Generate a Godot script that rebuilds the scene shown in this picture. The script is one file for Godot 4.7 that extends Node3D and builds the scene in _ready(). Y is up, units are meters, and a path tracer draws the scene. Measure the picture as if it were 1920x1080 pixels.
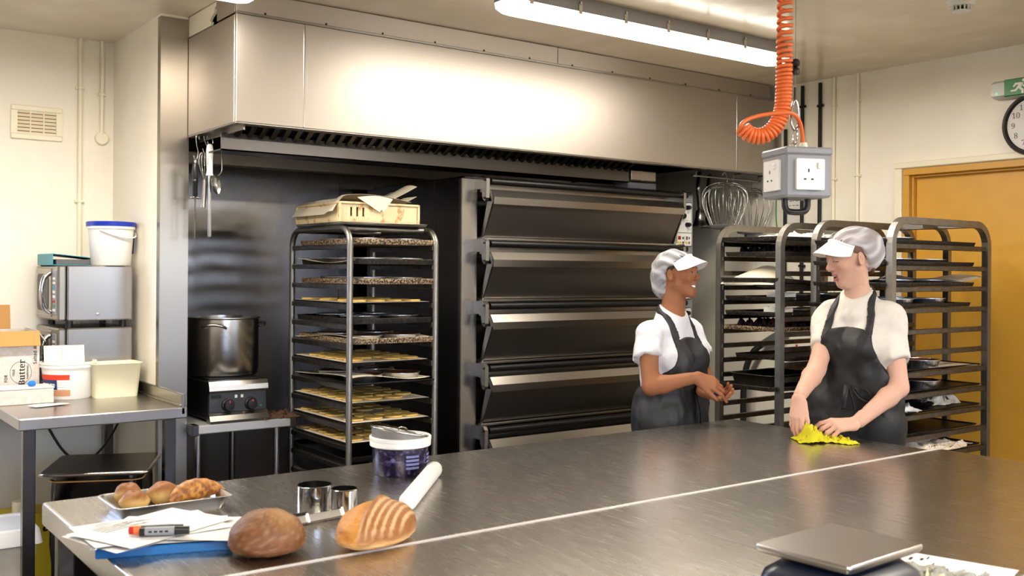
extends Node3D
# A working bakery kitchen. y up, metres; x runs along the oven wall, -z goes into it.
var M := {}
var used := {}

func _ready():
	# ---- camera
	var cam := Camera3D.new()
	cam.name = "camera"
	add_child(cam)
	var turn := 0.638767
	var yaw := Basis(Vector3(cos(turn), 0, sin(turn)), Vector3.UP, Vector3(-sin(turn), 0, cos(turn)))
	cam.transform = Transform3D(yaw * Basis(Vector3(0, 0, 1), 0.00696), Vector3(0, 1.5, 0))
	cam.projection = Camera3D.PROJECTION_FRUSTUM
	cam.near = 0.05
	cam.size = 0.05 * 1080.0 / 1885.2
	cam.frustum_offset = Vector2(0, -0.05 * 29.1 / 1885.2)
	cam.far = 60.0
	var att := CameraAttributesPhysical.new()
	att.frustum_focal_length = 41.9
	att.frustum_near = 0.05
	att.frustum_far = 60.0
	att.frustum_focus_distance = 4.1
	att.exposure_aperture = 7.1
	cam.attributes = att
	cam.current = true
	# ---- sky and exposure
	var env := Environment.new()
	env.background_mode = Environment.BG_SKY
	var sky := Sky.new()
	var ps := ProceduralSkyMaterial.new()
	ps.sky_top_color = Color(0.58, 0.68, 0.88)
	ps.sky_horizon_color = Color(0.86, 0.91, 1.0)
	ps.ground_horizon_color = Color(0.62, 0.62, 0.60)
	ps.ground_bottom_color = Color(0.40, 0.40, 0.38)
	ps.sky_energy_multiplier = 4.2
	ps.ground_energy_multiplier = 1.3
	sky.sky_material = ps
	env.sky = sky
	env.tonemap_mode = Environment.TONE_MAPPER_LINEAR
	env.tonemap_exposure = 1.18
	env.sdfgi_enabled = true
	env.ssao_enabled = true
	env.ssil_enabled = true
	var we := WorldEnvironment.new()
	we.name = "surroundings"
	we.environment = env
	add_child(we)
	# ---- ceiling lamps: x0, x1, z, energy of the light (the fittings build it themselves)
	var lamps = [[2.29, 3.99, -3.17, 3.1], [-0.2, 1.5, -3.66, 5.0], [-0.6, 1.1, -0.4, 5.4], [2.6, 4.3, -0.2, 6.4], [1.2, 2.9, 1.7, 5.4]]
	materials()
	room()
	for i in lamps.size():
		batten(i, lamps[i][0], lamps[i][1], lamps[i][2], lamps[i][3])
	hood()
	oven()
	work_tables()
	left_corner()
	racks()
	on_table()
	pendant()
	wall_things()
	people()

# ------------------------------------------------------------------ naming
func numbered(called: String) -> String:
	var n: int = used.get(called, 0)
	used[called] = n + 1
	return called if n == 0 else "%s_%03d" % [called, n]

func thing(called: String, label: String, category: String, at := Vector3.ZERO, turn := 0.0, group := "") -> Node3D:
	var o := Node3D.new()
	o.name = numbered(called)
	add_child(o)
	o.position = at
	o.rotation.y = turn
	metas(o, label, category, group)
	return o

func metas(o: Node, label: String, category: String, group := ""):
	o.set_meta("label", label)
	o.set_meta("category", category)
	if group:
		o.set_meta("group", group)

func obj(called: String, s, m: Material, parent: Node = self, at := Vector3.ZERO) -> MeshInstance3D:
	var o := MeshInstance3D.new()
	if s is SurfaceTool:
		s.generate_normals()
		s.index()
		o.mesh = s.commit()
	else:
		o.mesh = s
	o.material_override = m
	o.name = numbered(called) if parent == self else called
	o.position = at
	parent.add_child(o, true)
	return o

func struct(called: String, s, m: Material, parent: Node = self) -> MeshInstance3D:
	var o := obj(called, s, m, parent)
	if parent == self:
		o.set_meta("kind", "structure")
	return o

func copy_of(o: Node3D, at: Vector3, turn := 0.0, label := "", group := "") -> Node3D:
	var c: Node3D = o.duplicate()
	var base: String = o.name
	c.name = numbered(base.rstrip("0123456789").rstrip("_"))
	add_child(c)
	c.position = at
	c.rotation.y = turn
	if label:
		c.set_meta("label", label)
	if group:
		c.set_meta("group", group)
	return c

# ------------------------------------------------------------------ shapes
func slabs(called: String, m: Material, parent: Node, list: Array, bev := 0.003):      # each [lo, hi] a part of its own
	for q in list:
		var s := S()
		slab(s, q[0], q[1], bev)
		obj(called, s, m, parent)

func tubes(called: String, m: Material, parent: Node, list: Array, r: float, n := 8):
	for q in list:
		var s := S()
		tube(s, q, r, n)
		obj(called, s, m, parent)

func pan(s: SurfaceTool, w: float, d: float, h: float, r: float, t := 0.002, flare := 0.0, rim := 0.0, n := 3, off := Vector3.ZERO):   # an open tray
	var rings := [ring_rect(w - flare * 2, d - flare * 2, 0, r, off, n), ring_rect(w, d, h - t, r, off, n)]
	if rim > 0.0:
		rings.append(ring_rect(w + rim * 2, d + rim * 2, h - t, r + rim, off, n))
		rings.append(ring_rect(w + rim * 2, d + rim * 2, h, r + rim, off, n))
	else:
		rings.append(ring_rect(w, d, h, r, off, n))
	rings.append(ring_rect(w - t * 2, d - t * 2, h, maxf(r - t, 0.001), off, n))
	rings.append(ring_rect(w - flare * 2 - t * 2, d - flare * 2 - t * 2, t, maxf(r - t, 0.001), off, n))
	loft(s, rings)

func S() -> SurfaceTool:
	var s := SurfaceTool.new()
	s.begin(Mesh.PRIMITIVE_TRIANGLES)
	s.set_smooth_group(-1)
	return s

func tri(s: SurfaceTool, a: Vector3, b: Vector3, c: Vector3):   # a, b, c run anticlockwise seen from outside
	s.add_vertex(a); s.add_vertex(c); s.add_vertex(b)

func quad(s: SurfaceTool, a: Vector3, b: Vector3, c: Vector3, d: Vector3):
	tri(s, a, b, c); tri(s, a, c, d)

func face(s: SurfaceTool, p: Array, inside: Vector3):           # a convex polygon, turned away from the point inside
	var n: Vector3 = (p[1] - p[0]).cross(p[2] - p[0])
	var mid := Vector3.ZERO
	for v in p: mid += v
	mid /= p.size()
	if n.dot(mid - inside) < 0.0: p.reverse()
	for i in range(1, p.size() - 1):
		tri(s, p[0], p[i], p[i + 1])

func box(s: SurfaceTool, c: Vector3, size: Vector3, bev := 0.003, B := Basis()):
	s.set_smooth_group(-1)
	var h := size / 2.0
	bev = minf(bev, minf(h.x, minf(h.y, h.z)) * 0.9)
	var at = func(sx, sy, sz, k):
		var v := Vector3(sx * h.x, sy * h.y, sz * h.z)
		for a in 3:
			if a != k: v[a] -= signf(v[a]) * bev
		return c + B * v
	for k in 3:
		var a := (k + 1) % 3
		var b := (k + 2) % 3
		for sg in [-1.0, 1.0]:
			var pts := []
			for q in [[-1, -1], [1, -1], [1, 1], [-1, 1]]:
				var v := Vector3.ZERO
				v[k] = sg; v[a] = q[0]; v[b] = q[1]
				pts.append(at.call(v.x, v.y, v.z, k))
			face(s, pts, c)
			for s2 in [-1.0, 1.0]:      # the bevel between faces k and a
				var e := []
				for q in [[k, -1], [k, 1], [a, 1], [a, -1]]:
					var v := Vector3.ZERO
					v[k] = sg; v[a] = s2; v[b] = q[1]
					e.append(at.call(v.x, v.y, v.z, q[0]))
				face(s, e, c)
	for sx in [-1, 1]:
		for sy in [-1, 1]:
			for sz in [-1, 1]:
				face(s, [at.call(sx, sy, sz, 0), at.call(sx, sy, sz, 1), at.call(sx, sy, sz, 2)], c)

func slab(s: SurfaceTool, lo: Vector3, hi: Vector3, bev := 0.003):
	box(s, (lo + hi) / 2.0, (hi - lo).abs(), bev)

func tube(s: SurfaceTool, pts: Array, r, n := 8, closed := false, flat := 1.0, up := Vector3.ZERO, phase := 0.0):
	s.set_smooth_group(1 if n > 4 else -1)
	var m := pts.size()
	var rings := []
	var nrm := Vector3.ZERO
	for i in m:
		var t: Vector3
		if closed: t = pts[(i + 1) % m] - pts[(i - 1 + m) % m]
		else: t = pts[mini(i + 1, m - 1)] - pts[maxi(i - 1, 0)]
		t = t.normalized()
		if i == 0 or up != Vector3.ZERO:
			nrm = up if up != Vector3.ZERO else (Vector3.UP if absf(t.y) < 0.9 else Vector3.RIGHT)
		nrm = (nrm - t * nrm.dot(t)).normalized()
		var b := t.cross(nrm)
		var rr: float = r[i] if r is Array else r
		var ring := []
		for k in n:
			var a := TAU * k / n + phase
			ring.append(pts[i] + nrm * (cos(a) * rr * flat) + b * (sin(a) * rr))
		rings.append(ring)
	for i in (m if closed else m - 1):
		var A: Array = rings[i]
		var C: Array = rings[(i + 1) % m]
		for k in n:
			var k2 := (k + 1) % n
			quad(s, A[k], A[k2], C[k2], C[k])
	if not closed:
		s.set_smooth_group(-1)
		for k in range(1, n - 1):
			tri(s, rings[0][0], rings[0][k + 1], rings[0][k])
			tri(s, rings[m - 1][0], rings[m - 1][k], rings[m - 1][k + 1])

func lathe(s: SurfaceTool, prof: Array, n := 24, X := Transform3D(), wob := 0.0, rib := 0):
	# prof: Vector2(radius, height) from the bottom up along the outside; sharp corners stay sharp
	var g := 2
	for i in prof.size() - 1:
		var a: Vector2 = prof[i]
		var b: Vector2 = prof[i + 1]
		if i > 0 and (a - prof[i - 1]).normalized().dot((b - a).normalized()) < 0.75: g += 1
		s.set_smooth_group(g)
		for k in n:
			var p := []
			for q in [[a, k], [a, k + 1], [b, k + 1], [b, k]]:
				var ang: float = TAU * (q[1] % n) / n
				var rr: float = q[0].x
				if rib and rr > 0.001: rr *= 1.0 + wob * (1.0 if q[1] % 2 == 0 else -1.0)
				p.append(X * Vector3(cos(ang) * rr, q[0].y, -sin(ang) * rr))
			if a.x < 1e-5: tri(s, p[0], p[2], p[3])
			elif b.x < 1e-5: tri(s, p[0], p[1], p[2])
			else: quad(s, p[0], p[1], p[2], p[3])

func prism(s: SurfaceTool, poly: PackedVector2Array, depth: float, X := Transform3D()):   # extruded along z, centred
	s.set_smooth_group(-1)
	if Geometry2D.is_polygon_clockwise(poly): poly.reverse()
	var h := depth / 2.0
	var f = func(p, z): return X * Vector3(p.x, p.y, z)
	var idx := Geometry2D.triangulate_polygon(poly)
	for i in range(0, idx.size(), 3):
		var a := poly[idx[i]]
		var b := poly[idx[i + 1]]
		var c := poly[idx[i + 2]]
		if (b - a).cross(c - a) < 0.0:
			var t := b; b = c; c = t
		tri(s, f.call(a, h), f.call(b, h), f.call(c, h))
		tri(s, f.call(a, -h), f.call(c, -h), f.call(b, -h))
	for i in poly.size():
		var a := poly[i]
		var b := poly[(i + 1) % poly.size()]
		quad(s, f.call(a, -h), f.call(b, -h), f.call(b, h), f.call(a, h))

func sheet(s: SurfaceTool, f: Callable, nu: int, nv: int, thick := 0.001):   # f(u, v) -> Vector3; a skin of that thickness on both sides
	var top := []
	for j in nv + 1:
		for i in nu + 1:
			top.append(f.call(float(i) / nu, float(j) / nv))
	var nrm := []
	for j in nv + 1:
		for i in nu + 1:
			var du: Vector3 = top[j * (nu + 1) + mini(i + 1, nu)] - top[j * (nu + 1) + maxi(i - 1, 0)]
			var dv: Vector3 = top[mini(j + 1, nv) * (nu + 1) + i] - top[maxi(j - 1, 0) * (nu + 1) + i]
			nrm.append(du.cross(dv).normalized())
	var bot := []
	for i in top.size(): bot.append(top[i] - nrm[i] * thick)
	for j in nv:
		for i in nu:
			var a := j * (nu + 1) + i
			var b := a + 1
			var c := a + nu + 2
			var d := a + nu + 1
			s.set_smooth_group(1)
			quad(s, top[a], top[b], top[c], top[d])
			s.set_smooth_group(2)
			quad(s, bot[d], bot[c], bot[b], bot[a])
	s.set_smooth_group(-1)
	var rim := []
	for i in nu: rim.append(i)
	for j in nv: rim.append(j * (nu + 1) + nu)
	for i in nu: rim.append(nv * (nu + 1) + nu - i)
	for j in nv: rim.append((nv - j) * (nu + 1))
	for i in rim.size():
		var a: int = rim[i]
		var b: int = rim[(i + 1) % rim.size()]
		quad(s, bot[a], bot[b], top[b], top[a])

func arc(c: Vector3, u: Vector3, v: Vector3, r: float, a0: float, a1: float, n: int) -> Array:
	var out := []
	for i in n + 1:
		var a := lerpf(a0, a1, float(i) / n)
		out.append(c + u * (cos(a) * r) + v * (sin(a) * r))
	return out

func smooth_path(p: Array, per := 6) -> Array:     # a Catmull-Rom curve through the points
	var out := []
	for i in p.size() - 1:
		var a: Vector3 = p[maxi(i - 1, 0)]
		var b: Vector3 = p[i]
		var c: Vector3 = p[i + 1]
		var d: Vector3 = p[mini(i + 2, p.size() - 1)]
		for k in per: out.append(b.cubic_interpolate(c, a, d, float(k) / per))
	out.append(p[-1])
	return out

func words(called: String, text: String, h: float, m: Material, parent: Node, X: Transform3D, serif := false, bold := true, depth := 0.0006, align := HORIZONTAL_ALIGNMENT_CENTER) -> MeshInstance3D:
	var t := TextMesh.new()
	var f := SystemFont.new()
	f.font_names = PackedStringArray(["Droid Serif" if serif else "Droid Sans"])
	f.font_weight = 700 if bold else 400
	t.font = f
	t.text = text
	t.font_size = 64
	t.pixel_size = h / 46.0
	t.depth = depth
	t.curve_step = 4.0
	t.horizontal_alignment = align
	t.vertical_alignment = VERTICAL_ALIGNMENT_CENTER
	var o := MeshInstance3D.new()
	o.mesh = t
	o.material_override = m
	o.name = called
	o.transform = X
	parent.add_child(o, true)
	return o

func rounded_rect(w: float, h: float, r: float, n := 5) -> PackedVector2Array:
	var out := PackedVector2Array()
	for q in [[1, 1, 0.0], [-1, 1, PI / 2], [-1, -1, PI], [1, -1, PI * 1.5]]:
		for i in n + 1:
			var a: float = q[2] + PI / 2 * i / n
			out.append(Vector2(q[0] * (w / 2 - r) + cos(a) * r, q[1] * (h / 2 - r) + sin(a) * r))
	return out

func loft(s: SurfaceTool, rings: Array, cap_bottom := true, cap_top := true):   # rings of equal size, bottom up, anticlockwise seen from above
	var n: int = rings[0].size()
	for i in rings.size() - 1:
		s.set_smooth_group(-1 if n <= 6 else 1)
		for k in n:
			var k2 := (k + 1) % n
			quad(s, rings[i][k], rings[i][k2], rings[i + 1][k2], rings[i + 1][k])
	s.set_smooth_group(-1)
	for e in [[cap_bottom, 0, true], [cap_top, rings.size() - 1, false]]:
		if not e[0]: continue
		var mid := Vector3.ZERO
		for v in rings[e[1]]: mid += v
		mid /= n
		for k in n:
			var a: Vector3 = rings[e[1]][k]
			var b: Vector3 = rings[e[1]][(k + 1) % n]
			if e[2]: tri(s, mid, b, a)
			else: tri(s, mid, a, b)

func ring_rect(w: float, d: float, y: float, r: float, off := Vector3.ZERO, n := 4) -> Array:   # a rounded rectangle lying flat, anticlockwise from above
	var out := []
	for p in rounded_rect(w, d, r, n):
		out.append(off + Vector3(p.x, y, -p.y))
	return out

# ------------------------------------------------------------------ materials
func mat(c: Color, rough := 0.6, metal := 0.0, spec := 0.5) -> StandardMaterial3D:
	var m := StandardMaterial3D.new()
	m.albedo_color = c
	m.roughness = rough
	m.metallic = metal
	m.metallic_specular = spec
	return m

func noise_tex(freq: float, c0: Color, c1: Color, sd := 1, oct := 4, size := 512, lo := 0.25, hi := 0.75, kind := FastNoiseLite.TYPE_SIMPLEX_SMOOTH) -> NoiseTexture2D:
	var n := FastNoiseLite.new()
	n.noise_type = kind
	n.seed = sd
	n.frequency = freq
	n.fractal_octaves = oct
	var t := NoiseTexture2D.new()
	t.width = size
	t.height = size
	t.seamless = true
	t.noise = n
	var g := Gradient.new()
	g.offsets = PackedFloat32Array([lo, hi])
	g.colors = PackedColorArray([c0, c1])
	t.color_ramp = g
	return t

func normal_tex(freq: float, strength: float, sd := 1, oct := 4, size := 512) -> NoiseTexture2D:
	var n := FastNoiseLite.new()
	n.seed = sd
	n.frequency = freq
	n.fractal_octaves = oct
	var t := NoiseTexture2D.new()
	t.width = size
	t.height = size
	t.seamless = true
	t.as_normal_map = true
	t.bump_strength = strength
	t.noise = n
	return t

func tri_tex(m: StandardMaterial3D, scale: Vector3, world := true) -> StandardMaterial3D:
	m.uv1_triplanar = true
	m.uv1_world_triplanar = world
	m.uv1_scale = scale
	return m

func materials():
	# paint
	M.wall = mat(Color.WHITE, 0.38)
	M.wall.albedo_texture = noise_tex(0.006, Color(0.93, 0.905, 0.84), Color(0.945, 0.92, 0.855), 3, 3)
	M.wall.normal_enabled = true
	M.wall.normal_texture = normal_tex(0.02, 2.0, 5, 4)
	M.wall.normal_scale = 0.25
	tri_tex(M.wall, Vector3(0.9, 0.9, 0.9))
	M.ceiling = mat(Color.WHITE, 0.22)
	M.ceiling.albedo_texture = noise_tex(0.005, Color(0.86, 0.81, 0.71), Color(0.90, 0.855, 0.765), 9, 4)
	M.ceiling.normal_enabled = true
	M.ceiling.normal_texture = normal_tex(0.008, 2.0, 15, 4)
	M.ceiling.normal_scale = 0.22
	tri_tex(M.ceiling, Vector3(0.8, 0.8, 0.8))
	M.floor = mat(Color.WHITE, 0.45)
	M.floor.albedo_texture = noise_tex(0.03, Color(0.17, 0.13, 0.115), Color(0.24, 0.19, 0.165), 4, 5)
	tri_tex(M.floor, Vector3(1, 1, 1))
	M.cream = mat(Color(0.93, 0.90, 0.80), 0.35)
	M.dado = mat(Color(0.20, 0.175, 0.155), 0.5)
	M.door = mat(Color.WHITE, 0.42)
	M.door.albedo_texture = noise_tex(0.01, Color(0.81, 0.60, 0.20), Color(0.825, 0.615, 0.21), 6, 3)
	tri_tex(M.door, Vector3(1, 1, 1))
	M.doorframe = mat(Color(0.79, 0.585, 0.20), 0.4)
	# steel
	M.hood = mat(Color(0.72, 0.69, 0.655), 0.45, 1.0)
	M.table = mat(Color(0.74, 0.72, 0.69), 1.0, 1.0)
	M.table.roughness_texture = noise_tex(0.08, Color(0.24, 0.24, 0.24), Color(0.285, 0.285, 0.285), 21, 3, 512, 0.1, 0.9)
	tri_tex(M.table, Vector3(3.0, 3, 0.12))
	M.plate = mat(Color(0.70, 0.68, 0.66), 0.28, 1.0)
	M.splash = mat(Color(0.46, 0.445, 0.435), 0.22, 1.0)
	M.splash.normal_enabled = true
	M.splash.normal_texture = normal_tex(0.01, 4.0, 38, 3)
	M.splash.normal_scale = 0.06
	tri_tex(M.splash, Vector3(1.5, 0.8, 1.5))
	M.oven = mat(Color(0.62, 0.60, 0.575), 0.27, 1.0)
	M.ovendoor = mat(Color(0.50, 0.475, 0.45), 0.42, 1.0)
	M.ovenside = mat(Color(0.38, 0.37, 0.365), 0.26, 1.0)
	M.column = mat(Color(0.60, 0.575, 0.535), 0.30, 1.0)
	M.pot = mat(Color(0.72, 0.70, 0.66), 0.27, 1.0)
	M.steel = mat(Color(0.64, 0.63, 0.61), 0.25, 1.0)
	M.chrome = mat(Color(0.78, 0.78, 0.78), 0.09, 1.0)
	M.wire = mat(Color(0.72, 0.71, 0.69), 0.22, 1.0)
	M.rack = mat(Color.WHITE, 0.42, 1.0)
	M.rack.albedo_texture = noise_tex(0.02, Color(0.53, 0.515, 0.49), Color(0.56, 0.545, 0.52), 61, 4, 256)
	tri_tex(M.rack, Vector3(4, 4, 4))
	M.rackdark = mat(Color.WHITE, 0.40, 1.0)
	M.rackdark.albedo_texture = noise_tex(0.02, Color(0.36, 0.34, 0.315), Color(0.42, 0.40, 0.375), 63, 4, 256)
	tri_tex(M.rackdark, Vector3(4, 4, 4))
	M.foil = mat(Color(0.76, 0.76, 0.76), 0.28, 1.0)
	M.strip = mat(Color(0.84, 0.83, 0.82), 0.5, 0.85)
	M.greymetal = mat(Color(0.50, 0.50, 0.51), 0.4, 0.6)
	# baking trays: dark metal with burnt-on crust
	M.tray = mat(Color.WHITE, 0.6, 0.25)
	M.tray.albedo_texture = noise_tex(0.035, Color(0.045, 0.035, 0.03), Color(0.30, 0.24, 0.18), 71, 5, 512, 0.45, 0.78)
	tri_tex(M.tray, Vector3(3, 3, 3))
	M.traycrust = mat(Color.WHITE, 0.65, 0.15)
	M.traycrust.albedo_texture = noise_tex(0.05, Color(0.10, 0.055, 0.045), Color(0.72, 0.62, 0.48), 73, 5, 512, 0.42, 0.62)
	tri_tex(M.traycrust, Vector3(3, 3, 3))
	M.traydark = mat(Color(0.05, 0.045, 0.042), 0.45, 0.4)
	# plastics and the rest
	M.black = mat(Color(0.022, 0.022, 0.024), 0.4)
	M.rubber = mat(Color(0.03, 0.03, 0.032), 0.65)
	M.white = mat(Color(0.90, 0.895, 0.87), 0.35)
	M.offwhite = mat(Color(0.88, 0.86, 0.78), 0.4)
	M.socket = mat(Color(0.93, 0.925, 0.90), 0.25)
	M.grey = mat(Color(0.53, 0.535, 0.55), 0.42)
	M.lampgrey = mat(Color(0.60, 0.60, 0.61), 0.45)
	M.orange = mat(Color(0.92, 0.45, 0.21), 0.3)
	M.paper = mat(Color(0.88, 0.87, 0.85), 0.8)
	M.paper.backlight_enabled = true
	M.paper.backlight = Color(0.25, 0.25, 0.24)
	M.parch = mat(Color(0.90, 0.86, 0.77), 0.7)
	M.parch.backlight_enabled = true
	M.parch.backlight = Color(0.35, 0.33, 0.28)
	M.card = mat(Color(0.72, 0.53, 0.30), 0.85)
	M.cardgrey = mat(Color.WHITE, 0.7)
	M.cardgrey.albedo_texture = noise_tex(0.02, Color(0.78, 0.74, 0.70), Color(0.83, 0.80, 0.76), 81, 4)
	tri_tex(M.cardgrey, Vector3(3, 3, 3))
	M.blue = mat(Color(0.0, 0.36, 0.60), 0.4)
	M.bluelid = mat(Color(0.03, 0.16, 0.62), 0.35)
	M.teal = mat(Color(0.20, 0.58, 0.64), 0.45)
	M.red = mat(Color(0.72, 0.04, 0.05), 0.35)
	M.ink = mat(Color(0.06, 0.06, 0.07), 0.7)
	M.inkgrey = mat(Color(0.35, 0.35, 0.36), 0.7)
	M.yellowbox = mat(Color(0.80, 0.72, 0.16), 0.5)
	M.bag = mat(Color(0.018, 0.018, 0.02), 0.2)
	M.bag.normal_enabled = true
	M.bag.normal_texture = normal_tex(0.006, 14.0, 91, 2)
	M.bag.normal_scale = 0.5
	tri_tex(M.bag, Vector3(2.0, 0.8, 2.0))
	M.green = mat(Color(0.0, 0.50, 0.21), 0.3)
	M.clockbrown = mat(Color(0.10, 0.065, 0.05), 0.35)
	M.clockface = mat(Color(0.86, 0.85, 0.84), 0.4)
	M.flour = mat(Color(0.93, 0.92, 0.89), 0.95)
	M.pastry = mat(Color.WHITE, 0.55)
	M.pastry.albedo_texture = noise_tex(0.02, Color(0.47, 0.25, 0.08), Color(0.78, 0.55, 0.24), 101, 4, 256, 0.3, 0.7)
	tri_tex(M.pastry, Vector3(9, 9, 9))
	M.scone = mat(Color.WHITE, 0.7)
	M.scone.albedo_texture = noise_tex(0.03, Color(0.78, 0.56, 0.26), Color(0.90, 0.74, 0.46), 103, 4, 256)
	tri_tex(M.scone, Vector3(9, 9, 9))
	M.biscuit = mat(Color.WHITE, 0.7)
	M.biscuit.albedo_texture = noise_tex(0.05, Color(0.82, 0.66, 0.32), Color(0.90, 0.77, 0.44), 105, 3, 256)
	tri_tex(M.biscuit, Vector3(7, 7, 7))
	M.piefill = mat(Color.WHITE, 0.4)
	M.piefill.albedo_texture = noise_tex(0.03, Color(0.28, 0.12, 0.04), Color(0.45, 0.20, 0.06), 107, 4, 256)
	tri_tex(M.piefill, Vector3(6, 6, 6))
	M.lampglow = mat(Color(0.95, 0.94, 0.92), 0.4)
	M.lampglow.emission_enabled = true
	M.lampglow.emission = Color(1.0, 0.96, 0.90)
	M.lampglow.emission_energy_multiplier = 8.0
	M.led = mat(Color(0.35, 0.02, 0.03), 0.3)
	M.led.emission_enabled = true
	M.led.emission = Color(1.0, 0.03, 0.05)
	M.led.emission_energy_multiplier = 0.12
	M.greenled = mat(Color(0.2, 0.9, 0.5), 0.3)
	M.greenled.emission_enabled = true
	M.greenled.emission = Color(0.2, 1.0, 0.5)
	M.greenled.emission_energy_multiplier = 1.5
	M.glass = mat(Color(1, 1, 1, 0.08), 0.05)
	M.glass.transparency = BaseMaterial3D.TRANSPARENCY_ALPHA
	M.clearplastic = mat(Color(0.70, 0.70, 0.66, 0.45), 0.35)
	M.clearplastic.transparency = BaseMaterial3D.TRANSPARENCY_ALPHA
# ------------------------------------------------------------------ the room
const XL := -2.4
const XR := 4.87
const ZB := -5.18
const ZR := 2.8
const CEIL := 2.62

func room():
	var s := S()
	slab(s, Vector3(XL - 0.3, -0.12, ZB - 0.3), Vector3(XR + 0.3, 0, ZR + 0.3), 0.0)
	struct("floor", s, M.floor)
	s = S()
	slab(s, Vector3(XL - 0.3, CEIL, ZB - 0.3), Vector3(XR + 0.3, CEIL + 0.15, ZR + 0.3), 0.0)
	struct("ceiling", s, M.ceiling)
	wall_with_windows("wall_back", 1, Vector3(0, 0, ZB), 0.0, [[-1.1, 1.4, 0.3, 2.15]], XL, XR)
	# right wall with the doorway in it
	s = S()
	var d0 := -3.065
	var d1 := -2.02
	slab(s, Vector3(XR, 0, ZB), Vector3(XR + 0.2, CEIL, d0), 0.0)
	slab(s, Vector3(XR, 2.066, d0), Vector3(XR + 0.2, CEIL, d1), 0.0)
	slab(s, Vector3(XR, 0, d1), Vector3(XR + 0.2, CEIL, ZR), 0.0)
	struct("wall_right", s, M.wall)
	s = S()
	slab(s, Vector3(XR + 0.05, 0.0, d0 + 0.035), Vector3(XR + 0.095, 2.038, d1 - 0.035), 0.002)
	var door := struct("door_1", s, M.door)
	s = S()
	for z in [d0, d1 - 0.036]: slab(s, Vector3(XR - 0.004, 0, z), Vector3(XR + 0.11, 2.03, z + 0.036), 0.003)
	slab(s, Vector3(XR - 0.004, 2.03, d0), Vector3(XR + 0.11, 2.066, d1), 0.003)
	for z in [d0 + 0.036, d1 - 0.048]: slab(s, Vector3(XR + 0.022, 0, z), Vector3(XR + 0.05, 2.02, z + 0.012), 0.002)
	slab(s, Vector3(XR + 0.022, 2.018, d0 + 0.036), Vector3(XR + 0.05, 2.03, d1 - 0.036), 0.002)
	obj("door_frame", s, M.doorframe, door)
	s = S()
	for z in [d0 - 0.046, d1 + 0.002]: slab(s, Vector3(XR - 0.014, 0, z), Vector3(XR, 2.067, z + 0.044), 0.004)
	slab(s, Vector3(XR - 0.014, 2.068, d0 - 0.046), Vector3(XR, 2.1, d1 + 0.046), 0.004)
	struct("trim_1", s, M.cream)
	# outside the frame: a plain left wall, and a rear wall with a big window and a strip of high ones
	s = S()
	slab(s, Vector3(XL - 0.2, 0, ZB - 0.2), Vector3(XL, CEIL, ZR + 0.2), 0.0)
	struct("wall_left", s, M.wall)
	wall_with_windows("wall_rear", 2, Vector3(0, 0, ZR), PI, [[-4.75, 1.62, -3.0, 2.12], [-1.2, 1.2, 0.8, 2.35]], -XR, -XL)
	s = S()
	slab(s, Vector3(XL + 0.002, 0.0, ZR - 0.012), Vector3(XR - 0.002, 1.18, ZR - 0.001), 0.002)
	slab(s, Vector3(2.3, 1.17, ZR - 0.012), Vector3(XR - 0.002, 1.5, ZR - 0.0015), 0.002)
	struct("trim_4", s, M.dado)
	# the wall end that the oven bay begins with, and its steel cladding
	s = S()
	slab(s, Vector3(1.38, 0, ZB), Vector3(1.50, CEIL, -4.436), 0.0)
	struct("wall_side", s, M.wall)
	s = S()
	slab(s, Vector3(1.378, 0, -4.436), Vector3(1.503, CEIL - 0.012, -4.430), 0.0015)
	slab(s, Vector3(1.3765, 0, -4.470), Vector3(1.380, CEIL - 0.012, -4.4305), 0.0008)
	slab(s, Vector3(1.500, 0, ZB), Vector3(1.503, CEIL - 0.012, -4.430), 0.0008)
	struct("trim_2", s, M.column)
	# steel panels behind the oven
	s = S()
	slab(s, Vector3(1.503, 0, ZB), Vector3(XR, 0.02, ZB + 0.006), 0.0)
	var sp := struct("trim_3", s, M.splash)
	var xs := [1.503, 2.62, 3.75, XR]
	for i in 3:
		s = S()
		slab(s, Vector3(xs[i] + 0.002, 0.02, ZB), Vector3(xs[i + 1] - 0.002, CEIL, ZB + 0.01), 0.0015)
		obj("panel", s, M.splash, sp)
	for x in [2.62, 3.75]: slabs("joint_strip", M.splash, sp, [[Vector3(x - 0.009, 0.02, ZB), Vector3(x + 0.009, 2.05, ZB + 0.014)]], 0.002)

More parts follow.
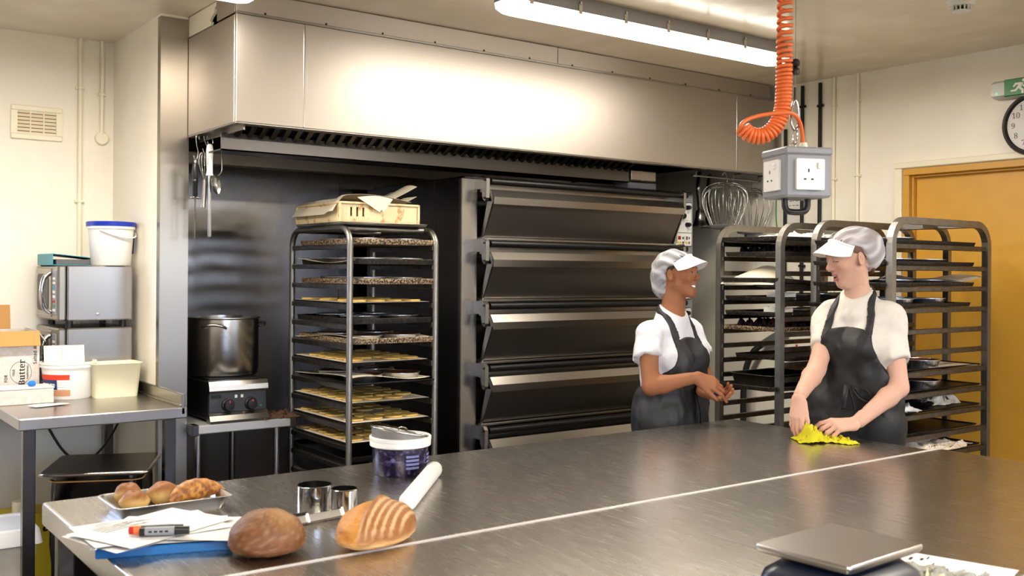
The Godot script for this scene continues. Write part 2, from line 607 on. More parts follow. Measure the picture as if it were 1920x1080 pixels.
func wall_with_windows(called: String, n: int, at: Vector3, turn: float, wins: Array, a: float, b: float):
	# built facing +z at the origin, then turned; windows are [x0, y0, x1, y1] along it
	var X := Transform3D(Basis(Vector3.UP, turn), at)
	var s := S()
	var x := a
	for w in wins:
		slab(s, Vector3(x, 0, -0.2), Vector3(w[0], CEIL, 0), 0.0)
		slab(s, Vector3(w[0], 0, -0.2), Vector3(w[2], w[1], 0), 0.0)
		slab(s, Vector3(w[0], w[3], -0.2), Vector3(w[2], CEIL, 0), 0.0)
		x = w[2]
	slab(s, Vector3(x, 0, -0.2), Vector3(b, CEIL, 0), 0.0)
	var o := struct(called, s, M.wall)
	o.transform = X
	for w in wins:
		s = S()
		var mid: float = (w[0] + w[2]) / 2
		for f in [w[0], mid - 0.025, w[2] - 0.05]: slab(s, Vector3(f, w[1], -0.14), Vector3(f + 0.05, w[3], -0.08), 0.004)
		for f in [w[1], w[3] - 0.05]: slab(s, Vector3(w[0], f, -0.14), Vector3(w[2], f + 0.05, -0.08), 0.004)
		var f1 := struct("window_%d" % n, s, M.white)
		n += 1
		f1.transform = X
		for k in 2:
			s = S()
			var q0: float = w[0] + 0.04 if k == 0 else mid + 0.02
			var q1: float = mid - 0.02 if k == 0 else w[2] - 0.04
			slab(s, Vector3(q0, w[1] + 0.04, -0.112), Vector3(q1, w[3] - 0.04, -0.108), 0.0)
			obj("pane", s, M.glass, f1)

func batten(i: int, x0: float, x1: float, z: float, energy: float):
	var says := ["long fluorescent batten light on the ceiling in front of the steel hood", "fluorescent batten light end over the pillar at top left", "fluorescent batten light over the left of the camera", "fluorescent batten light over the right of the camera", "fluorescent batten light at the rear of the room"]
	var t := thing("ceiling_light", says[i], "light", Vector3((x0 + x1) / 2, CEIL, z))
	var L := x1 - x0
	var s := S()
	var rings := []
	for q in [[-0.062, L, 0.13], [-0.045, L, 0.13], [-0.004, L - 0.03, 0.11], [0.0, L - 0.04, 0.10]]:
		rings.append(ring_rect(q[1], q[2], q[0], 0.03, Vector3.ZERO, 3))
	loft(s, rings)
	obj("housing", s, M.lampgrey, t)
	s = S()
	rings = []
	for q in [[-0.104, L - 0.09, 0.075], [-0.098, L - 0.05, 0.10], [-0.082, L - 0.012, 0.125], [-0.060, L - 0.004, 0.128]]:
		rings.append(ring_rect(q[1], q[2], q[0], 0.03, Vector3.ZERO, 4))
	loft(s, rings)
	obj("diffuser", s, M.lampglow, t)
	for k in 7:
		for sd in [-1, 1]:
			s = S()
			var cx := -L / 2 + 0.10 + (L - 0.2) * k / 6.0
			box(s, Vector3(cx, -0.053, sd * 0.067), Vector3(0.018, 0.040, 0.007), 0.001)
			box(s, Vector3(cx, -0.030, sd * 0.069), Vector3(0.010, 0.014, 0.010), 0.001)
			obj("clip", s, M.wire, t)
	var l := AreaLight3D.new()
	l.name = "lamp"
	l.area_size = Vector2(L - 0.06, 0.11)
	l.light_energy = energy
	l.light_color = Color(1.0, 0.96, 0.90)
	l.area_range = 14.0
	l.area_attenuation = 2.0
	l.shadow_enabled = true
	t.add_child(l, true)
	l.position = Vector3(0, -0.108, 0)
	l.rotation.x = -PI / 2

# ------------------------------------------------------------------ the extractor hood
func hood():
	var z0 := -3.865
	var x0 := 1.497
	var t := thing("extractor_hood", "long stainless steel extractor hood above the deck oven", "hood", Vector3(0, 0, 0))
	var seams := [x0, 1.790, 4.470, XR]
	for i in 3:
		var s := S()
		slab(s, Vector3(seams[i] + 0.001, 2.093, z0 - 0.02), Vector3(seams[i + 1] - 0.001, 2.524, z0), 0.002)
		obj("front_panel", s, M.hood, t)
	var s: SurfaceTool
	for i in [1, 2]: slabs("cover_strip", M.steel, t, [[Vector3(seams[i] - 0.004, 2.095, z0 - 0.01), Vector3(seams[i] + 0.004, 2.522, z0 + 0.002)]], 0.001)
	for p in [[x0 + 0.002, 3.146], [3.149, 4.765]]:
		s = S()
		slab(s, Vector3(p[0], 2.532, z0 - 0.02), Vector3(p[1], CEIL - 0.003, z0 - 0.004), 0.002)
		obj("closing_panel", s, M.hood, t)
	s = S()
	slab(s, Vector3(x0, 2.522, z0 - 0.012), Vector3(4.765, 2.534, z0 + 0.006), 0.002)
	obj("ledge", s, M.steel, t)
	s = S()   # left cheek and its closing piece
	slab(s, Vector3(x0, 2.093, -4.425), Vector3(x0 + 0.02, 2.524, z0 - 0.02), 0.002)
	obj("side_panel", s, M.hood, t)
	s = S()
	slab(s, Vector3(x0, 2.532, -4.08), Vector3(x0 + 0.015, CEIL - 0.003, z0 - 0.02), 0.001)
	obj("side_closing_panel", s, M.hood, t)
	s = S()   # the torn board beside it, with a dark gap
	prism(s, PackedVector2Array([Vector2(-4.428, 2.53), Vector2(-4.16, 2.53), Vector2(-4.15, 2.545), Vector2(-4.17, 2.552), Vector2(-4.15, 2.565), Vector2(-4.12, 2.575), Vector2(-4.115, 2.592), Vector2(-4.10, 2.6), Vector2(-4.09, 2.617), Vector2(-4.428, 2.617)]), 0.012, Transform3D(Basis(Vector3(0, 0, 1), Vector3(0, 1, 0), Vector3(-1, 0, 0)), Vector3(x0 + 0.008, 0, 0)))
	obj("torn_board", s, M.cream, t)
	s = S()
	slab(s, Vector3(x0 + 0.03, 2.53, -4.40), Vector3(x0 + 0.04, CEIL - 0.003, -3.92), 0.0)
	obj("dark_backing", s, M.black, t)
	s = S()   # lid and right end keep the inside dark
	slab(s, Vector3(x0 + 0.02, 2.50, ZB + 0.02), Vector3(XR - 0.002, 2.52, z0 - 0.022), 0.0)
	slab(s, Vector3(4.30, 2.10, ZB + 0.02), Vector3(4.31, 2.50, z0 - 0.1), 0.0)
	obj("inner_casing", s, M.ovenside, t)
	s = S()   # lower lips that fold back under the front and the left side
	slab(s, Vector3(x0, 2.086, z0 - 0.05), Vector3(XR - 0.002, 2.094, z0), 0.002)
	slab(s, Vector3(x0, 2.086, -4.425), Vector3(x0 + 0.06, 2.094, z0 - 0.051), 0.002)
	slab(s, Vector3(x0 + 0.05, 2.070, -4.425), Vector3(x0 + 0.06, 2.094, z0 - 0.05), 0.001)
	obj("lower_lip", s, M.oven, t)
	# sloping filter bank with upright baffles
	var fb := S()
	var B := Basis(Vector3(1, 0, 0), -0.55)
	box(fb, Vector3(2.72, 2.135, -4.06), Vector3(2.3, 0.03, 0.34), 0.0, B)
	var filt := obj("filter_bank", fb, M.traydark, t)
	for k in 44:
		var f := S()
		box(f, Vector3(1.60 + k * 0.052, 2.118, -4.05), Vector3(0.022, 0.028, 0.33), 0.002, B)
		obj("baffle", f, M.rackdark, filt)
	# the gutter below the filters and the bright strip on the wall
	s = S()
	slab(s, Vector3(1.53, 2.005, -4.26), Vector3(3.86, 2.012, -4.11), 0.001)
	slab(s, Vector3(1.53, 2.005, -4.118), Vector3(3.86, 2.079, -4.11), 0.001)
	slab(s, Vector3(1.53, 2.077, -4.14), Vector3(3.86, 2.081, -4.105), 0.001)
	obj("gutter", s, M.ovenside, t)
	s = S()
	slab(s, Vector3(3.87, 2.02, -4.30), Vector3(4.06, 2.075, -4.10), 0.004)
	slab(s, Vector3(3.95, 2.019, -4.30), Vector3(3.955, 2.077, -4.098), 0.001)
	obj("drain_box", s, M.hood, t)
	s = S()
	prism(s, PackedVector2Array([Vector2(0, 2.050), Vector2(0.026, 2.050), Vector2(0.030, 2.056), Vector2(0.035, 2.108), Vector2(0.030, 2.114), Vector2(0.0, 2.114)]), XR - 1.51, Transform3D(Basis(Vector3(0, 0, -1), Vector3(0, 1, 0), Vector3(1, 0, 0)) * Basis(Vector3.UP, PI), Vector3((XR + 1.51) / 2, 0, ZB + 0.012)))
	obj("wall_rail", s, M.hood, t)
	# a rod for tools under the right end
	s = S()
	tube(s, [Vector3(4.25, 2.062, -4.0), Vector3(4.84, 2.062, -4.0)], 0.006, 8)
	for x in [4.28, 4.6, 4.82]: tube(s, [Vector3(x, 2.062, -4.0), Vector3(x, 2.09, -4.0), Vector3(x, 2.09, -3.91)], 0.004, 6)
	obj("tool_rod", s, M.steel, t)
	# rivets along the ledge
	var rv := S()
	for k in 12:
		lathe(rv, [Vector2(0, 0), Vector2(0.005, 0), Vector2(0.004, 0.003), Vector2(0, 0.004)], 8, Transform3D(Basis(Vector3(1, 0, 0), PI / 2), Vector3(1.62 + k * 0.27, 2.540, z0 - 0.004)))
	obj("rivet", rv, M.traydark, t).set_meta("kind", "stuff")

# ------------------------------------------------------------------ the deck oven
func oven():
	var x0 := 2.735
	var x1 := 4.365
	var zf := -4.1
	var top := 1.962
	var P := 0.3065                # height of one deck
	var t := thing("deck_oven", "tall stainless steel deck oven with five stacked flap doors", "oven", Vector3.ZERO)
	var s := S()
	slab(s, Vector3(x0, 0.12, -5.06), Vector3(x0 + 0.004, top, zf - 0.25), 0.001)
	slab(s, Vector3(x0, 0.12, zf - 0.246), Vector3(x0 + 0.004, top, zf - 0.001), 0.001)
	obj("side_panel", s, M.ovenside, t)
	s = S()
	slab(s, Vector3(x0 + 0.004, 0.12, -5.06), Vector3(x1, top - 0.002, zf - 0.03), 0.002)
	obj("body", s, M.ovenside, t)
	s = S()
	slab(s, Vector3(x0 - 0.001, 0.12, zf - 0.03), Vector3(x0 + 0.095, top + 0.002, zf), 0.004)
	obj("corner_post", s, M.oven, t)
	s = S()
	slab(s, Vector3(4.19, 0.12, zf - 0.03), Vector3(x1, top, zf), 0.004)
	obj("control_column", s, M.grey, t)
	s = S()
	slab(s, Vector3(x0 + 0.02, top - 0.002, -5.04), Vector3(x1 - 0.01, top + 0.012, zf + 0.0), 0.004)
	obj("top_plate", s, M.ovenside, t)
	s = S()
	for x in [x0 + 0.06, x1 - 0.06]:
		for z in [-5.0, zf - 0.08]: tubes("foot", M.black, t, [[Vector3(x, 0.0, z), Vector3(x, 0.14, z)]], 0.03, 12)
	var a := x0 + 0.108
	var b := 4.185
	for k in 5:
		var y := top - 0.004 - P * k
		var d := Node3D.new()
		d.name = "deck"
		t.add_child(d, true)
		d.position = Vector3(0, y, zf)
		s = S()    # the recessed strip above the flap
		slab(s, Vector3(a, -0.062, -0.03), Vector3(b, -0.002, 0.004), 0.002)
		obj("fascia", s, M.oven, d)
		s = S()    # black bar handle in its brackets
		tube(s, [Vector3(a + 0.01, -0.012, 0.075), Vector3(b + 0.045, -0.012, 0.075)], 0.0165, 14)
		obj("bar_handle", s, M.black, d)
		for x in [a - 0.022, b + 0.005]:
			s = S()
			prism(s, PackedVector2Array([Vector2(0.0, 0.012), Vector2(0.085, 0.016), Vector2(0.102, 0.0), Vector2(0.10, -0.095), Vector2(0.088, -0.112), Vector2(0.072, -0.10), Vector2(0.06, -0.05), Vector2(0.0, -0.05)]), 0.02, Transform3D(Basis(Vector3(0, 0, 1), Vector3(0, 1, 0), Vector3(-1, 0, 0)), Vector3(x, 0, 0)))
			obj("bracket", s, M.steel, d)
		for x in [a - 0.034, b + 0.017]:
			for q in [[-0.008, 0.088], [-0.095, 0.086]]:
				tubes("bolt", M.black, d, [[Vector3(x - 0.002, q[0], q[1]), Vector3(x + 0.002, q[0], q[1])]], 0.005)
		s = S()    # the folded lip along the top of the flap
		prism(s, PackedVector2Array([Vector2(0.07, -0.052), Vector2(0.088, -0.052), Vector2(0.113, -0.089), Vector2(0.109, -0.124), Vector2(0.098, -0.124), Vector2(0.07, -0.062)]), b - a - 0.016, Transform3D(Basis(Vector3(0, 0, 1), Vector3(0, 1, 0), Vector3(-1, 0, 0)), Vector3((a + b) / 2, 0, 0)))
		var flap := obj("flap_lip", s, M.oven, d)
		s = S()    # the flap leans out at its top
		prism(s, PackedVector2Array([Vector2(0.104, -0.112), Vector2(0.018, -0.282), Vector2(0.006, -0.282), Vector2(0.092, -0.112)]), b - a - 0.03, Transform3D(Basis(Vector3(0, 0, 1), Vector3(0, 1, 0), Vector3(-1, 0, 0)), Vector3((a + b) / 2, 0, 0)))
		obj("flap_door", s, M.ovendoor, d)
		for x in [a + 0.006, b - 0.006]:
			s = S()
			prism(s, PackedVector2Array([Vector2(0.106, -0.11), Vector2(0.024, -0.286), Vector2(0.004, -0.286), Vector2(0.06, -0.11)]), 0.006, Transform3D(Basis(Vector3(0, 0, 1), Vector3(0, 1, 0), Vector3(-1, 0, 0)), Vector3(x, 0, 0)))
			obj("flap_cheek", s, M.oven, d)
		s = S()
		slab(s, Vector3(a - 0.005, -0.300, 0.0), Vector3(b + 0.005, -0.286, 0.034), 0.003)
		obj("sill", s, M.oven, d)
		control_panel(d, Vector3(4.200, -0.296, 0.0))
	var g := obj("fire_brick", _brick(), mat(Color(0.55, 0.55, 0.57), 0.9), self, Vector3(3.98, top + 0.012, -4.19))
	metas(g, "pale grey block lying on top of the deck oven", "block")

func _brick() -> SurfaceTool:
	var s := S()
	box(s, Vector3(0, 0.019, 0), Vector3(0.22, 0.038, 0.13), 0.006)
	return s

func control_panel(d: Node3D, at: Vector3):
	var w := 0.146
	var h := 0.250
	var s := S()
	prism(s, rounded_rect(w + 0.008, h + 0.008, 0.012), 0.004, Transform3D(Basis(), at + Vector3(w / 2, h / 2, 0.002)))
	prism(s, rounded_rect(w + 0.002, 0.003, 0.001), 0.008, Transform3D(Basis(), at + Vector3(w / 2, 0.075, 0.0035)))
	var p := obj("control_panel", s, M.ink, d)
	s = S()
	prism(s, rounded_rect(w, h, 0.010), 0.006, Transform3D(Basis(), at + Vector3(w / 2, h / 2, 0.003)))
	obj("panel_face", s, M.socket, d)
	var put = func(called: String, m: Material, q: Array):
		for r in q:
			var z := S()
			box(z, at + Vector3(r[0], r[1], 0.007), Vector3(r[2], r[3], 0.003), 0.0006)
			obj(called, z, m, d)
	put.call("red_display", M.led, [[0.058, 0.222, 0.038, 0.020], [0.045, 0.045, 0.022, 0.02]])
	put.call("dark_display", mat(Color(0.2, 0.05, 0.05), 0.3), [[0.106, 0.045, 0.011, 0.02]])
	put.call("yellow_button", M.yellowbox, [[0.037, 0.018, 0.012, 0.013], [0.055, 0.018, 0.012, 0.013], [0.105, 0.018, 0.012, 0.013]])
	put.call("green_button", mat(Color(0.05, 0.14, 0.05), 0.4), [[0.075, 0.045, 0.010, 0.014], [0.075, 0.018, 0.010, 0.014]])
	put.call("grey_button", mat(Color(0.40, 0.32, 0.33), 0.4), [[0.125, 0.045, 0.010, 0.014], [0.125, 0.018, 0.010, 0.014]])
	put.call("printed_lines", M.inkgrey, [[0.010, 0.034, 0.0025, 0.045], [0.017, 0.034, 0.0025, 0.045], [0.024, 0.034, 0.0025, 0.045], [0.089, 0.034, 0.002, 0.045], [0.058, 0.250, 0.018, 0.003], [0.105, 0.250, 0.012, 0.003], [0.055, 0.128, 0.002, 0.012], [0.105, 0.148, 0.014, 0.002], [0.113, 0.192, 0.006, 0.003], [0.113, 0.090, 0.006, 0.003]])
	for q in [[0.062, 0.172, 0.017], [0.105, 0.222, 0.013], [0.105, 0.122, 0.013], [0.004, 0.148, 0.018]]:
		var k := S()
		lathe(k, [Vector2(0, 0), Vector2(q[2] * 1.1, 0.0), Vector2(q[2], 0.022), Vector2(q[2] * 0.8, 0.028), Vector2(0, 0.028)], 16, Transform3D(Basis(Vector3(1, 0, 0), PI / 2), at + Vector3(q[0], q[1], 0.006)))
		obj("knob", k, M.black, d)
# ------------------------------------------------------------------ the two work tables
func steel_table(label: String, lo: Vector3, hi: Vector3, m: Material) -> Node3D:
	var t := thing("work_table", label, "table", Vector3((lo.x + hi.x) / 2, 0, (lo.z + hi.z) / 2))
	var w := hi.x - lo.x
	var d := hi.z - lo.z
	var s := S()
	var rings := []
	for q in [[hi.y - 0.055, 0.0], [hi.y - 0.008, 0.0], [hi.y - 0.0035, 0.0012], [hi.y - 0.001, 0.004], [hi.y, 0.008]]:
		rings.append(ring_rect(w - q[1] * 2, d - q[1] * 2, q[0], 0.006, Vector3.ZERO, 2))
	loft(s, rings)
	obj("tabletop", s, m, t)
	for sx in [-1, 1]:
		for sz in [-1, 1]:
			slabs("leg", M.rackdark, t, [[Vector3(sx * (w / 2 - 0.045) - 0.02, 0.02, sz * (d / 2 - 0.05) - 0.02), Vector3(sx * (w / 2 - 0.045) + 0.02, hi.y - 0.05, sz * (d / 2 - 0.05) + 0.02)]], 0.004)
			tubes("foot", M.black, t, [[Vector3(sx * (w / 2 - 0.045), 0, sz * (d / 2 - 0.05)), Vector3(sx * (w / 2 - 0.045), 0.025, sz * (d / 2 - 0.05))]], 0.018, 10)
	slabs("undershelf", M.oven, t, [[Vector3(-w / 2 + 0.03, 0.22, -d / 2 + 0.03), Vector3(w / 2 - 0.03, 0.25, d / 2 - 0.03)]])
	for sz in [-1, 1]:
		slabs("rail", M.rackdark, t, [[Vector3(-w / 2 + 0.06, hi.y - 0.10, sz * (d / 2 - 0.05) - 0.012), Vector3(w / 2 - 0.06, hi.y - 0.055, sz * (d / 2 - 0.05) + 0.012)]])
	return t

func work_tables():
	steel_table("long stainless work table behind the bright seam, bearing the bread and pastries", Vector3(0.575, 0, -2.80), Vector3(3.225, 0.9, -1.909), M.table)
	var near := steel_table("stainless work table in front of the bright seam, nearest the camera", Vector3(0.562, 0, -1.904), Vector3(3.262, 0.902, -1.0), M.table)
	slabs("edge_strip", M.strip, near, [[Vector3(-1.35, 0.895, -0.4565), Vector3(1.35, 0.9050, -0.4490)]], 0.0022)

# ------------------------------------------------------------------ the left corner: small table, microwaves, tubs, hob, bins
func left_corner():
	var LY := 0.94
	var t := thing("side_table", "small stainless table with an upstand, in the left alcove", "table", Vector3(0.76, 0, -4.095))
	var s := S()
	slab(s, Vector3(0, LY - 0.045, -1.06), Vector3(0.632, LY, 0), 0.004)
	obj("tabletop", s, M.plate, t)
	s = S()
	slab(s, Vector3(0.606, LY - 0.03, -0.97), Vector3(0.622, LY + 0.055, 0.0), 0.003)
	slab(s, Vector3(0.600, LY - 0.001, -0.97), Vector3(0.61, LY + 0.012, 0.0), 0.003)
	obj("upstand", s, M.oven, t)
	for x in [0.045, 0.575]:
		for z in [-0.06, -0.98]: slabs("leg", M.ovenside, t, [[Vector3(x - 0.022, 0, z - 0.022), Vector3(x + 0.022, LY - 0.045, z + 0.022)]], 0.003)
	slabs("cross_rail", M.oven, t, [[Vector3(0.06, LY - 0.1, -1.0), Vector3(0.56, LY - 0.05, -0.97)]])
	# microwaves, doors facing left
	for k in 2:
		var y := 0.955 if k == 0 else 1.272
		var mw := thing("microwave", "stainless microwave oven standing on the side table, under another" if k == 0 else "stainless microwave oven with a silver handle, on top of another microwave", "microwave", Vector3(1.195, y, -4.93), 0.0, "stacked microwaves")
		var h := 0.285 if k == 0 else 0.247
		var w := 0.31
		s = S()
		box(s, Vector3(0.012, h / 2, 0), Vector3(w - 0.03, h, 0.43), 0.006)
		obj("casing", s, M.oven, mw)
		s = S()
		box(s, Vector3(-w / 2 + 0.005, h / 2, 0), Vector3(0.035, h, 0.432), 0.008)
		obj("front_frame", s, M.column, mw)
		s = S()
		box(s, Vector3(-w / 2 - 0.012, h / 2, -0.04), Vector3(0.012, h - 0.03, 0.30), 0.004)
		var dr := obj("door", s, M.oven, mw)
		s = S()
		prism(s, rounded_rect(0.22, h - 0.08, 0.03), 0.004, Transform3D(Basis(Vector3.UP, -PI / 2), Vector3(-w / 2 - 0.018, h / 2, -0.05)))
		obj("glass", s, M.black, dr)
		s = S()
		tube(s, smooth_path([Vector3(-w / 2 - 0.018, h - 0.035, 0.10), Vector3(-w / 2 - 0.045, h - 0.06, 0.10), Vector3(-w / 2 - 0.055, h / 2, 0.10), Vector3(-w / 2 - 0.045, 0.06, 0.10), Vector3(-w / 2 - 0.018, 0.035, 0.10)], 5), 0.011, 10)
		obj("handle", s, M.chrome, dr)
		s = S()
		box(s, Vector3(-w / 2 - 0.014, h / 2, 0.165), Vector3(0.006, h - 0.05, 0.06), 0.002)
		obj("keypad", s, M.grey, mw)
		for q in 8:
			s = S()
			box(s, Vector3(-w / 2 - 0.018, h - 0.06 - q * 0.02, 0.165), Vector3(0.003, 0.011, 0.042), 0.001)
			obj("button", s, [M.white, M.white, M.teal, M.white, M.white, M.red, M.green, M.white][q], mw)
		s = S()
		lathe(s, [Vector2(0, 0), Vector2(0.008, 0), Vector2(0.006, 0.004), Vector2(0, 0.005)], 12, Transform3D(Basis(Vector3(1, 0, 0), PI / 2), Vector3(0.0, 0.03, 0.215)))
		obj("screw", s, M.chrome, mw)
		for x in [-0.11, 0.12]:
			for z in [-0.17, 0.17]: tubes("foot", M.black, mw, [[Vector3(x, -0.030 if k else -0.016, z), Vector3(x, 0.002, z)]], 0.016, 10)
	# teal ring binder lying on the upper microwave
	var f := thing("ring_binder", "teal ring binder lying flat on the upper microwave", "binder", Vector3(1.125, 1.519, -4.95))
	s = S()
	slab(s, Vector3(-0.10, 0.0, -0.15), Vector3(0.10, 0.003, 0.15), 0.001)
	box(s, Vector3(0.0, 0.040, 0), Vector3(0.205, 0.003, 0.30), 0.001, Basis(Vector3(0, 0, 1), -0.10))
	slab(s, Vector3(-0.103, 0.0, -0.15), Vector3(-0.099, 0.05, 0.15), 0.001)
	obj("cover", s, M.teal, f)
	s = S()
	slab(s, Vector3(-0.085, 0.003, -0.145), Vector3(0.095, 0.026, 0.145), 0.002)
	obj("pages", s, M.inkgrey, f)
	# white tub with a blue lid
	var b := thing("plastic_tub", "white plastic tub with a blue lid on the upper microwave", "tub", Vector3(1.27, 1.519, -4.79))
	s = S()
	lathe(s, [Vector2(0.0, 0.0), Vector2(0.082, 0.0), Vector2(0.086, 0.004), Vector2(0.098, 0.165), Vector2(0.104, 0.166), Vector2(0.104, 0.178), Vector2(0.0, 0.178)], 32)
	obj("body", s, M.white, b)
	s = S()
	lathe(s, [Vector2(0.0, 0.178), Vector2(0.107, 0.178), Vector2(0.108, 0.196), Vector2(0.103, 0.199), Vector2(0.097, 0.193), Vector2(0.0, 0.193)], 32)
	obj("lid", s, M.bluelid, b)
	s = S()
	var hp := []
	for i in 13:
		var a := lerpf(-0.25, 2.3, i / 12.0)
		hp.append(Vector3(cos(a) * 0.106, 0.160 - 0.035 * sin(PI * i / 12.0), sin(a) * 0.106))
	tube(s, hp, 0.004, 6)
	obj("handle", s, M.white, b)
	s = S()
	for i in 8:
		var a0 := -0.55 + i * 0.11
		var r := 0.0965
		quad(s, Vector3(cos(a0 + 0.11) * r, 0.055, sin(a0 + 0.11) * r), Vector3(cos(a0) * r, 0.055, sin(a0) * r), Vector3(cos(a0) * (r + 0.004), 0.135, sin(a0) * (r + 0.004)), Vector3(cos(a0 + 0.11) * (r + 0.004), 0.135, sin(a0 + 0.11) * (r + 0.004)))
	obj("label", s, M.blue, b)
	# cardboard butter box with open flaps
	var c := thing("butter_box", "open cardboard butter box with tan flaps on the side table", "box", Vector3(0.805, LY, -4.87))
	s = S()
	var bw := 0.30
	var bh := 0.288
	for q in [[Vector3(0, bh / 2, 0.148), Vector3(bw, bh, 0.004)], [Vector3(0, bh / 2, -0.148), Vector3(bw, bh, 0.004)], [Vector3(-bw / 2, bh / 2, 0), Vector3(0.004, bh, 0.30)], [Vector3(bw / 2, bh / 2, 0), Vector3(0.004, bh, 0.30)], [Vector3(0, 0.002, 0), Vector3(bw, 0.004, 0.30)]]:
		box(s, q[0], q[1], 0.001)
	obj("carton", s, M.cardgrey, c)
	s = S()
	box(s, Vector3(0.006, bh - 0.026, 0.168), Vector3(bw - 0.012, 0.070, 0.004), 0.001, Basis(Vector3(1, 0, 0), -0.45))
	obj("flap", s, M.card, c)
	s = S()
	box(s, Vector3(-0.03, bh + 0.055, -0.16), Vector3(bw - 0.06, 0.11, 0.004), 0.001, Basis(Vector3(1, 0, 0), -0.2))
	obj("flap", s, M.card, c)
	s = S()
	box(s, Vector3(bw / 2 + 0.018, bh - 0.02, -0.02), Vector3(0.004, 0.06, 0.26), 0.001, Basis(Vector3(0, 0, 1), 0.6))
	obj("flap", s, M.cardgrey, c)
	var up := Basis(Vector3(0, 0, 1), PI / 2)
	words("print", "Butter", 0.025, M.ink, c, Transform3D(up, Vector3(0.082, 0.116, 0.1504)), true)
	words("print", "TRUE", 0.009, M.ink, c, Transform3D(up, Vector3(0.050, 0.116, 0.1504)))
	words("print", "FOR", 0.012, M.ink, c, Transform3D(up, Vector3(0.020, 0.092, 0.1504)))
	words("print", "traditional", 0.008, M.ink, c, Transform3D(up, Vector3(0.104, 0.116, 0.1504)))
	words("print", "Salted 40 x", 0.014, M.ink, c, Transform3D(up, Vector3(0.134, 0.200, 0.1504)))
	s = S()
	var oval := []
	for i in 40: oval.append(Vector3(0.078 + cos(TAU * i / 40) * 0.042, 0.116 + sin(TAU * i / 40) * 0.047, 0.1505))
	tube(s, oval, 0.0008, 4, true)
	obj("printed_ring", s, M.ink, c)
	# low white carton and a blue glove end on it
	var lb := thing("flat_carton", "low off-white carton in front of the butter box", "carton", Vector3(0.845, LY, -4.60))
	s = S()
	box(s, Vector3(0, 0.032, 0), Vector3(0.26, 0.064, 0.14), 0.003)
	obj("carton", s, M.cardgrey, lb)
	s = S()
	box(s, Vector3(0, 0.066, 0), Vector3(0.266, 0.005, 0.146), 0.002)
	obj("lid", s, M.white, lb)
	s = S()
	lathe(s, [Vector2(0, 0), Vector2(0.014, 0.003), Vector2(0.018, 0.012), Vector2(0.010, 0.022), Vector2(0, 0.024)], 10)
	var gl := obj("blue_glove", s, mat(Color(0.05, 0.45, 0.85), 0.4), self, Vector3(0.90, LY + 0.0685, -4.585))
	metas(gl, "crumpled bright blue glove tip on the low off-white carton", "glove")
	# mayonnaise bucket
	var m := thing("sauce_bucket", "white round bucket with an orange and blue mayonnaise label", "bucket", Vector3(1.068, LY, -4.69))
	s = S()
	lathe(s, [Vector2(0, 0), Vector2(0.092, 0), Vector2(0.096, 0.004), Vector2(0.108, 0.135), Vector2(0.115, 0.136), Vector2(0.1155, 0.146), Vector2(0.111, 0.147), Vector2(0.1155, 0.150), Vector2(0.1155, 0.160), Vector2(0.108, 0.160), Vector2(0.104, 0.12), Vector2(0.0, 0.118)], 40)
	obj("body", s, M.white, m)
	var band = func(called: String, mm: Material, a0: float, a1: float, y0: float, y1: float):
		var z := S()
		z.set_smooth_group(1)
		var R = func(y): return 0.0966 + y * 0.0916
		for i in 12:
			var p := lerpf(a0, a1, i / 12.0)
			var q := lerpf(a0, a1, (i + 1) / 12.0)
			var e0: float = R.call(y0)
			var e1: float = R.call(y1)
			quad(z, Vector3(cos(q) * e0, y0, sin(q) * e0), Vector3(cos(p) * e0, y0, sin(p) * e0), Vector3(cos(p) * e1, y1, sin(p) * e1), Vector3(cos(q) * e1, y1, sin(q) * e1))
		obj(called, z, mm, m)
	band.call("label_orange", mat(Color(0.80, 0.20, 0.05), 0.45), 1.75, 3.5, 0.086, 0.108)
	band.call("label_blue", mat(Color(0.03, 0.16, 0.38), 0.45), 2.25, 3.5, 0.044, 0.086)
	band.call("label_photo", mat(Color(0.72, 0.52, 0.38), 0.5), 1.72, 2.9, 0.016, 0.042)
	for i in 4: band.call("label_box", M.socket, 1.80, 2.20, 0.046 + i * 0.010, 0.054 + i * 0.010)
	for q in [["PREMIUM REAL", 0.066], ["MAYONNAISE", 0.055]]:
		for i in q[0].length():
			var a: float = 3.05 - i * 0.064
			var R2: float = 0.0972 + q[1] * 0.0916
			words("lettering", q[0][i], 0.0085, M.socket, m, Transform3D(Basis(Vector3.UP, PI / 2 - a), Vector3(cos(a) * R2, q[1], sin(a) * R2)))
	for k in 2:
		var pp := obj("paper_sheet", _card(0.125 if k == 0 else 0.09, 0.105), M.offwhite, self, Vector3(1.035 + k * 0.055, LY + 0.122, -4.70 + k * 0.015))
		metas(pp, "cream card standing in the mayonnaise bucket, the wider" if k == 0 else "cream card standing in the mayonnaise bucket, the narrower", "card")
	# cream food container
	s = S()
	pan(s, 0.205, 0.15, 0.150, 0.02, 0.003, 0.012, 0.006, 4)
	var fc := obj("food_container", s, mat(Color(0.90, 0.88, 0.74), 0.4), self, Vector3(1.245, LY, -4.64))
	metas(fc, "empty cream plastic food container right of the mayonnaise bucket", "container")
	var pr := obj("folded_paper", _leaf(0.14, 0.07, 0.004, 3), M.paper, self, Vector3(0.935, LY + 0.002, -4.44))
	pr.rotation.y = 0.25
	metas(pr, "folded white paper lying at the front of the side table", "paper")
	# stand with the induction hob and the stock pot
	var st := thing("hob_stand", "low stainless stand under the hob, beside the steel pillar", "stand", Vector3(1.51, 0, -4.37))
	s = S()
	slab(s, Vector3(0, 0.776, -0.62), Vector3(0.475, 0.816, 0), 0.004)
	obj("top", s, mat(Color(0.74, 0.735, 0.72), 0.4, 0.6), st)
	for x in [0.03, 0.40]:
		for z in [-0.03, -0.58]: tubes("leg", M.steel, st, [[Vector3(x, 0, z), Vector3(x, 0.78, z)]], 0.016, 12)
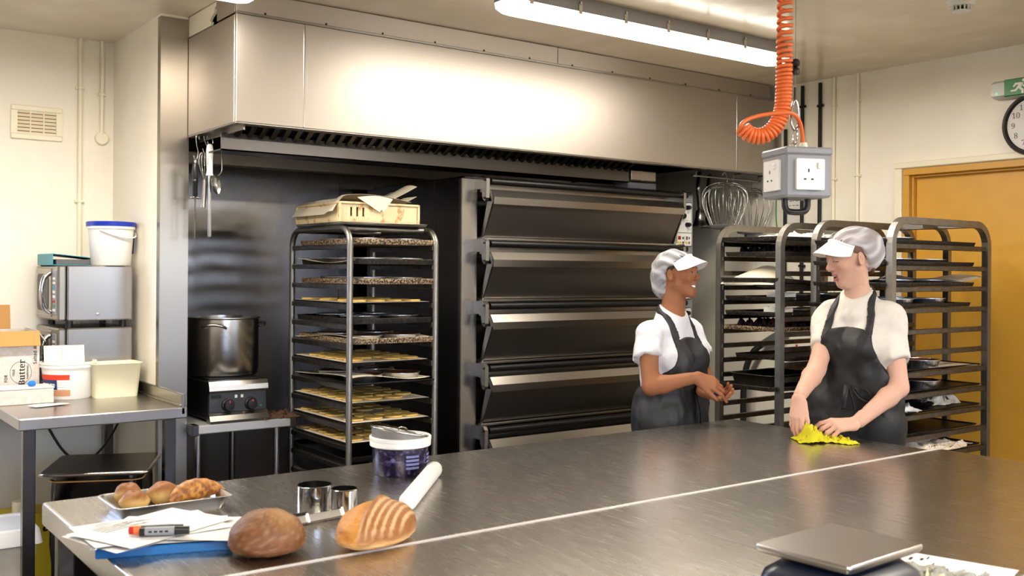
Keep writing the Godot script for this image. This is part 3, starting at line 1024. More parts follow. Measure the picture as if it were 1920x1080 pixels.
	slabs("shelf", M.ovenside, st, [[Vector3(0.01, 0.28, -0.60), Vector3(0.46, 0.30, -0.01)]])
	for x in [-0.006, 0.455]: slabs("corner_cap", M.ovenside, st, [[Vector3(x, 0.77, -0.05), Vector3(x + 0.03, 0.82, 0.006)]])
	var h := thing("induction_hob", "countertop hob with two black knobs, under the stock pot", "hob", Vector3(1.725, 0.816, -4.40))
	s = S()
	slab(s, Vector3(-0.135, 0.012, -0.52), Vector3(0.135, 0.185, -0.012), 0.004)
	obj("casing", s, M.traydark, h)
	s = S()
	slab(s, Vector3(-0.12, 0.185, -0.50), Vector3(0.12, 0.195, -0.04), 0.003)
	obj("hot_plate", s, M.black, h)
	var X := Transform3D(Basis(Vector3(0, 0, 1), Vector3(0, 1, 0), Vector3(-1, 0, 0)), Vector3.ZERO)
	s = S()
	prism(s, PackedVector2Array([Vector2(-0.02, 0.135), Vector2(0.012, 0.135), Vector2(0.016, 0.145), Vector2(0.012, 0.168), Vector2(0.002, 0.186), Vector2(-0.02, 0.190)]), 0.276, X)
	obj("upper_trim", s, M.steel, h)
	s = S()
	prism(s, PackedVector2Array([Vector2(-0.02, 0.0), Vector2(0.028, 0.0), Vector2(0.030, 0.012), Vector2(0.018, 0.034), Vector2(0.006, 0.046), Vector2(-0.02, 0.048)]), 0.276, X)
	obj("lower_trim", s, M.steel, h)
	s = S()
	slab(s, Vector3(-0.134, 0.046, -0.02), Vector3(0.134, 0.137, 0.0), 0.002)
	obj("front_panel", s, mat(Color(0.30, 0.295, 0.295), 0.35, 0.8), h)
	for x in [-0.048, 0.060]:
		s = S()
		lathe(s, [Vector2(0, 0), Vector2(0.030, 0), Vector2(0.029, 0.008), Vector2(0.024, 0.010), Vector2(0.022, 0.028), Vector2(0, 0.030)], 20, Transform3D(Basis(Vector3(1, 0, 0), PI / 2), Vector3(x, 0.078, 0)))
		var kn := obj("knob", s, M.black, h)
		s = S()
		box(s, Vector3(x, 0.092, 0.026), Vector3(0.005, 0.016, 0.006), 0.001)
		obj("pointer", s, mat(Color(0.85, 0.15, 0.06), 0.4), kn)
	s = S()
	box(s, Vector3(-0.100, 0.118, 0.001), Vector3(0.045, 0.014, 0.003), 0.001)
	obj("badge", s, M.black, h)
	for x in [-0.01, 0.018]:
		s = S()
		box(s, Vector3(x, 0.115, 0.001), Vector3(0.012, 0.014, 0.003), 0.001)
		obj("indicator", s, M.socket, h)
	s = S()
	box(s, Vector3(0.108, 0.066, 0.001), Vector3(0.010, 0.008, 0.003), 0.001)
	obj("green_lamp", s, M.green, h)
	var p := thing("stock_pot", "tall stainless stock pot standing on the countertop hob", "pot", Vector3(1.735, 1.011, -4.62))
	s = S()
	lathe(s, [Vector2(0, 0.0), Vector2(0.150, 0.0), Vector2(0.158, 0.006), Vector2(0.160, 0.02), Vector2(0.163, 0.024), Vector2(0.163, 0.262), Vector2(0.172, 0.268), Vector2(0.172, 0.272), Vector2(0.160, 0.272), Vector2(0.160, 0.03), Vector2(0.0, 0.028)], 48)
	obj("body", s, M.pot, p)
	for sg in [-1.0, 1.0]:
		s = S()
		var d0 := Vector3(sg * 0.80, 0, -sg * 0.1).normalized()
		if sg < 0: d0 = Vector3(-0.55, 0, 0.83)
		var sd := d0.cross(Vector3.UP)
		tube(s, smooth_path([d0 * 0.163 + sd * 0.05 + Vector3(0, 0.225, 0), d0 * 0.19 + sd * 0.048 + Vector3(0, 0.232, 0), d0 * 0.205 + sd * 0.02 + Vector3(0, 0.24, 0), d0 * 0.205 - sd * 0.02 + Vector3(0, 0.24, 0), d0 * 0.19 - sd * 0.048 + Vector3(0, 0.232, 0), d0 * 0.163 - sd * 0.05 + Vector3(0, 0.225, 0)], 4), 0.0065, 8)
		obj("handle", s, M.steel, p)
	p = thing("saucepan", "dark wide pan on the lower shelf of the hob stand", "pan", Vector3(1.735, 0.30, -4.56))
	s = S()
	lathe(s, [Vector2(0, 0), Vector2(0.13, 0), Vector2(0.15, 0.10), Vector2(0.147, 0.10), Vector2(0.127, 0.004), Vector2(0, 0.004)], 32)
	obj("body", s, M.traydark, p)
	for sg in [-1.0, 1.0]:
		s = S()
		tube(s, smooth_path([Vector3(sg * 0.145, 0.08, 0.05), Vector3(sg * 0.185, 0.095, 0.035), Vector3(sg * 0.185, 0.095, -0.035), Vector3(sg * 0.145, 0.08, -0.05)], 4), 0.005, 6)
		obj("handle", s, M.traydark, p)
	var cl := obj("oven_cloth", _crumple(0.16, 0.13, 0.035, 5), mat(Color(0.28, 0.17, 0.08), 0.9), self, Vector3(1.93, 0.818, -4.44))
	metas(cl, "crumpled brown cloth at the right end of the hob stand", "cloth")
	# waste bin under the side table: a steel lid on a black bag
	var w := thing("waste_bin", "black bagged waste bin with a flat steel lid under the side table", "bin", Vector3(1.125, 0, -4.335), -0.42)
	s = S()
	var rings := []
	for i in 11:
		var y := 0.685 * i / 10.0
		var r := ring_rect(0.34, 0.36, y, 0.05, Vector3.ZERO, 6)
		for k in r.size():
			var v: Vector3 = r[k]
			var wv := sin(k * 2.3 + y * 9.0) * 0.006 + sin(k * 1.1 - y * 21.0) * 0.005
			r[k] = v + Vector3(v.x, 0, v.z).normalized() * wv * (1.0 if i < 10 else 0.4)
		rings.append(r)
	loft(s, rings)
	obj("bag", s, M.bag, w)
	s = S()
	rings = []
	for q in [[0.686, 0.38, 0.40], [0.692, 0.41, 0.43], [0.698, 0.415, 0.435], [0.704, 0.395, 0.415]]: rings.append(ring_rect(q[1], q[2], q[0], 0.03, Vector3.ZERO, 4))
	loft(s, rings)
	obj("lid", s, M.oven, w)
	s = S()
	tube(s, ring_rect(0.352, 0.372, 0.665, 0.05, Vector3.ZERO, 6), 0.003, 6, true)
	obj("bag_band", s, M.card, w)
	# white ingredient bins at the far left
	for k in 2:
		var wb := thing("ingredient_bin", "white lidded plastic bin behind the front leg of the side table, the upper" if k == 0 else "white lidded plastic bin at bottom left, the lower", "bin", Vector3(0.768, 0.245 if k == 0 else 0.0, -4.43), 0.0, "white bins under the side table")
		s = S()
		rings = []
		for q in [[0.0, 0.17, 0.26], [0.20, 0.20, 0.30]]: rings.append(ring_rect(q[1], q[2], q[0], 0.02, Vector3.ZERO, 3))
		loft(s, rings)
		obj("body", s, mat(Color(0.80, 0.78, 0.72), 0.4), wb)
		s = S()
		rings = []
		for q in [[0.180, 0.235, 0.335], [0.235, 0.215, 0.315], [0.243, 0.20, 0.30], [0.243, 0.17, 0.27], [0.236, 0.165, 0.265]]: rings.append(ring_rect(q[1], q[2], q[0], 0.025, Vector3.ZERO, 4))
		loft(s, rings)
		obj("lid", s, mat(Color(0.88, 0.89, 0.90), 0.35), wb)
	var yb := thing("yellow_carton", "yellow carton low against the wall behind the white bins", "box", Vector3(0.98, 0, -5.0))
	s = S()
	box(s, Vector3(0, 0.2, 0), Vector3(0.34, 0.40, 0.2), 0.004)
	obj("carton", s, M.yellowbox, yb)
	words("print", "all", 0.05, M.ink, yb, Transform3D(Basis(), Vector3(0.07, 0.34, 0.1004)))
	s = S()
	lathe(s, [Vector2(0, 0), Vector2(0.04, 0), Vector2(0.04, 0.05), Vector2(0.036, 0.055), Vector2(0, 0.055)], 20)
	var jar := obj("white_jar", s, M.offwhite, self, Vector3(0.935, 0.40, -4.96))
	metas(jar, "small white jar standing on the yellow carton", "jar")
	# black cables hanging under the side table
	s = S()
	tube(s, smooth_path([Vector3(1.10, 0.93, -5.16), Vector3(1.14, 0.84, -5.15), Vector3(1.30, 0.80, -5.12), Vector3(1.365, 0.83, -4.95), Vector3(1.368, 0.90, -4.85)], 8), 0.006, 6)
	var cb := obj("power_cable", s, M.black)
	metas(cb, "black cable looping under the side table by the alcove corner, upper loop", "cable")
	s = S()
	tube(s, smooth_path([Vector3(1.06, 0.80, -5.165), Vector3(1.16, 0.62, -5.15), Vector3(1.26, 0.58, -5.12), Vector3(1.34, 0.72, -5.0), Vector3(1.372, 0.92, -4.88), Vector3(1.374, 1.20, -4.86)], 8), 0.006, 6)
	cb = obj("power_cable", s, M.black)
	metas(cb, "black cable hanging down the alcove side behind the microwaves", "cable")

func _card(w: float, h: float) -> SurfaceTool:
	var s := S()
	sheet(s, func(u, v): return Vector3((u - 0.5) * w, v * h, -v * 0.02 + 0.006 * sin(u * 3.0)), 8, 3, 0.0015)
	return s

func _leaf(w: float, d: float, lift: float, sd: int, thick := 0.0006) -> SurfaceTool:
	var s := S()
	sheet(s, func(u, v): return Vector3((u - 0.5) * w, lift * (0.5 + 0.5 * sin(u * 5.0 + sd) * cos(v * 4.0 + sd * 1.7)) + 0.001, (0.5 - v) * d), 14, 10, thick)
	return s

func _crumple(w: float, d: float, h: float, sd: int, n := 26) -> SurfaceTool:
	var s := S()
	var nz := FastNoiseLite.new()
	nz.seed = sd
	nz.frequency = 1.0
	sheet(s, func(u, v):
		var e: float = clampf(minf(minf(u, 1.0 - u), minf(v, 1.0 - v)) * 5.0, 0.0, 1.0)
		var q: float = nz.get_noise_2d(u * 3.2, v * 3.2) * 0.8 + nz.get_noise_2d(u * 8.0 + 9.0, v * 8.0) * 0.35
		var x: float = nz.get_noise_2d(u * 2.5 + 20.0, v * 2.5) * 0.18
		var z: float = nz.get_noise_2d(u * 2.5, v * 2.5 + 40.0) * 0.18
		return Vector3((u - 0.5 + x) * w, 0.002 + h * (0.25 + 0.75 * absf(q) * 1.5) * e, (0.5 - v + z) * d), n, n, 0.0018)
	return s
# ------------------------------------------------------------------ trolley racks and what lies on them
# A rack stands at its middle; trays slide along its own z. U frames rise on its left and right (local x).
func rack(label: String, at: Vector3, turn: float, w: float, d: float, top: float, levels: Array, square: bool, m: Material, mr: Material) -> Node3D:
	var t := thing("rack_trolley", label, "rack", at, turn, "tray racks")
	var r := 0.0175 if square else 0.0135
	var rad := 0.10 if square else 0.075
	for sx in [-1, 1]:
		var c := Vector3(sx * w / 2, 0, 0)
		var pts := [c + Vector3(0, 0.13, d / 2)]
		pts += arc(c + Vector3(0, top - rad, d / 2 - rad), Vector3(0, 0, 1), Vector3(0, 1, 0), rad, 0, PI / 2, 7)
		pts += arc(c + Vector3(0, top - rad, -d / 2 + rad), Vector3(0, 1, 0), Vector3(0, 0, -1), rad, 0, PI / 2, 7)
		pts.append(c + Vector3(0, 0.13, -d / 2))
		var s := S()
		if square: tube(s, pts, r * 1.2, 4, false, 1.0, Vector3(1, 0, 0), PI / 4)
		else: tube(s, pts, r, 12)
		obj("frame", s, m, t)
		for y in levels:
			s = S()
			slab(s, c + Vector3(-0.012 - sx * 0.006, y - 0.011, -d / 2), c + Vector3(0.012 - sx * 0.006, y + 0.011, d / 2), 0.002)
			obj("runner", s, mr, t)
	for z in [-d / 2 + 0.05, d / 2 - 0.05]:
		slabs("base_bar", m, t, [[Vector3(-w / 2, 0.13, z - 0.015), Vector3(w / 2, 0.16, z + 0.015)]])
	for z in [-d / 2 + rad + 0.02, d / 2 - rad - 0.02]:
		if square:
			if z < 0: slabs("top_bar", m, t, [[Vector3(-w / 2, top - 0.016, z - 0.013), Vector3(w / 2, top + 0.014, z + 0.013)]])
		else:
			tubes("top_bar", m, t, [[Vector3(-w / 2, top, z), Vector3(w / 2, top, z)]], r, 10)
	for sx in [-1, 1]:
		for sz in [-1, 1]:
			var p := Vector3(sx * (w / 2 - 0.01), 0, sz * (d / 2 - 0.02))
			var s := S()
			tube(s, [p + Vector3(-0.012, 0.05, 0), p + Vector3(0.012, 0.05, 0)], 0.05, 16)
			obj("castor", s, M.rubber, t)
			slabs("castor_fork", M.steel, t, [[p + Vector3(-0.018, 0.05, -0.012), p + Vector3(-0.013, 0.135, 0.012)], [p + Vector3(0.013, 0.05, -0.012), p + Vector3(0.018, 0.135, 0.012)]], 0.001)
	return t

func lies(o: Node3D, label: String, cat: String, group := "") -> Node3D:
	metas(o, label, cat, group)
	return o

func foil_case(label: String, at: Vector3, r: float, h: float, fill: Material, group := "foil tart cases") -> Node3D:
	var t := thing("foil_case" if fill == null else "foil_pie", label, "pie" if fill else "foil case", at, 0.0, group)
	var s := S()
	lathe(s, [Vector2(0, 0), Vector2(r * 0.84, 0), Vector2(r * 0.97, h * 0.93), Vector2(r, h * 0.93), Vector2(r, h), Vector2(r * 0.94, h), Vector2(r * 0.82, 0.002), Vector2(0, 0.002)], 72, Transform3D(), 0.014, 1)
	obj("foil", s, M.foil, t)
	if fill:
		s = S()
		lathe(s, [Vector2(0, 0.0035), Vector2(r * 0.83, 0.0035), Vector2(r * 0.92, h * 0.86), Vector2(r * 0.86, h * 0.95), Vector2(r * 0.80, h * 0.80), Vector2(0, h * 0.84)], 36)
		obj("filling", s, fill, t)
	return t

func tray(label: String, at: Vector3, turn: float, w: float, d: float, m: Material, group: String, h := 0.022) -> Node3D:
	var s := S()
	pan(s, w, d, h, 0.006, 0.003, 0.004, 0.0, 1)
	var o := obj("baking_tray", s, m, self, at)
	o.rotation.y = turn
	metas(o, label, "tray", group)
	return o

func paper_on(label: String, at: Vector3, turn: float, w: float, d: float, lift: float, sd: int, group := "") -> Node3D:
	var o := obj("baking_paper", _leaf(w, d, lift, sd), M.parch, self, at)
	o.rotation.y = turn
	metas(o, label, "baking paper", group)
	return o

func racks():
	var nth := ["topmost", "second", "third", "fourth", "fifth", "sixth", "seventh", "eighth", "ninth", "tenth", "eleventh", "twelfth", "thirteenth"]
	# ---- the rack of round tube beside the oven: its front looks at the camera
	var lv := []
	for k in 17: lv.append(1.608 - 0.0875 * k)
	var C := Vector3(2.24, 0, -4.19)
	rack("round-tube tray rack beside the left side of the deck oven", C, 0.0, 0.435, 0.59, 1.69, lv, false, M.rack, M.rackdark)
	var bis := S()
	lathe(bis, [Vector2(0, 0), Vector2(0.041, 0), Vector2(0.0435, 0.003), Vector2(0.042, 0.008), Vector2(0, 0.0095)], 20)
	bis.generate_normals()
	bis.index()
	var bism := bis.commit()
	var what := ["foil", "foil", "pie", "bis", "foil", "pie", "bis", "pie", "bis", "bis", "bis", "none"]
	var rng := RandomNumberGenerator.new()
	rng.seed = 7
	for k in 12:
		var y: float = lv[k] + 0.012
		var kind: String = what[k]
		var says = {"foil": "empty foil cases", "pie": "dark pies in foil", "bis": "pale round biscuits", "none": "nothing on it"}[kind]
		var m: Material = M.traycrust if k in [0, 2, 5] else (M.tray if k in [1, 4] else M.traydark)
		var flat: bool = kind == "bis"
		var fz: float = [0.012, 0.012, 0.012, -0.02, 0.0, 0.012, -0.03, 0.02, -0.02, -0.02, -0.03, -0.06][k]
		var shift: float = [0.018, 0.024, 0.022, 0.0, 0.008, 0.012, 0.0, 0.01, 0.0, 0.0, 0.0, 0.0][k]
		tray("%s tray down the rack beside the oven, with %s" % [nth[k], says], C + Vector3(shift, y, fz), 0.0, 0.41, 0.575, m, "trays in the rack beside the oven", 0.006 if flat or k == 7 else 0.024)
		if flat or k in [1, 5, 7]:
			paper_on("baking paper lining the %s tray of the rack beside the oven" % nth[k], C + Vector3(0, y + (0.0065 if flat or k == 7 else 0.004), fz + (0.0 if flat else -0.03)), 0.0, 0.40, 0.585, 0.0 if flat else 0.03, k, "baking paper in the rack beside the oven")
		if flat:
			for i in 4:
				for j in 6:
					if rng.randf() < 0.06: continue
					var o := obj("biscuit", bism, M.biscuit, self, C + Vector3((i - 1.5) * 0.095 + rng.randf_range(-0.006, 0.006), y + 0.0085, fz + 0.225 - j * 0.09 + rng.randf_range(-0.006, 0.006)))
					lies(o, "biscuit %s from the left in the %s row of the %s tray beside the oven" % [["first", "second", "third", "fourth"][i], ["front", "second", "third", "fourth", "fifth", "back"][j], nth[k]], "biscuit", "biscuits on the %s tray" % nth[k])
		elif kind != "none":
			for i in 2:
				for j in 2:
					var fill: Material = M.piefill if kind == "pie" else null
					var fy := y + (0.0045 if k == 7 else 0.0035)
					foil_case("%s of the %s tray beside the oven" % [("dark-filled foil pie at the " if fill else "empty foil case at the ") + ("front " if j == 0 else "back ") + ("left" if i == 0 else "right"), nth[k]], C + Vector3((i - 0.5) * 0.195 + shift, fy, fz + 0.15 - j * 0.24), 0.093, 0.026 if k < 3 else 0.030, fill, "round foils in the rack beside the oven")
	# a flat tray on top of it, a cream plastic crate and loose baking paper
	tray("shallow tray lying on top of the rack beside the oven, under the crate", C + Vector3(-0.02, 1.7045, 0.02), 0.0, 0.42, 0.50, M.rack, "", 0.012)
	crate(Vector3(2.215, 1.7175, -4.20))
	# ---- the two racks of square tube at the right
	lv = []
	for k in 20: lv.append(1.642 - 0.0693 * k)
	var A := Vector3(4.078, 0, -3.098)
	rack("square-tube tray rack between the two bakers", A, -PI / 2, 0.355, 0.805, 1.722, lv, true, M.rack, M.rackdark)
	var lb := []
	for k in 16: lb.append(1.6234 - 0.0923 * k)
	var B := Vector3(4.195, 0, -2.64)
	var rb := rack("square-tube tray rack before the yellow door, behind the right-hand baker", B, -PI / 2, 0.38, 0.77, 1.735, lb, true, M.rack, M.rackdark)
	var s := S()   # the upright stop at its far end
	var stop := [Vector3(-0.005, 0.14, -0.385)]
	stop += arc(Vector3(-0.005, 1.735 - 0.1, -0.285), Vector3(0, 0, -1), Vector3(0, 1, 0), 0.1, 0, PI / 2, 6)
	stop.append(Vector3(-0.005, 1.735, -0.15))
	stop.reverse()
	tube(s, stop, 0.02, 4, false, 1.0, Vector3(1, 0, 0), PI / 4)
	obj("stop_bar", s, M.rack, rb)
	# trays of the middle rack
	var G := "trays in the rack between the bakers"
	var ay := func(k: int) -> float: return lv[k] + 0.012
	for q in [[0, -0.04, 0.0, "heaped with white meringue"], [1, -0.015, 0.0, "with torn purple liner"], [3, -0.06, 0.16, "askew under loose paper"], [4, -0.015, 0.0, "with a labelled blue foil"], [5, -0.015, 0.0, "with a second labelled blue foil"], [6, -0.02, 0.0, "of purple and red pastry"], [8, 0.06, 0.0, "half hidden by the right-hand baker's arm"], [10, -0.10, 0.10, "carrying the roasting tin"]]:
		var o := tray("%s tray of the rack between the bakers, %s" % [nth[q[0]], q[3]], Vector3(A.x + q[1], ay.call(q[0]), A.z), -PI / 2 + q[2] * 0.35, 0.33, 0.74, M.tray if q[0] != 6 else M.traycrust, G, 0.02)
		if q[2] > 0.0: o.rotation.x = -q[2] * 0.3
	var mer := obj("meringue", _crumple(0.62, 0.28, 0.045, 12, 40), M.flour, self, Vector3(A.x + 0.02, ay.call(0) + 0.012, A.z))
	metas(mer, "heap of white meringue on the topmost tray of the middle rack", "meringue")
	var pur := mat(Color(0.10, 0.07, 0.12), 0.5)
	for k in [1, 6]:
		var o := obj("purple_liner", _spiky(0.66, 0.30, 0.05, 30 + k), pur if k == 1 else mat(Color(0.20, 0.13, 0.20), 0.5), self, Vector3(A.x + 0.02, ay.call(k) + 0.006, A.z))
		metas(o, "torn dark purple liner spiking up from the second tray of the middle rack" if k == 1 else "torn purple and grey liner on the seventh tray of the middle rack", "liner")
	var rp := obj("red_wrapper", _crumple(0.09, 0.10, 0.03, 44), M.red, self, Vector3(3.83, ay.call(6) + 0.035, -3.02))
	metas(rp, "crumpled red wrapper on the seventh tray of the middle rack", "wrapper")
	s = S()      # a sheet that curls up in the rack's open end
	sheet(s, func(u, v):
		var up: float = sin(PI * clampf(0.12 + 0.80 * u, 0, 1))
		return Vector3(-0.10 + 0.16 * v * v, 0.004 + 0.088 * v * up, -0.155 + 0.31 * u), 20, 10, 0.0008)
	sheet(s, func(u, v): return Vector3(-0.10 + 0.62 * v, 0.003 + 0.02 * sin(v * 9.0) * u, 0.155 - 0.31 * u), 10, 16, 0.0008)
	var ps := obj("baking_paper", s, M.parch, self, Vector3(3.755, ay.call(3) + 0.003, A.z))
	metas(ps, "big sheet of baking paper curling up on the fourth tray of the middle rack", "baking paper")
	for k in [4, 5]:
		for i in 3:
			foil_case("blue-tinted foil case on the %s tray of the middle rack, %s" % [nth[k], ["left", "middle", "right"][i]], Vector3(A.x - 0.2 + i * 0.22, ay.call(k) + 0.0035, A.z + 0.07), 0.1, 0.03, mat(Color(0.10, 0.16, 0.36), 0.35), "blue foils in the middle rack")
		var lab := obj("paper_label", _leaf(0.13, 0.035, 0.0, 1), M.paper, self, Vector3(3.745 + (5 - k) * 0.02, ay.call(k) + 0.024, -2.985))
		lab.rotation = Vector3(PI / 2 - 0.1, -0.9, 0)
		metas(lab, "white paper label standing on the %s tray of the middle rack" % nth[k], "label")
	s = S()
	pan(s, 0.26, 0.36, 0.062, 0.04, 0.002, 0.014, 0.008, 5)
	var rt := obj("roasting_tin", s, M.rackdark, self, Vector3(3.86, ay.call(10) + 0.012, -3.10))
	rt.rotation.y = -PI / 2 + 0.05
	metas(rt, "deep rectangular roasting tin on a low tray of the middle rack", "roasting tin")
	# trays of the rack before the door
	G = "trays in the rack before the yellow door"
	var by := func(k: int) -> float: return lb[k] + 0.012
	for q in [[0, -0.05, "with foil cases"], [1, -0.06, "with dark tarts"], [2, -0.06, "with dark tarts and loose paper"], [3, -0.09, "with deep foil pies"], [6, 0.0, "with two brown pies"], [7, 0.0, "with brown pies"], [8, 0.0, "with crumpled paper and a black dish"], [9, -0.03, "empty"], [10, 0.0, "with the pale lattice pastry"]]:
		tray("%s tray down the rack before the yellow door, %s" % [nth[q[0]], q[2]], Vector3(B.x + q[1], by.call(q[0]), B.z), -PI / 2, 0.35, 0.74, M.tray if q[0] < 4 else M.traydark, G, 0.018 if q[0] < 4 else 0.009)
	for q in [[0, null], [1, M.traydark], [2, M.traydark], [3, M.traydark], [6, M.piefill], [7, M.piefill]]:
		for i in 2:
			for j in 2:
				if q[0] == 0 and i == 1 and j == 0: continue
				foil_case("%s on the %s tray of the rack before the door, %s %s" % [("brown pie in foil" if q[0] > 5 else "dark tart in foil") if q[1] else "bare foil case", nth[q[0]], "front" if j == 0 else "back", "left" if i == 0 else "right"], Vector3(B.x - 0.20 + i * 0.255 - (0.04 if q[0] > 5 else 0.0), by.call(q[0]) + 0.0035, B.z + 0.085 - j * 0.17), 0.083 if q[0] < 6 else 0.0845, 0.026 if q[0] < 3 else 0.036, q[1], "foil pies in the rack before the door")
	paper_on("baking paper poking out of the third tray before the door", Vector3(4.43, by.call(2) + 0.006, B.z), 0.1, 0.34, 0.36, 0.05, 3)
	paper_on("baking paper under the brown pies on the seventh tray before the door", Vector3(4.36, by.call(6) + 0.004, B.z), -0.05, 0.36, 0.34, 0.0, 3)
	var o2 := obj("crumpled_paper", _crumple(0.20, 0.24, 0.11, 51), M.parch, self, Vector3(4.40, by.call(8) + 0.006, B.z - 0.01))
	metas(o2, "crumpled baking paper standing up on the ninth tray before the door", "baking paper")
	o2 = obj("crumpled_paper", _crumple(0.26, 0.26, 0.055, 53), M.paper, self, Vector3(3.95, by.call(8) + 0.006, B.z + 0.03))
	metas(o2, "crumpled white paper beside the right-hand baker's elbow on the ninth tray", "paper")
	s = S()
	lathe(s, [Vector2(0, 0), Vector2(0.10, 0), Vector2(0.125, 0.02), Vector2(0.122, 0.022), Vector2(0.09, 0.006), Vector2(0, 0.006)], 28)
	o2 = obj("black_dish", s, M.black, self, Vector3(4.19, by.call(8) + 0.004, B.z + 0.02))
	metas(o2, "shallow black dish on the ninth tray before the door", "dish")
	var lat := mat(Color.WHITE, 0.75)
	lat.albedo_texture = noise_tex(0.05, Color(0.66, 0.52, 0.38), Color(0.95, 0.90, 0.81), 131, 4, 256, 0.2, 0.42)
	tri_tex(lat, Vector3(6, 6, 6))
	o2 = obj("lattice_pastry", _crumple(0.70, 0.34, 0.060, 57, 44), lat, self, Vector3(4.12, by.call(10) + 0.006, B.z))
	metas(o2, "large pale crinkled pastry slab on the lowest visible tray before the door", "pastry")
	paper_on("baking paper standing up behind the pale pastry slab", Vector3(4.34, by.call(10) + 0.015, B.z - 0.06), 0.4, 0.30, 0.24, 0.06, 9)

func _spiky(w: float, d: float, h: float, sd: int) -> SurfaceTool:
	var s := S()
	var nz := FastNoiseLite.new()
	nz.seed = sd
	nz.frequency = 1.0
	sheet(s, func(u, v):
		var q: float = absf(nz.get_noise_2d(u * 7.0, v * 5.0))
		var sp: float = pow(maxf(0.0, 1.0 - 6.0 * absf(q - 0.22)), 2.0)
		return Vector3((u - 0.5) * w, 0.004 + h * (0.35 * q + 0.9 * sp), (0.5 - v) * d), 60, 34, 0.0012)
	return s

func crate(at: Vector3):
	var t := thing("bread_crate", "cream plastic crate with slots on top of the rack beside the oven", "crate", at)
	var w := 0.40
	var d := 0.44
	var h := 0.088
	var m := mat(Color.WHITE, 0.45)
	m.albedo_texture = noise_tex(0.02, Color(0.86, 0.79, 0.62), Color(0.72, 0.55, 0.36), 141, 5, 256, 0.62, 0.85)
	tri_tex(m, Vector3(3, 3, 3))
	var s := S()
	slab(s, Vector3(-w / 2, 0, -d / 2), Vector3(w / 2, 0.006, d / 2), 0.002)
	for z in [-1, 1]:
		var z0: float = z * (d / 2 - 0.004)
		# wall pieces round three slots near the left corner
		var xs := [-w / 2, -0.148, -0.139, -0.118, -0.109, -0.088, -0.079, w / 2]
		for i in range(0, 8, 2): slab(s, Vector3(xs[i], 0.006, z0 - 0.004), Vector3(xs[i + 1], h, z0 + 0.004), 0.001)
		for i in range(1, 7, 2):
			slab(s, Vector3(xs[i], 0.006, z0 - 0.004), Vector3(xs[i + 1], 0.026, z0 + 0.004), 0.0005)
			slab(s, Vector3(xs[i], 0.066, z0 - 0.004), Vector3(xs[i + 1], h, z0 + 0.004), 0.0005)
	for x in [-1, 1]: slab(s, Vector3(x * (w / 2 - 0.004) - 0.004, 0.006, -d / 2), Vector3(x * (w / 2 - 0.004) + 0.004, h, d / 2), 0.001)
	for x in [-1, 1]:
		for z in [-1, 1]: slab(s, Vector3(x * w / 2 - 0.006, 0, z * d / 2 - 0.006), Vector3(x * w / 2 + 0.006, h + 0.001, z * d / 2 + 0.006), 0.002)
	obj("body", s, m, t)
	s = S()
	for q in [[-w / 2, d / 2, w / 2, d / 2], [-w / 2, -d / 2, w / 2, -d / 2]]:
		slab(s, Vector3(q[0], h - 0.008, q[1] - 0.007), Vector3(q[2], h + 0.002, q[3] + 0.007), 0.002)
	for x in [-1, 1]: slab(s, Vector3(x * w / 2 - 0.007, h - 0.008, -d / 2), Vector3(x * w / 2 + 0.007, h + 0.0013, d / 2), 0.002)
	obj("rim", s, m, t)
	var PM: StandardMaterial3D = M.parch
	s = S()      # the sheet that hangs over the left end and the front rim
	sheet(s, func(u, v):
		var x: float = -0.225 + u * 0.40
		var z: float = 0.20 - v * 0.42
		var y: float = h + 0.006 + 0.022 * sin(u * 3.0 + 0.3) - 0.07 * pow(maxf(0.0, 0.16 - u) * 6.0, 1.5)
		if v < 0.15: y += 0.012
		return Vector3(x, y, z), 24, 10, 0.0008)
	var o := obj("baking_paper", s, PM, self, at)
	metas(o, "sheet of baking paper draped over the left of the cream crate", "baking paper")
	s = S()      # a pointed corner hangs down in front
	sheet(s, func(u, v):
		var x: float = lerpf(-0.06 + 0.20 * v, 0.12 - 0.02 * v, u) - 0.05
		return Vector3(lerpf(-0.12, 0.06, u) + v * (0.5 - u) * 0.16 + 0.03 * v, h + 0.022 - v * 0.062 + 0.01 * sin(u * PI), d / 2 + 0.010 + v * 0.004), 12, 8, 0.0008)
	o = obj("baking_paper", s, PM, self, at)
	metas(o, "pointed corner of baking paper hanging over the crate's front", "baking paper")
	s = S()      # a stiff sheet sticking up at the right
	sheet(s, func(u, v): return Vector3(0.0 + u * 0.235, h - 0.012 + u * 0.085 + 0.012 * sin(v * 5.0) + 0.02 * u * u, 0.17 - v * 0.25 - u * 0.02), 16, 10, 0.0008)
	o = obj("baking_paper", s, PM, self, at)
	metas(o, "stiff sheet of baking paper sticking up from the crate's right end", "baking paper")
	s = S()
	sheet(s, func(u, v): return Vector3(0.02 + u * 0.19, h + 0.002 + u * 0.035 + 0.010 * sin(u * 7.0), 0.19 - v * 0.12), 14, 6, 0.0008)
	o = obj("baking_paper", s, PM, self, at)
	metas(o, "low sheet of baking paper lying along the crate's front right rim", "baking paper")
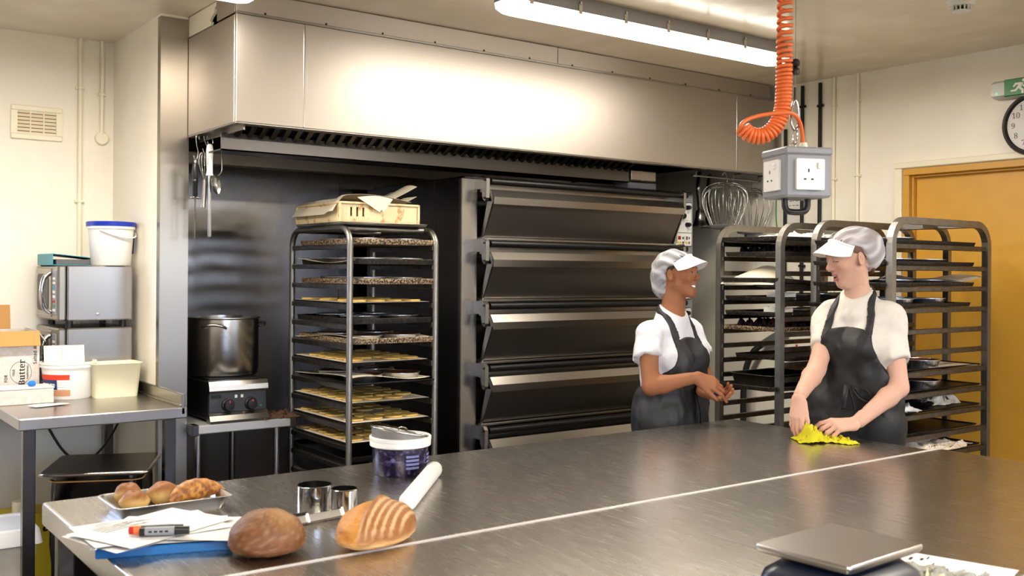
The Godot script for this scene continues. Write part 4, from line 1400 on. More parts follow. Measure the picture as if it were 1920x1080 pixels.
# ------------------------------------------------------------------ things on the work tables
func orb(s: SurfaceTool, f: Callable, nu: int, nv: int, col = null):     # a closed skin: f takes a direction
	s.set_smooth_group(1)
	var P := []
	var C := []
	for j in nv + 1:
		var row := []
		var cr := []
		for i in nu:
			var th := PI * (float(j) / nv - 0.5)
			var ph := TAU * i / nu
			var d := Vector3(cos(th) * cos(ph), sin(th), -cos(th) * sin(ph))
			var p: Vector3 = f.call(d)
			row.append(p)
			cr.append(col.call(d, p) if col else Color.WHITE)
		P.append(row)
		C.append(cr)
	for j in nv:
		for i in nu:
			var i2 := (i + 1) % nu
			for q in [[[j, i], [j, i2], [j + 1, i2]], [[j, i], [j + 1, i2], [j + 1, i]]]:
				var a: Vector3 = P[q[0][0]][q[0][1]]
				var b: Vector3 = P[q[1][0]][q[1][1]]
				var c: Vector3 = P[q[2][0]][q[2][1]]
				if a.is_equal_approx(b) or b.is_equal_approx(c) or a.is_equal_approx(c): continue
				for k in [0, 2, 1]:
					if col: s.set_color(C[q[k][0]][q[k][1]])
					s.add_vertex(P[q[k][0]][q[k][1]])

func lin(r: float, g: float, b: float) -> Color: return Color(r, g, b).srgb_to_linear()

func on_table():
	var T := 0.9
	var vc := mat(Color.WHITE, 0.6)
	vc.vertex_color_use_as_albedo = true
	vc.normal_enabled = true
	vc.normal_texture = normal_tex(0.06, 3.0, 17, 4, 256)
	vc.normal_scale = 0.5
	tri_tex(vc, Vector3(8, 8, 8))
	var nz := FastNoiseLite.new()
	nz.seed = 5
	nz.frequency = 1.0
	# foil tray with pastries
	var s := S()
	pan(s, 0.275, 0.185, 0.036, 0.022, 0.0012, 0.016, 0.007, 5)
	var ft := obj("foil_tray", s, M.foil, self, Vector3(0.81, T, -2.54))
	metas(ft, "shallow foil tray of pastries at the left end of the far work table", "foil tray")
	var bun = func(called: String, label: String, at: Vector3, r: Vector3, turn: float, sd: float, dark: float):
		var z := S()
		orb(z, func(d):
			var q: Vector3 = d
			var y: float = q.y
			var rr := 1.0 + 0.07 * nz.get_noise_3d(q.x * 2.0 + sd, q.y * 2.0, q.z * 2.0) + 0.04 * sin(atan2(q.z, q.x) * 2.0 + y * 5.0 + sd)
			var e := pow(absf(q.x * q.x + q.z * q.z), 0.5)
			var k: float = lerpf(1.0, 1.12, clampf(1.0 - absf(y) * 1.5, 0, 1))
			return Vector3(q.x * r.x * rr * k, r.y + clampf(y * 1.15, -1.0, 1.0) * r.y * rr, q.z * r.z * rr * k) + Vector3(0, 0.0 * e, 0), 28, 18,
			func(d, p):
				var n: float = nz.get_noise_3d(p.x * 60.0 + sd, p.y * 60.0, p.z * 60.0) * 0.5 + 0.5
				var top: float = clampf((d.y + 0.05 + 0.4 * (n - 0.5)) * 1.7, 0, 1)
				return lin(0.80, 0.64, 0.37).lerp(lin(0.60, 0.37, 0.13).lerp(lin(0.38, 0.20, 0.07), n * dark), top))
		var o := obj(called, z, vc, self, at)
		o.rotation.y = turn
		metas(o, label, "pastry")
	bun.call("scone", "golden scone at the front left of the foil tray", Vector3(0.737, T + 0.003, -2.555), Vector3(0.033, 0.024, 0.031), 0.3, 1.0, 0.7)
	bun.call("scone", "golden scone at the back left of the foil tray", Vector3(0.742, T + 0.003, -2.628), Vector3(0.034, 0.027, 0.031), 1.3, 7.0, 0.9)
	bun.call("sweet_bun", "browner coiled bun in the middle of the foil tray", Vector3(0.822, T + 0.003, -2.60), Vector3(0.038, 0.026, 0.033), 0.1, 13.0, 0.6)
	s = S()     # croissant: a fat curved roll with seams
	var cr := []
	var rad := []
	for i in 41:
		var u := i / 40.0
		var a := (u - 0.5) * 1.9
		cr.append(Vector3(sin(a) * 0.090, 0.020 + 0.012 * sin(PI * u) + 0.010 * u, -cos(a) * 0.055 + 0.05))
		rad.append(maxf(0.004, 0.027 * pow(sin(PI * clampf(u, 0.02, 0.98)), 0.75) * (1.0 + 0.10 * (fmod(u * 7.0, 1.0) - 0.5))))
	tube(s, cr, rad, 18)
	var co := obj("croissant", s, M.pastry, self, Vector3(0.885, T + 0.002, -2.545))
	co.rotation.y = 0.12
	metas(co, "golden croissant at the right of the foil tray", "croissant")
	# blue folder, loose papers and two markers
	var fo := thing("document_folder", "blue plastic folder under the loose white papers on the work table", "folder", Vector3(0.721, T, -2.255), -0.33)
	s = S()
	slab(s, Vector3(-0.135, 0, -0.11), Vector3(0.135, 0.003, 0.125), 0.001)
	slab(s, Vector3(-0.135, 0.017, -0.11), Vector3(0.135, 0.020, 0.125), 0.001)
	slab(s, Vector3(-0.137, 0, 0.120), Vector3(0.137, 0.020, 0.1255), 0.003)
	obj("cover", s, M.blue, fo)
	s = S()
	slab(s, Vector3(-0.125, 0.003, -0.105), Vector3(0.128, 0.016, 0.118), 0.001)
	obj("contents", s, M.paper, fo)
	var pq := [[0.725, -2.30, -0.28, "lowest"], [0.70, -2.315, 0.30, "second from the bottom"], [0.755, -2.295, -0.62, "third from the bottom"], [0.705, -2.325, 0.02, "second from the top"], [0.71, -2.32, 0.42, "topmost"]]
	for i in 5:
		var o := obj("paper_sheet", _leaf(0.29, 0.205, 0.0025, i, 0.0004), M.paper, self, Vector3(pq[i][0] - 0.018, T + 0.0215 + i * 0.0024, pq[i][1] + 0.065))
		o.rotation.y = pq[i][2]
		metas(o, "loose white paper sheet on the blue folder, %s of the pile" % pq[i][3], "paper", "papers on the blue folder")
		if i > 1:
			for k in 5: slabs("printed_line", M.inkgrey, o, [[Vector3(-0.10, 0.0047, -0.085 + k * 0.012), Vector3(-0.10 + 0.05 + 0.02 * ((k * 7) % 5), 0.0051, -0.083 + k * 0.012)]], 0.0001)
	for k in 2:
		var mk := thing("marker_pen", "grey and black marker pen lying on the loose papers" if k == 0 else "marker pen with a red cap, behind the grey and black one", "marker", Vector3(0.677 - k * 0.006, T + 0.045, -2.161 - k * 0.022), -0.45 + k * 0.03)
		var X := Transform3D(Basis(Vector3(0, 0, 1), -PI / 2), Vector3.ZERO)
		s = S()
		lathe(s, [Vector2(0, -0.03), Vector2(0.009, -0.03), Vector2(0.0095, -0.026), Vector2(0.0095, 0.030), Vector2(0, 0.030)], 18, X)
		obj("barrel", s, M.grey if k == 0 else M.black, mk)
		s = S()
		lathe(s, [Vector2(0, 0.030), Vector2(0.0095, 0.030), Vector2(0.0085, 0.060), Vector2(0, 0.061)], 18, X)
		obj("cap", s, M.black, mk)
		s = S()
		lathe(s, [Vector2(0, -0.042 if k == 0 else -0.052), Vector2(0.0085, -0.041 if k == 0 else -0.050), Vector2(0.0095, -0.03), Vector2(0, -0.03)], 18, X)
		obj("end_plug", s, M.black if k == 0 else M.red, mk)
		if k == 1:
			s = S()
			lathe(s, [Vector2(0, -0.0405), Vector2(0.0099, -0.0405), Vector2(0.0099, -0.026), Vector2(0, -0.026)], 18, X)
			obj("orange_ring", s, M.orange, mk)
		else:
			for q in 4: slabs("printing", M.ink, mk, [[Vector3(-0.022 + q * 0.011, -0.001, 0.0092), Vector3(-0.015 + q * 0.011, 0.003, 0.0098)]], 0.0001)
	# round brown loaf
	s = S()
	orb(s, func(d):
		var n: float = nz.get_noise_3d(d.x * 1.6, d.y * 1.6, d.z * 1.6)
		var y: float = d.y
		var rr: float = 1.0 + 0.05 * n
		var fl: float = sqrt((1.0 - pow(absf(y), 3.0)) / maxf(1.0 - y * y, 0.02)) if y < 0 else 1.0
		return Vector3(d.x * 0.081 * rr * fl, 0.030 + (y * 0.030 if y < 0 else y * 0.064 * rr), d.z * 0.078 * rr * fl), 48, 32,
		func(d, p):
			var n: float = nz.get_noise_3d(p.x * 40.0, p.y * 40.0, p.z * 40.0) * 0.5 + 0.5
			var n2: float = nz.get_noise_3d(p.x * 200.0, p.y * 200.0, p.z * 200.0) * 0.5 + 0.5
			var c := lin(0.30, 0.16, 0.07).lerp(lin(0.50, 0.31, 0.14), n)
			var top: float = exp(-pow((d.x - 0.25) * 2.6, 2) - pow((d.z - 0.35) * 2.2, 2)) * clampf(d.y * 2.0, 0, 1)
			c = c.lerp(lin(0.64, 0.47, 0.25), top * 0.7)
			return c.lerp(lin(0.62, 0.50, 0.38), 0.5 * smoothstep(0.5, 0.75, n2)))
	var rl := obj("round_loaf", s, vc, self, Vector3(0.859, T, -2.023))
	metas(rl, "round dark brown crusty loaf beside the blue folder", "bread")
	# oval loaf with a long slash and flour bands
	s = S()
	orb(s, func(d):
		var n: float = nz.get_noise_3d(d.x * 1.8 + 30.0, d.y * 1.8, d.z * 1.8)
		var y: float = d.y
		var rr: float = 1.0 + 0.05 * n
		var fl: float = sqrt((1.0 - pow(absf(y), 3.0)) / maxf(1.0 - y * y, 0.02)) if y < 0 else 1.0
		var p := Vector3(d.x * 0.132 * rr * fl, 0.030 + (y * 0.030 if y < 0 else y * 0.058 * rr), d.z * 0.080 * rr * fl)
		if y > 0.0:
			var q: float = d.z + 0.10 + 0.22 * d.x      # the slash runs along the loaf
			p.y += 0.016 * exp(-pow((q - 0.10) * 9.0, 2)) * clampf(1.0 - absf(d.x) * 1.05, 0, 1)
			p.y -= 0.010 * exp(-pow((q + 0.03) * 9.0, 2)) * clampf(1.0 - absf(d.x) * 1.1, 0, 1)
		return p, 110, 64,
		func(d, p):
			var n: float = nz.get_noise_3d(p.x * 50.0, p.y * 50.0, p.z * 50.0) * 0.5 + 0.5
			var q: float = d.z + 0.10 + 0.22 * d.x
			var side := smoothstep(-0.02, 0.06, q)
			var golden := lin(0.78, 0.56, 0.24).lerp(lin(0.68, 0.41, 0.13), n)
			var crust := lin(0.62, 0.40, 0.19).lerp(lin(0.48, 0.28, 0.11), n)
			var band: float = smoothstep(-0.1, 0.8, sin(q * 34.0 + 0.6 * n))
			crust = crust.lerp(lin(0.88, 0.74, 0.54), 0.6 * band * clampf(d.y * 2.5, 0, 1))
			var c := golden.lerp(crust, side)
			c = c.lerp(lin(0.42, 0.18, 0.06), 0.75 * exp(-pow((q - 0.03) * 20.0, 2)) * clampf(1.1 - absf(d.x), 0, 1) * clampf(d.y * 3.0, 0, 1))
			return c.lerp(lin(0.88, 0.70, 0.46), clampf(-d.y * 2.0 + 0.1, 0, 1)))
	var ol := obj("oval_loaf", s, vc, self, Vector3(1.095, T, -1.972))
	ol.rotation.y = 0.66
	metas(ol, "oval golden loaf with a long slash and flour bands, before the rolling pin", "bread")
	# rolling pin
	s = S()
	lathe(s, [Vector2(0, -0.225), Vector2(0.014, -0.224), Vector2(0.021, -0.218), Vector2(0.0235, -0.205), Vector2(0.0235, 0.205), Vector2(0.021, 0.218), Vector2(0.014, 0.224), Vector2(0, 0.225)], 28)
	var rp := obj("rolling_pin", s, M.white, self, Vector3(1.435, T + 0.0235, -2.335))
	var along := Vector3(0.66, 0, -0.75).normalized()
	rp.basis = Basis(along.cross(Vector3.UP), along, Vector3.UP)
	metas(rp, "plain white rolling pin lying behind the oval loaf", "rolling pin")
	# two round cutters
	for q in [[Vector3(1.117, T, -2.334), 0.043, 0.062, "larger shiny ring cutter behind the round loaf"], [Vector3(1.157, T, -2.250), 0.032, 0.062, "smaller shiny ring cutter next to the oval loaf"]]:
		s = S()
		lathe(s, [Vector2(q[1] - 0.0012, 0), Vector2(q[1], 0.0), Vector2(q[1], q[2] - 0.003), Vector2(q[1] + 0.0022, q[2] - 0.001), Vector2(q[1], q[2]), Vector2(q[1] - 0.0012, q[2]), Vector2(q[1] - 0.0012, 0)], 40)
		var rc := obj("ring_cutter", s, M.chrome, self, q[0])
		metas(rc, q[3], "pastry cutter", "ring cutters")
	# a steel bar tool with a dark grip
	var bt := thing("steel_tongs", "flat steel bar tool lying between the round loaf and the ring cutters", "tool", Vector3(1.068, T, -2.225), 0.12)
	s = S()
	box(s, Vector3(0.0, 0.010, 0.012), Vector3(0.15, 0.020, 0.003), 0.001, Basis(Vector3(1, 0, 0), -0.5))
	box(s, Vector3(0.02, 0.003, 0.022), Vector3(0.17, 0.002, 0.010), 0.0008)
	obj("bar", s, M.chrome, bt)
	s = S()
	box(s, Vector3(-0.06, 0.014, -0.012), Vector3(0.09, 0.014, 0.014), 0.004)
	obj("grip", s, M.black, bt)
	for x in [-0.03, 0.068]:
		s = S()
		box(s, Vector3(x, 0.012, 0.0145), Vector3(0.007, 0.024, 0.003), 0.0008, Basis(Vector3(1, 0, 0), -0.5))
		obj("rib", s, M.foil, bt)
	# purple icing tub with a sieve standing in it
	var tb := thing("icing_tub", "plastic tub of purple icing with a white rim near the table's back edge", "tub", Vector3(1.53, T, -2.615))
	var pur := mat(Color.WHITE, 0.22)
	pur.albedo_texture = noise_tex(0.02, Color(0.085, 0.045, 0.17), Color(0.45, 0.43, 0.60), 151, 5, 512, 0.58, 0.82)
	tri_tex(pur, Vector3(4, 4, 4), false)
	s = S()
	lathe(s, [Vector2(0, 0), Vector2(0.079, 0), Vector2(0.081, 0.003), Vector2(0.084, 0.083), Vector2(0.084, 0.084), Vector2(0, 0.084)], 44)
	obj("body", s, pur, tb)
	s = S()
	lathe(s, [Vector2(0.084, 0.080), Vector2(0.091, 0.083), Vector2(0.0915, 0.096), Vector2(0.0905, 0.098), Vector2(0.0925, 0.100), Vector2(0.0925, 0.109), Vector2(0.090, 0.111), Vector2(0.086, 0.111), Vector2(0.083, 0.084)], 44)
	obj("rim", s, M.white, tb)
	for k in 2:       # the worn print on it
		s = S()
		s.set_smooth_group(1)
		for i in 8:
			var a0 := lerpf(-2.55, -2.05, i / 8.0) + k * 0.95
			var a1 := lerpf(-2.55, -2.05, (i + 1) / 8.0) + k * 0.95
			a0 += 3.0; a1 += 3.0
			for j in 4:
				var y0 := 0.022 + j * 0.011
				var y1 := y0 + 0.007
				quad(s, Vector3(cos(a0) * 0.0845, y0, -sin(a0) * 0.0845) * Vector3(1, 1, -1), Vector3(cos(a1) * 0.0845, y0, sin(a1) * 0.0845), Vector3(cos(a1) * 0.0850, y1, sin(a1) * 0.0850), Vector3(cos(a0) * 0.0850, y1, sin(a0) * 0.0850))
		obj("worn_print", s, mat(Color(0.45, 0.47, 0.66), 0.4), tb)
	var sv := thing("sieve", "grey wire sieve tilted in the mouth of the purple icing tub", "sieve", Vector3(1.525, T + 0.122, -2.61))
	sv.basis = Basis(Vector3(0, 0, 1), -0.22) * Basis(Vector3.UP, 0.6)
	var mesh_m := mat(Color(0.56, 0.55, 0.54), 0.5, 0.6)
	s = S()
	lathe(s, [Vector2(0.0, -0.055), Vector2(0.04, -0.053), Vector2(0.068, -0.042), Vector2(0.082, -0.02), Vector2(0.0855, 0.0), Vector2(0.0845, 0.0), Vector2(0.081, -0.02), Vector2(0.067, -0.041), Vector2(0.04, -0.052), Vector2(0, -0.054)], 40)
	obj("mesh_bowl", s, mesh_m, sv)
	s = S()
	var rim := []
	for i in 40: rim.append(Vector3(cos(TAU * i / 40) * 0.087, 0.001, sin(TAU * i / 40) * 0.087))
	tube(s, rim, 0.0028, 8, true)
	obj("rim_wire", s, M.wire, sv)
	s = S()
	tube(s, smooth_path([Vector3(0.083, 0.002, 0.012), Vector3(0.098, 0.006, 0.014), Vector3(0.112, 0.010, 0.006), Vector3(0.112, 0.010, -0.006), Vector3(0.098, 0.006, -0.014), Vector3(0.083, 0.002, -0.012)], 4), 0.0022, 6)
	var hk := obj("hook", s, M.wire, sv)
	hk.rotation.y = 0.35
	# kitchen scale at the right front
	var sc := thing("kitchen_scale", "dark blue kitchen scale with a square steel plate at the lower right", "scale", Vector3(1.605, 0.902, -1.135), 0.05)
	s = S()
	var rings := []
	for q in [[0.0, 0.235, 0.22], [0.02, 0.245, 0.225], [0.055, 0.235, 0.20], [0.078, 0.19, 0.14], [0.082, 0.17, 0.12]]: rings.append(ring_rect(q[1], q[2], q[0], 0.03, Vector3(-0.012, 0, 0.012), 5))
	loft(s, rings)
	obj("base", s, mat(Color(0.045, 0.07, 0.14), 0.3), sc)
	s = S()
	rings = []
	for q in [[0.084, 0.240, 0.190], [0.090, 0.248, 0.198], [0.097, 0.248, 0.198], [0.099, 0.244, 0.194]]: rings.append(ring_rect(q[1], q[2], q[0], 0.008, Vector3.ZERO, 3))
	loft(s, rings)
	obj("plate", s, M.plate, sc)
	s = S()
	box(s, Vector3(-0.02, 0.035, 0.122), Vector3(0.14, 0.03, 0.006), 0.002, Basis(Vector3(1, 0, 0), -0.5))
	obj("display", s, M.black, sc)
	var bag := obj("flour_bag", _crumple(0.26, 0.19, 0.038, 61, 36), M.clearplastic, self, Vector3(1.80, 0.903, -1.06))
	bag.rotation.y = 0.3
	metas(bag, "crumpled clear plastic bag right beside the kitchen scale", "bag")
	var dough := obj("dough_piece", _crumple(0.12, 0.09, 0.05, 63, 24), mat(Color(0.86, 0.80, 0.64), 0.7), self, Vector3(1.73, 0.903, -1.03))
	metas(dough, "pale crumpled wrapper in front of the clear bag by the scale", "wrapper")
	var nt := obj("note_sheet", _leaf(0.22, 0.30, 0.0015, 2, 0.0004), M.paper, self, Vector3(1.89, 0.9035, -1.13))
	nt.rotation.y = 0.30
	metas(nt, "handwritten white note lying right of the kitchen scale", "paper")
	for q in [[0.05, -0.05, 0.02, 0.006], [0.06, -0.03, 0.015, 0.006], [0.07, -0.06, 0.018, 0.003], [0.075, -0.02, 0.02, 0.003], [0.04, 0.0, 0.012, 0.003]]:
		slabs("handwriting", M.ink, nt, [[Vector3(q[0], 0.0026, q[1]), Vector3(q[0] + q[2], 0.0030, q[1] + q[3])]], 0.0001)
	# the yellow cloth under the right-hand baker's hand
	s = S()
	var cz := FastNoiseLite.new()
	cz.seed = 21
	cz.frequency = 1.0
	sheet(s, func(u, v):
		var e: float = clampf(minf(minf(u, 1.0 - u), minf(v, 1.0 - v)) * 6.0, 0.0, 1.0)
		var q: float = sin(u * 13.0 + 3.0 * cz.get_noise_2d(u * 2.0, v * 2.0)) * 0.5 + cz.get_noise_2d(u * 6.0, v * 6.0)
		var x: float = (u - 0.5) * 0.205
		var hump: float = 0.042 * exp(-pow((u - 0.22) * 4.5, 2)) * (0.4 + 0.6 * e)
		return Vector3(x + 0.012 * cz.get_noise_2d(v * 4.0, u * 3.0), 0.002 + (0.026 * absf(q) + hump) * (0.25 + 0.75 * e), (0.5 - v) * 0.12 + 0.02 * cz.get_noise_2d(u * 5.0 + 8.0, v * 3.0) + 0.015 * sin(u * 9.0)), 48, 30, 0.002)
	var ylw := mat(Color.WHITE, 0.95)
	ylw.albedo_texture = noise_tex(0.15, Color(0.70, 0.66, 0.05), Color(0.88, 0.84, 0.14), 161, 2, 256)
	ylw.normal_enabled = true
	ylw.normal_texture = normal_tex(0.2, 6.0, 163, 2, 256)
	tri_tex(ylw, Vector3(12, 12, 12))
	var yc := obj("yellow_cloth", s, ylw, self, Vector3(3.062, T, -2.235))
	yc.rotation.y = -0.62
	metas(yc, "crumpled bright yellow cleaning cloth under the right-hand baker's hand", "cloth")

# ------------------------------------------------------------------ the hanging socket box
func pendant():
	var t := thing("socket_box", "grey hanging box of power sockets with a black handle", "socket box", Vector3(2.362, 1.785, -1.822), -0.41)
	var a := 0.142
	var s := S()
	box(s, Vector3(0, -0.008, 0), Vector3(a, 0.122, a), 0.006)
	obj("body", s, M.grey, t)
	s = S()
	box(s, Vector3(0, 0.060, 0), Vector3(a + 0.005, 0.022, a + 0.005), 0.005)
	obj("lid", s, M.grey, t)
	for k in 4:
		var B := Basis(Vector3.UP, k * PI / 2)
		var o := B * Vector3(0, -0.006, a / 2)
		s = S()
		prism(s, rounded_rect(0.086, 0.086, 0.004), 0.009, Transform3D(B, o + B * Vector3(0, 0, 0.0045)))
		var pl := obj("socket_plate", s, M.socket, t)
		for q in [[0.0, 0.010, 0.0045, 0.010], [-0.011, -0.014, 0.008, 0.0045], [0.011, -0.014, 0.008, 0.0045]]:
			s = S()
			box(s, o + B * Vector3(q[0] - 0.006, q[1], 0.009), Vector3(q[2], q[3], 0.001), 0.0002, B)
			obj("pin_hole", s, M.ink, pl)
		s = S()
		box(s, o + B * Vector3(0.024, 0.024, 0.011), Vector3(0.011, 0.018, 0.006), 0.002, B * Basis(Vector3(1, 0, 0), 0.15))
		obj("rocker_switch", s, M.white, pl)
	s = S()
	tube(s, smooth_path([Vector3(-0.036, -0.066, 0), Vector3(-0.034, -0.095, 0), Vector3(-0.020, -0.106, 0), Vector3(0.020, -0.106, 0), Vector3(0.034, -0.095, 0), Vector3(0.036, -0.066, 0)], 5), 0.009, 10)
	obj("handle", s, mat(Color(0.03, 0.035, 0.06), 0.4), t)
	s = S()
	lathe(s, [Vector2(0.012, 0.07), Vector2(0.012, 0.084), Vector2(0.009, 0.092), Vector2(0.0, 0.092)], 14, Transform3D(Basis(), Vector3(0.022, 0, 0.0)))
	obj("cable_gland", s, M.offwhite, t)
	s = S()
	tube(s, arc(Vector3(-0.012, 0.078, 0), Vector3(1, 0, 0), Vector3(0, 1, 0), 0.010, 0, TAU, 16), 0.002, 6)
	obj("eye", s, M.wire, t)
	# wire, stop balls, spring hook and link
	var x := 2.349
	var z := -1.818
	var w := thing("suspension_wire", "thin steel wire with black stop balls holding the socket box", "wire", Vector3(x, 0, z))
	s = S()
	tube(s, [Vector3(0, CEIL, 0), Vector3(0, 2.0, 0)], 0.0012, 6)
	obj("wire", s, M.rackdark, w)
	s = S()
	lathe(s, [Vector2(0, 2.088)] + Array(range(9)).map(func(i): return Vector2(0.013 * sin(PI * (i + 0.5) / 9.0), 2.101 - 0.013 * cos(PI * (i + 0.5) / 9.0))) + [Vector2(0, 2.114)], 18)
	obj("stop_ball", s, M.rubber, w)
	s = S()
	lathe(s, [Vector2(0, 2.068), Vector2(0.011, 2.068), Vector2(0.012, 2.072), Vector2(0.012, 2.083), Vector2(0.009, 2.087), Vector2(0, 2.087)], 16)
	obj("stop_collar", s, M.black, w)
	s = S()
	tube(s, [Vector3(0, 2.032, 0), Vector3(0, 1.998, 0)], 0.0042, 8)
	obj("crimp", s, M.black, w)
	s = S()
	var lp := []
	for i in 28:
		var an := TAU * i / 28
		lp.append(Vector3(sin(an) * (0.012 - 0.004 * cos(an)), 1.953 + cos(an) * 0.042, sin(an) * 0.004))
	tube(s, lp, 0.0038, 8, true)
	obj("spring_hook", s, M.chrome, w)
	s = S()
	lp = []
	for i in 20:
		var an := TAU * i / 20
		lp.append(Vector3(0, 1.893 + cos(an) * 0.023, sin(an) * 0.008))
	tube(s, lp, 0.0023, 6, true)
	obj("link", s, M.chrome, w)
	# the coiled orange cable
	var path := smooth_path([Vector3(2.313, 2.62, -1.832), Vector3(2.316, 2.278, -1.83), Vector3(2.316, 2.127, -1.83), Vector3(2.315, 2.028, -1.831), Vector3(2.311, 1.963, -1.834), Vector3(2.295, 1.918, -1.845), Vector3(2.267, 1.892, -1.866), Vector3(2.238, 1.896, -1.888), Vector3(2.222, 1.914, -1.90)], 24)
	var fr := []
	var nrm := Vector3(0.6, 0, -0.8)
	var coil := []
	var phase := 0.0
	for i in path.size() - 1:
		var p: Vector3 = path[i]
		var q: Vector3 = path[i + 1]
		var tg := (q - p).normalized()
		nrm = (nrm - tg * nrm.dot(tg)).normalized()
		var b := tg.cross(nrm)
		var y := p.y
		var pitch := lerpf(0.0105, 0.0245, clampf((y - 2.05) / 0.24, 0, 1))
		var turns := (q - p).length() / pitch
		var steps := maxi(2, int(ceil(turns * 12)))
		for k in steps:
			var f := float(k) / steps
			var an := phase + TAU * turns * f
			coil.append(p.lerp(q, f) + nrm * (cos(an) * 0.0185) + b * (sin(an) * 0.0185))
		phase += TAU * turns
	var lead := smooth_path([coil[-1], Vector3(2.182, 1.914, -1.872), Vector3(2.197, 1.929, -1.868), Vector3(2.231, 1.943, -1.856), Vector3(2.275, 1.952, -1.825), Vector3(2.32, 1.953, -1.805), Vector3(2.360, 1.928, -1.808), Vector3(2.383, 1.872, -1.815)], 8)
	s = S()
	tube(s, coil + lead, 0.0057, 9)
	var oc := obj("coiled_cable", s, M.orange)
	metas(oc, "orange coiled cable hanging from the ceiling to the grey socket box", "cable")

# ------------------------------------------------------------------ things on the walls, and hanging tools
func conduit(label: String, m: Material, pts: Array, r: float, clips: Array, inward: Vector3, group := ""):
	var t := thing("wall_conduit", label, "pipe", Vector3.ZERO, 0.0, group)
	var s := S()
	tube(s, pts, r, 12)
	obj("pipe", s, m, t)
	var side := inward.cross(Vector3.UP)
	for y in clips:
		s = S()
		var c: Vector3 = Vector3(pts[0].x, y, pts[0].z)
		box(s, c - inward * (r * 0.3), (side.abs() * 4.2 + inward.abs() * 1.2) * r + Vector3(0, 0.014, 0), 0.002)
		box(s, c, (side.abs() * 2.5 + inward.abs() * 2.3) * r + Vector3(0, 0.012, 0), 0.003)
		obj("clip", s, m, t)

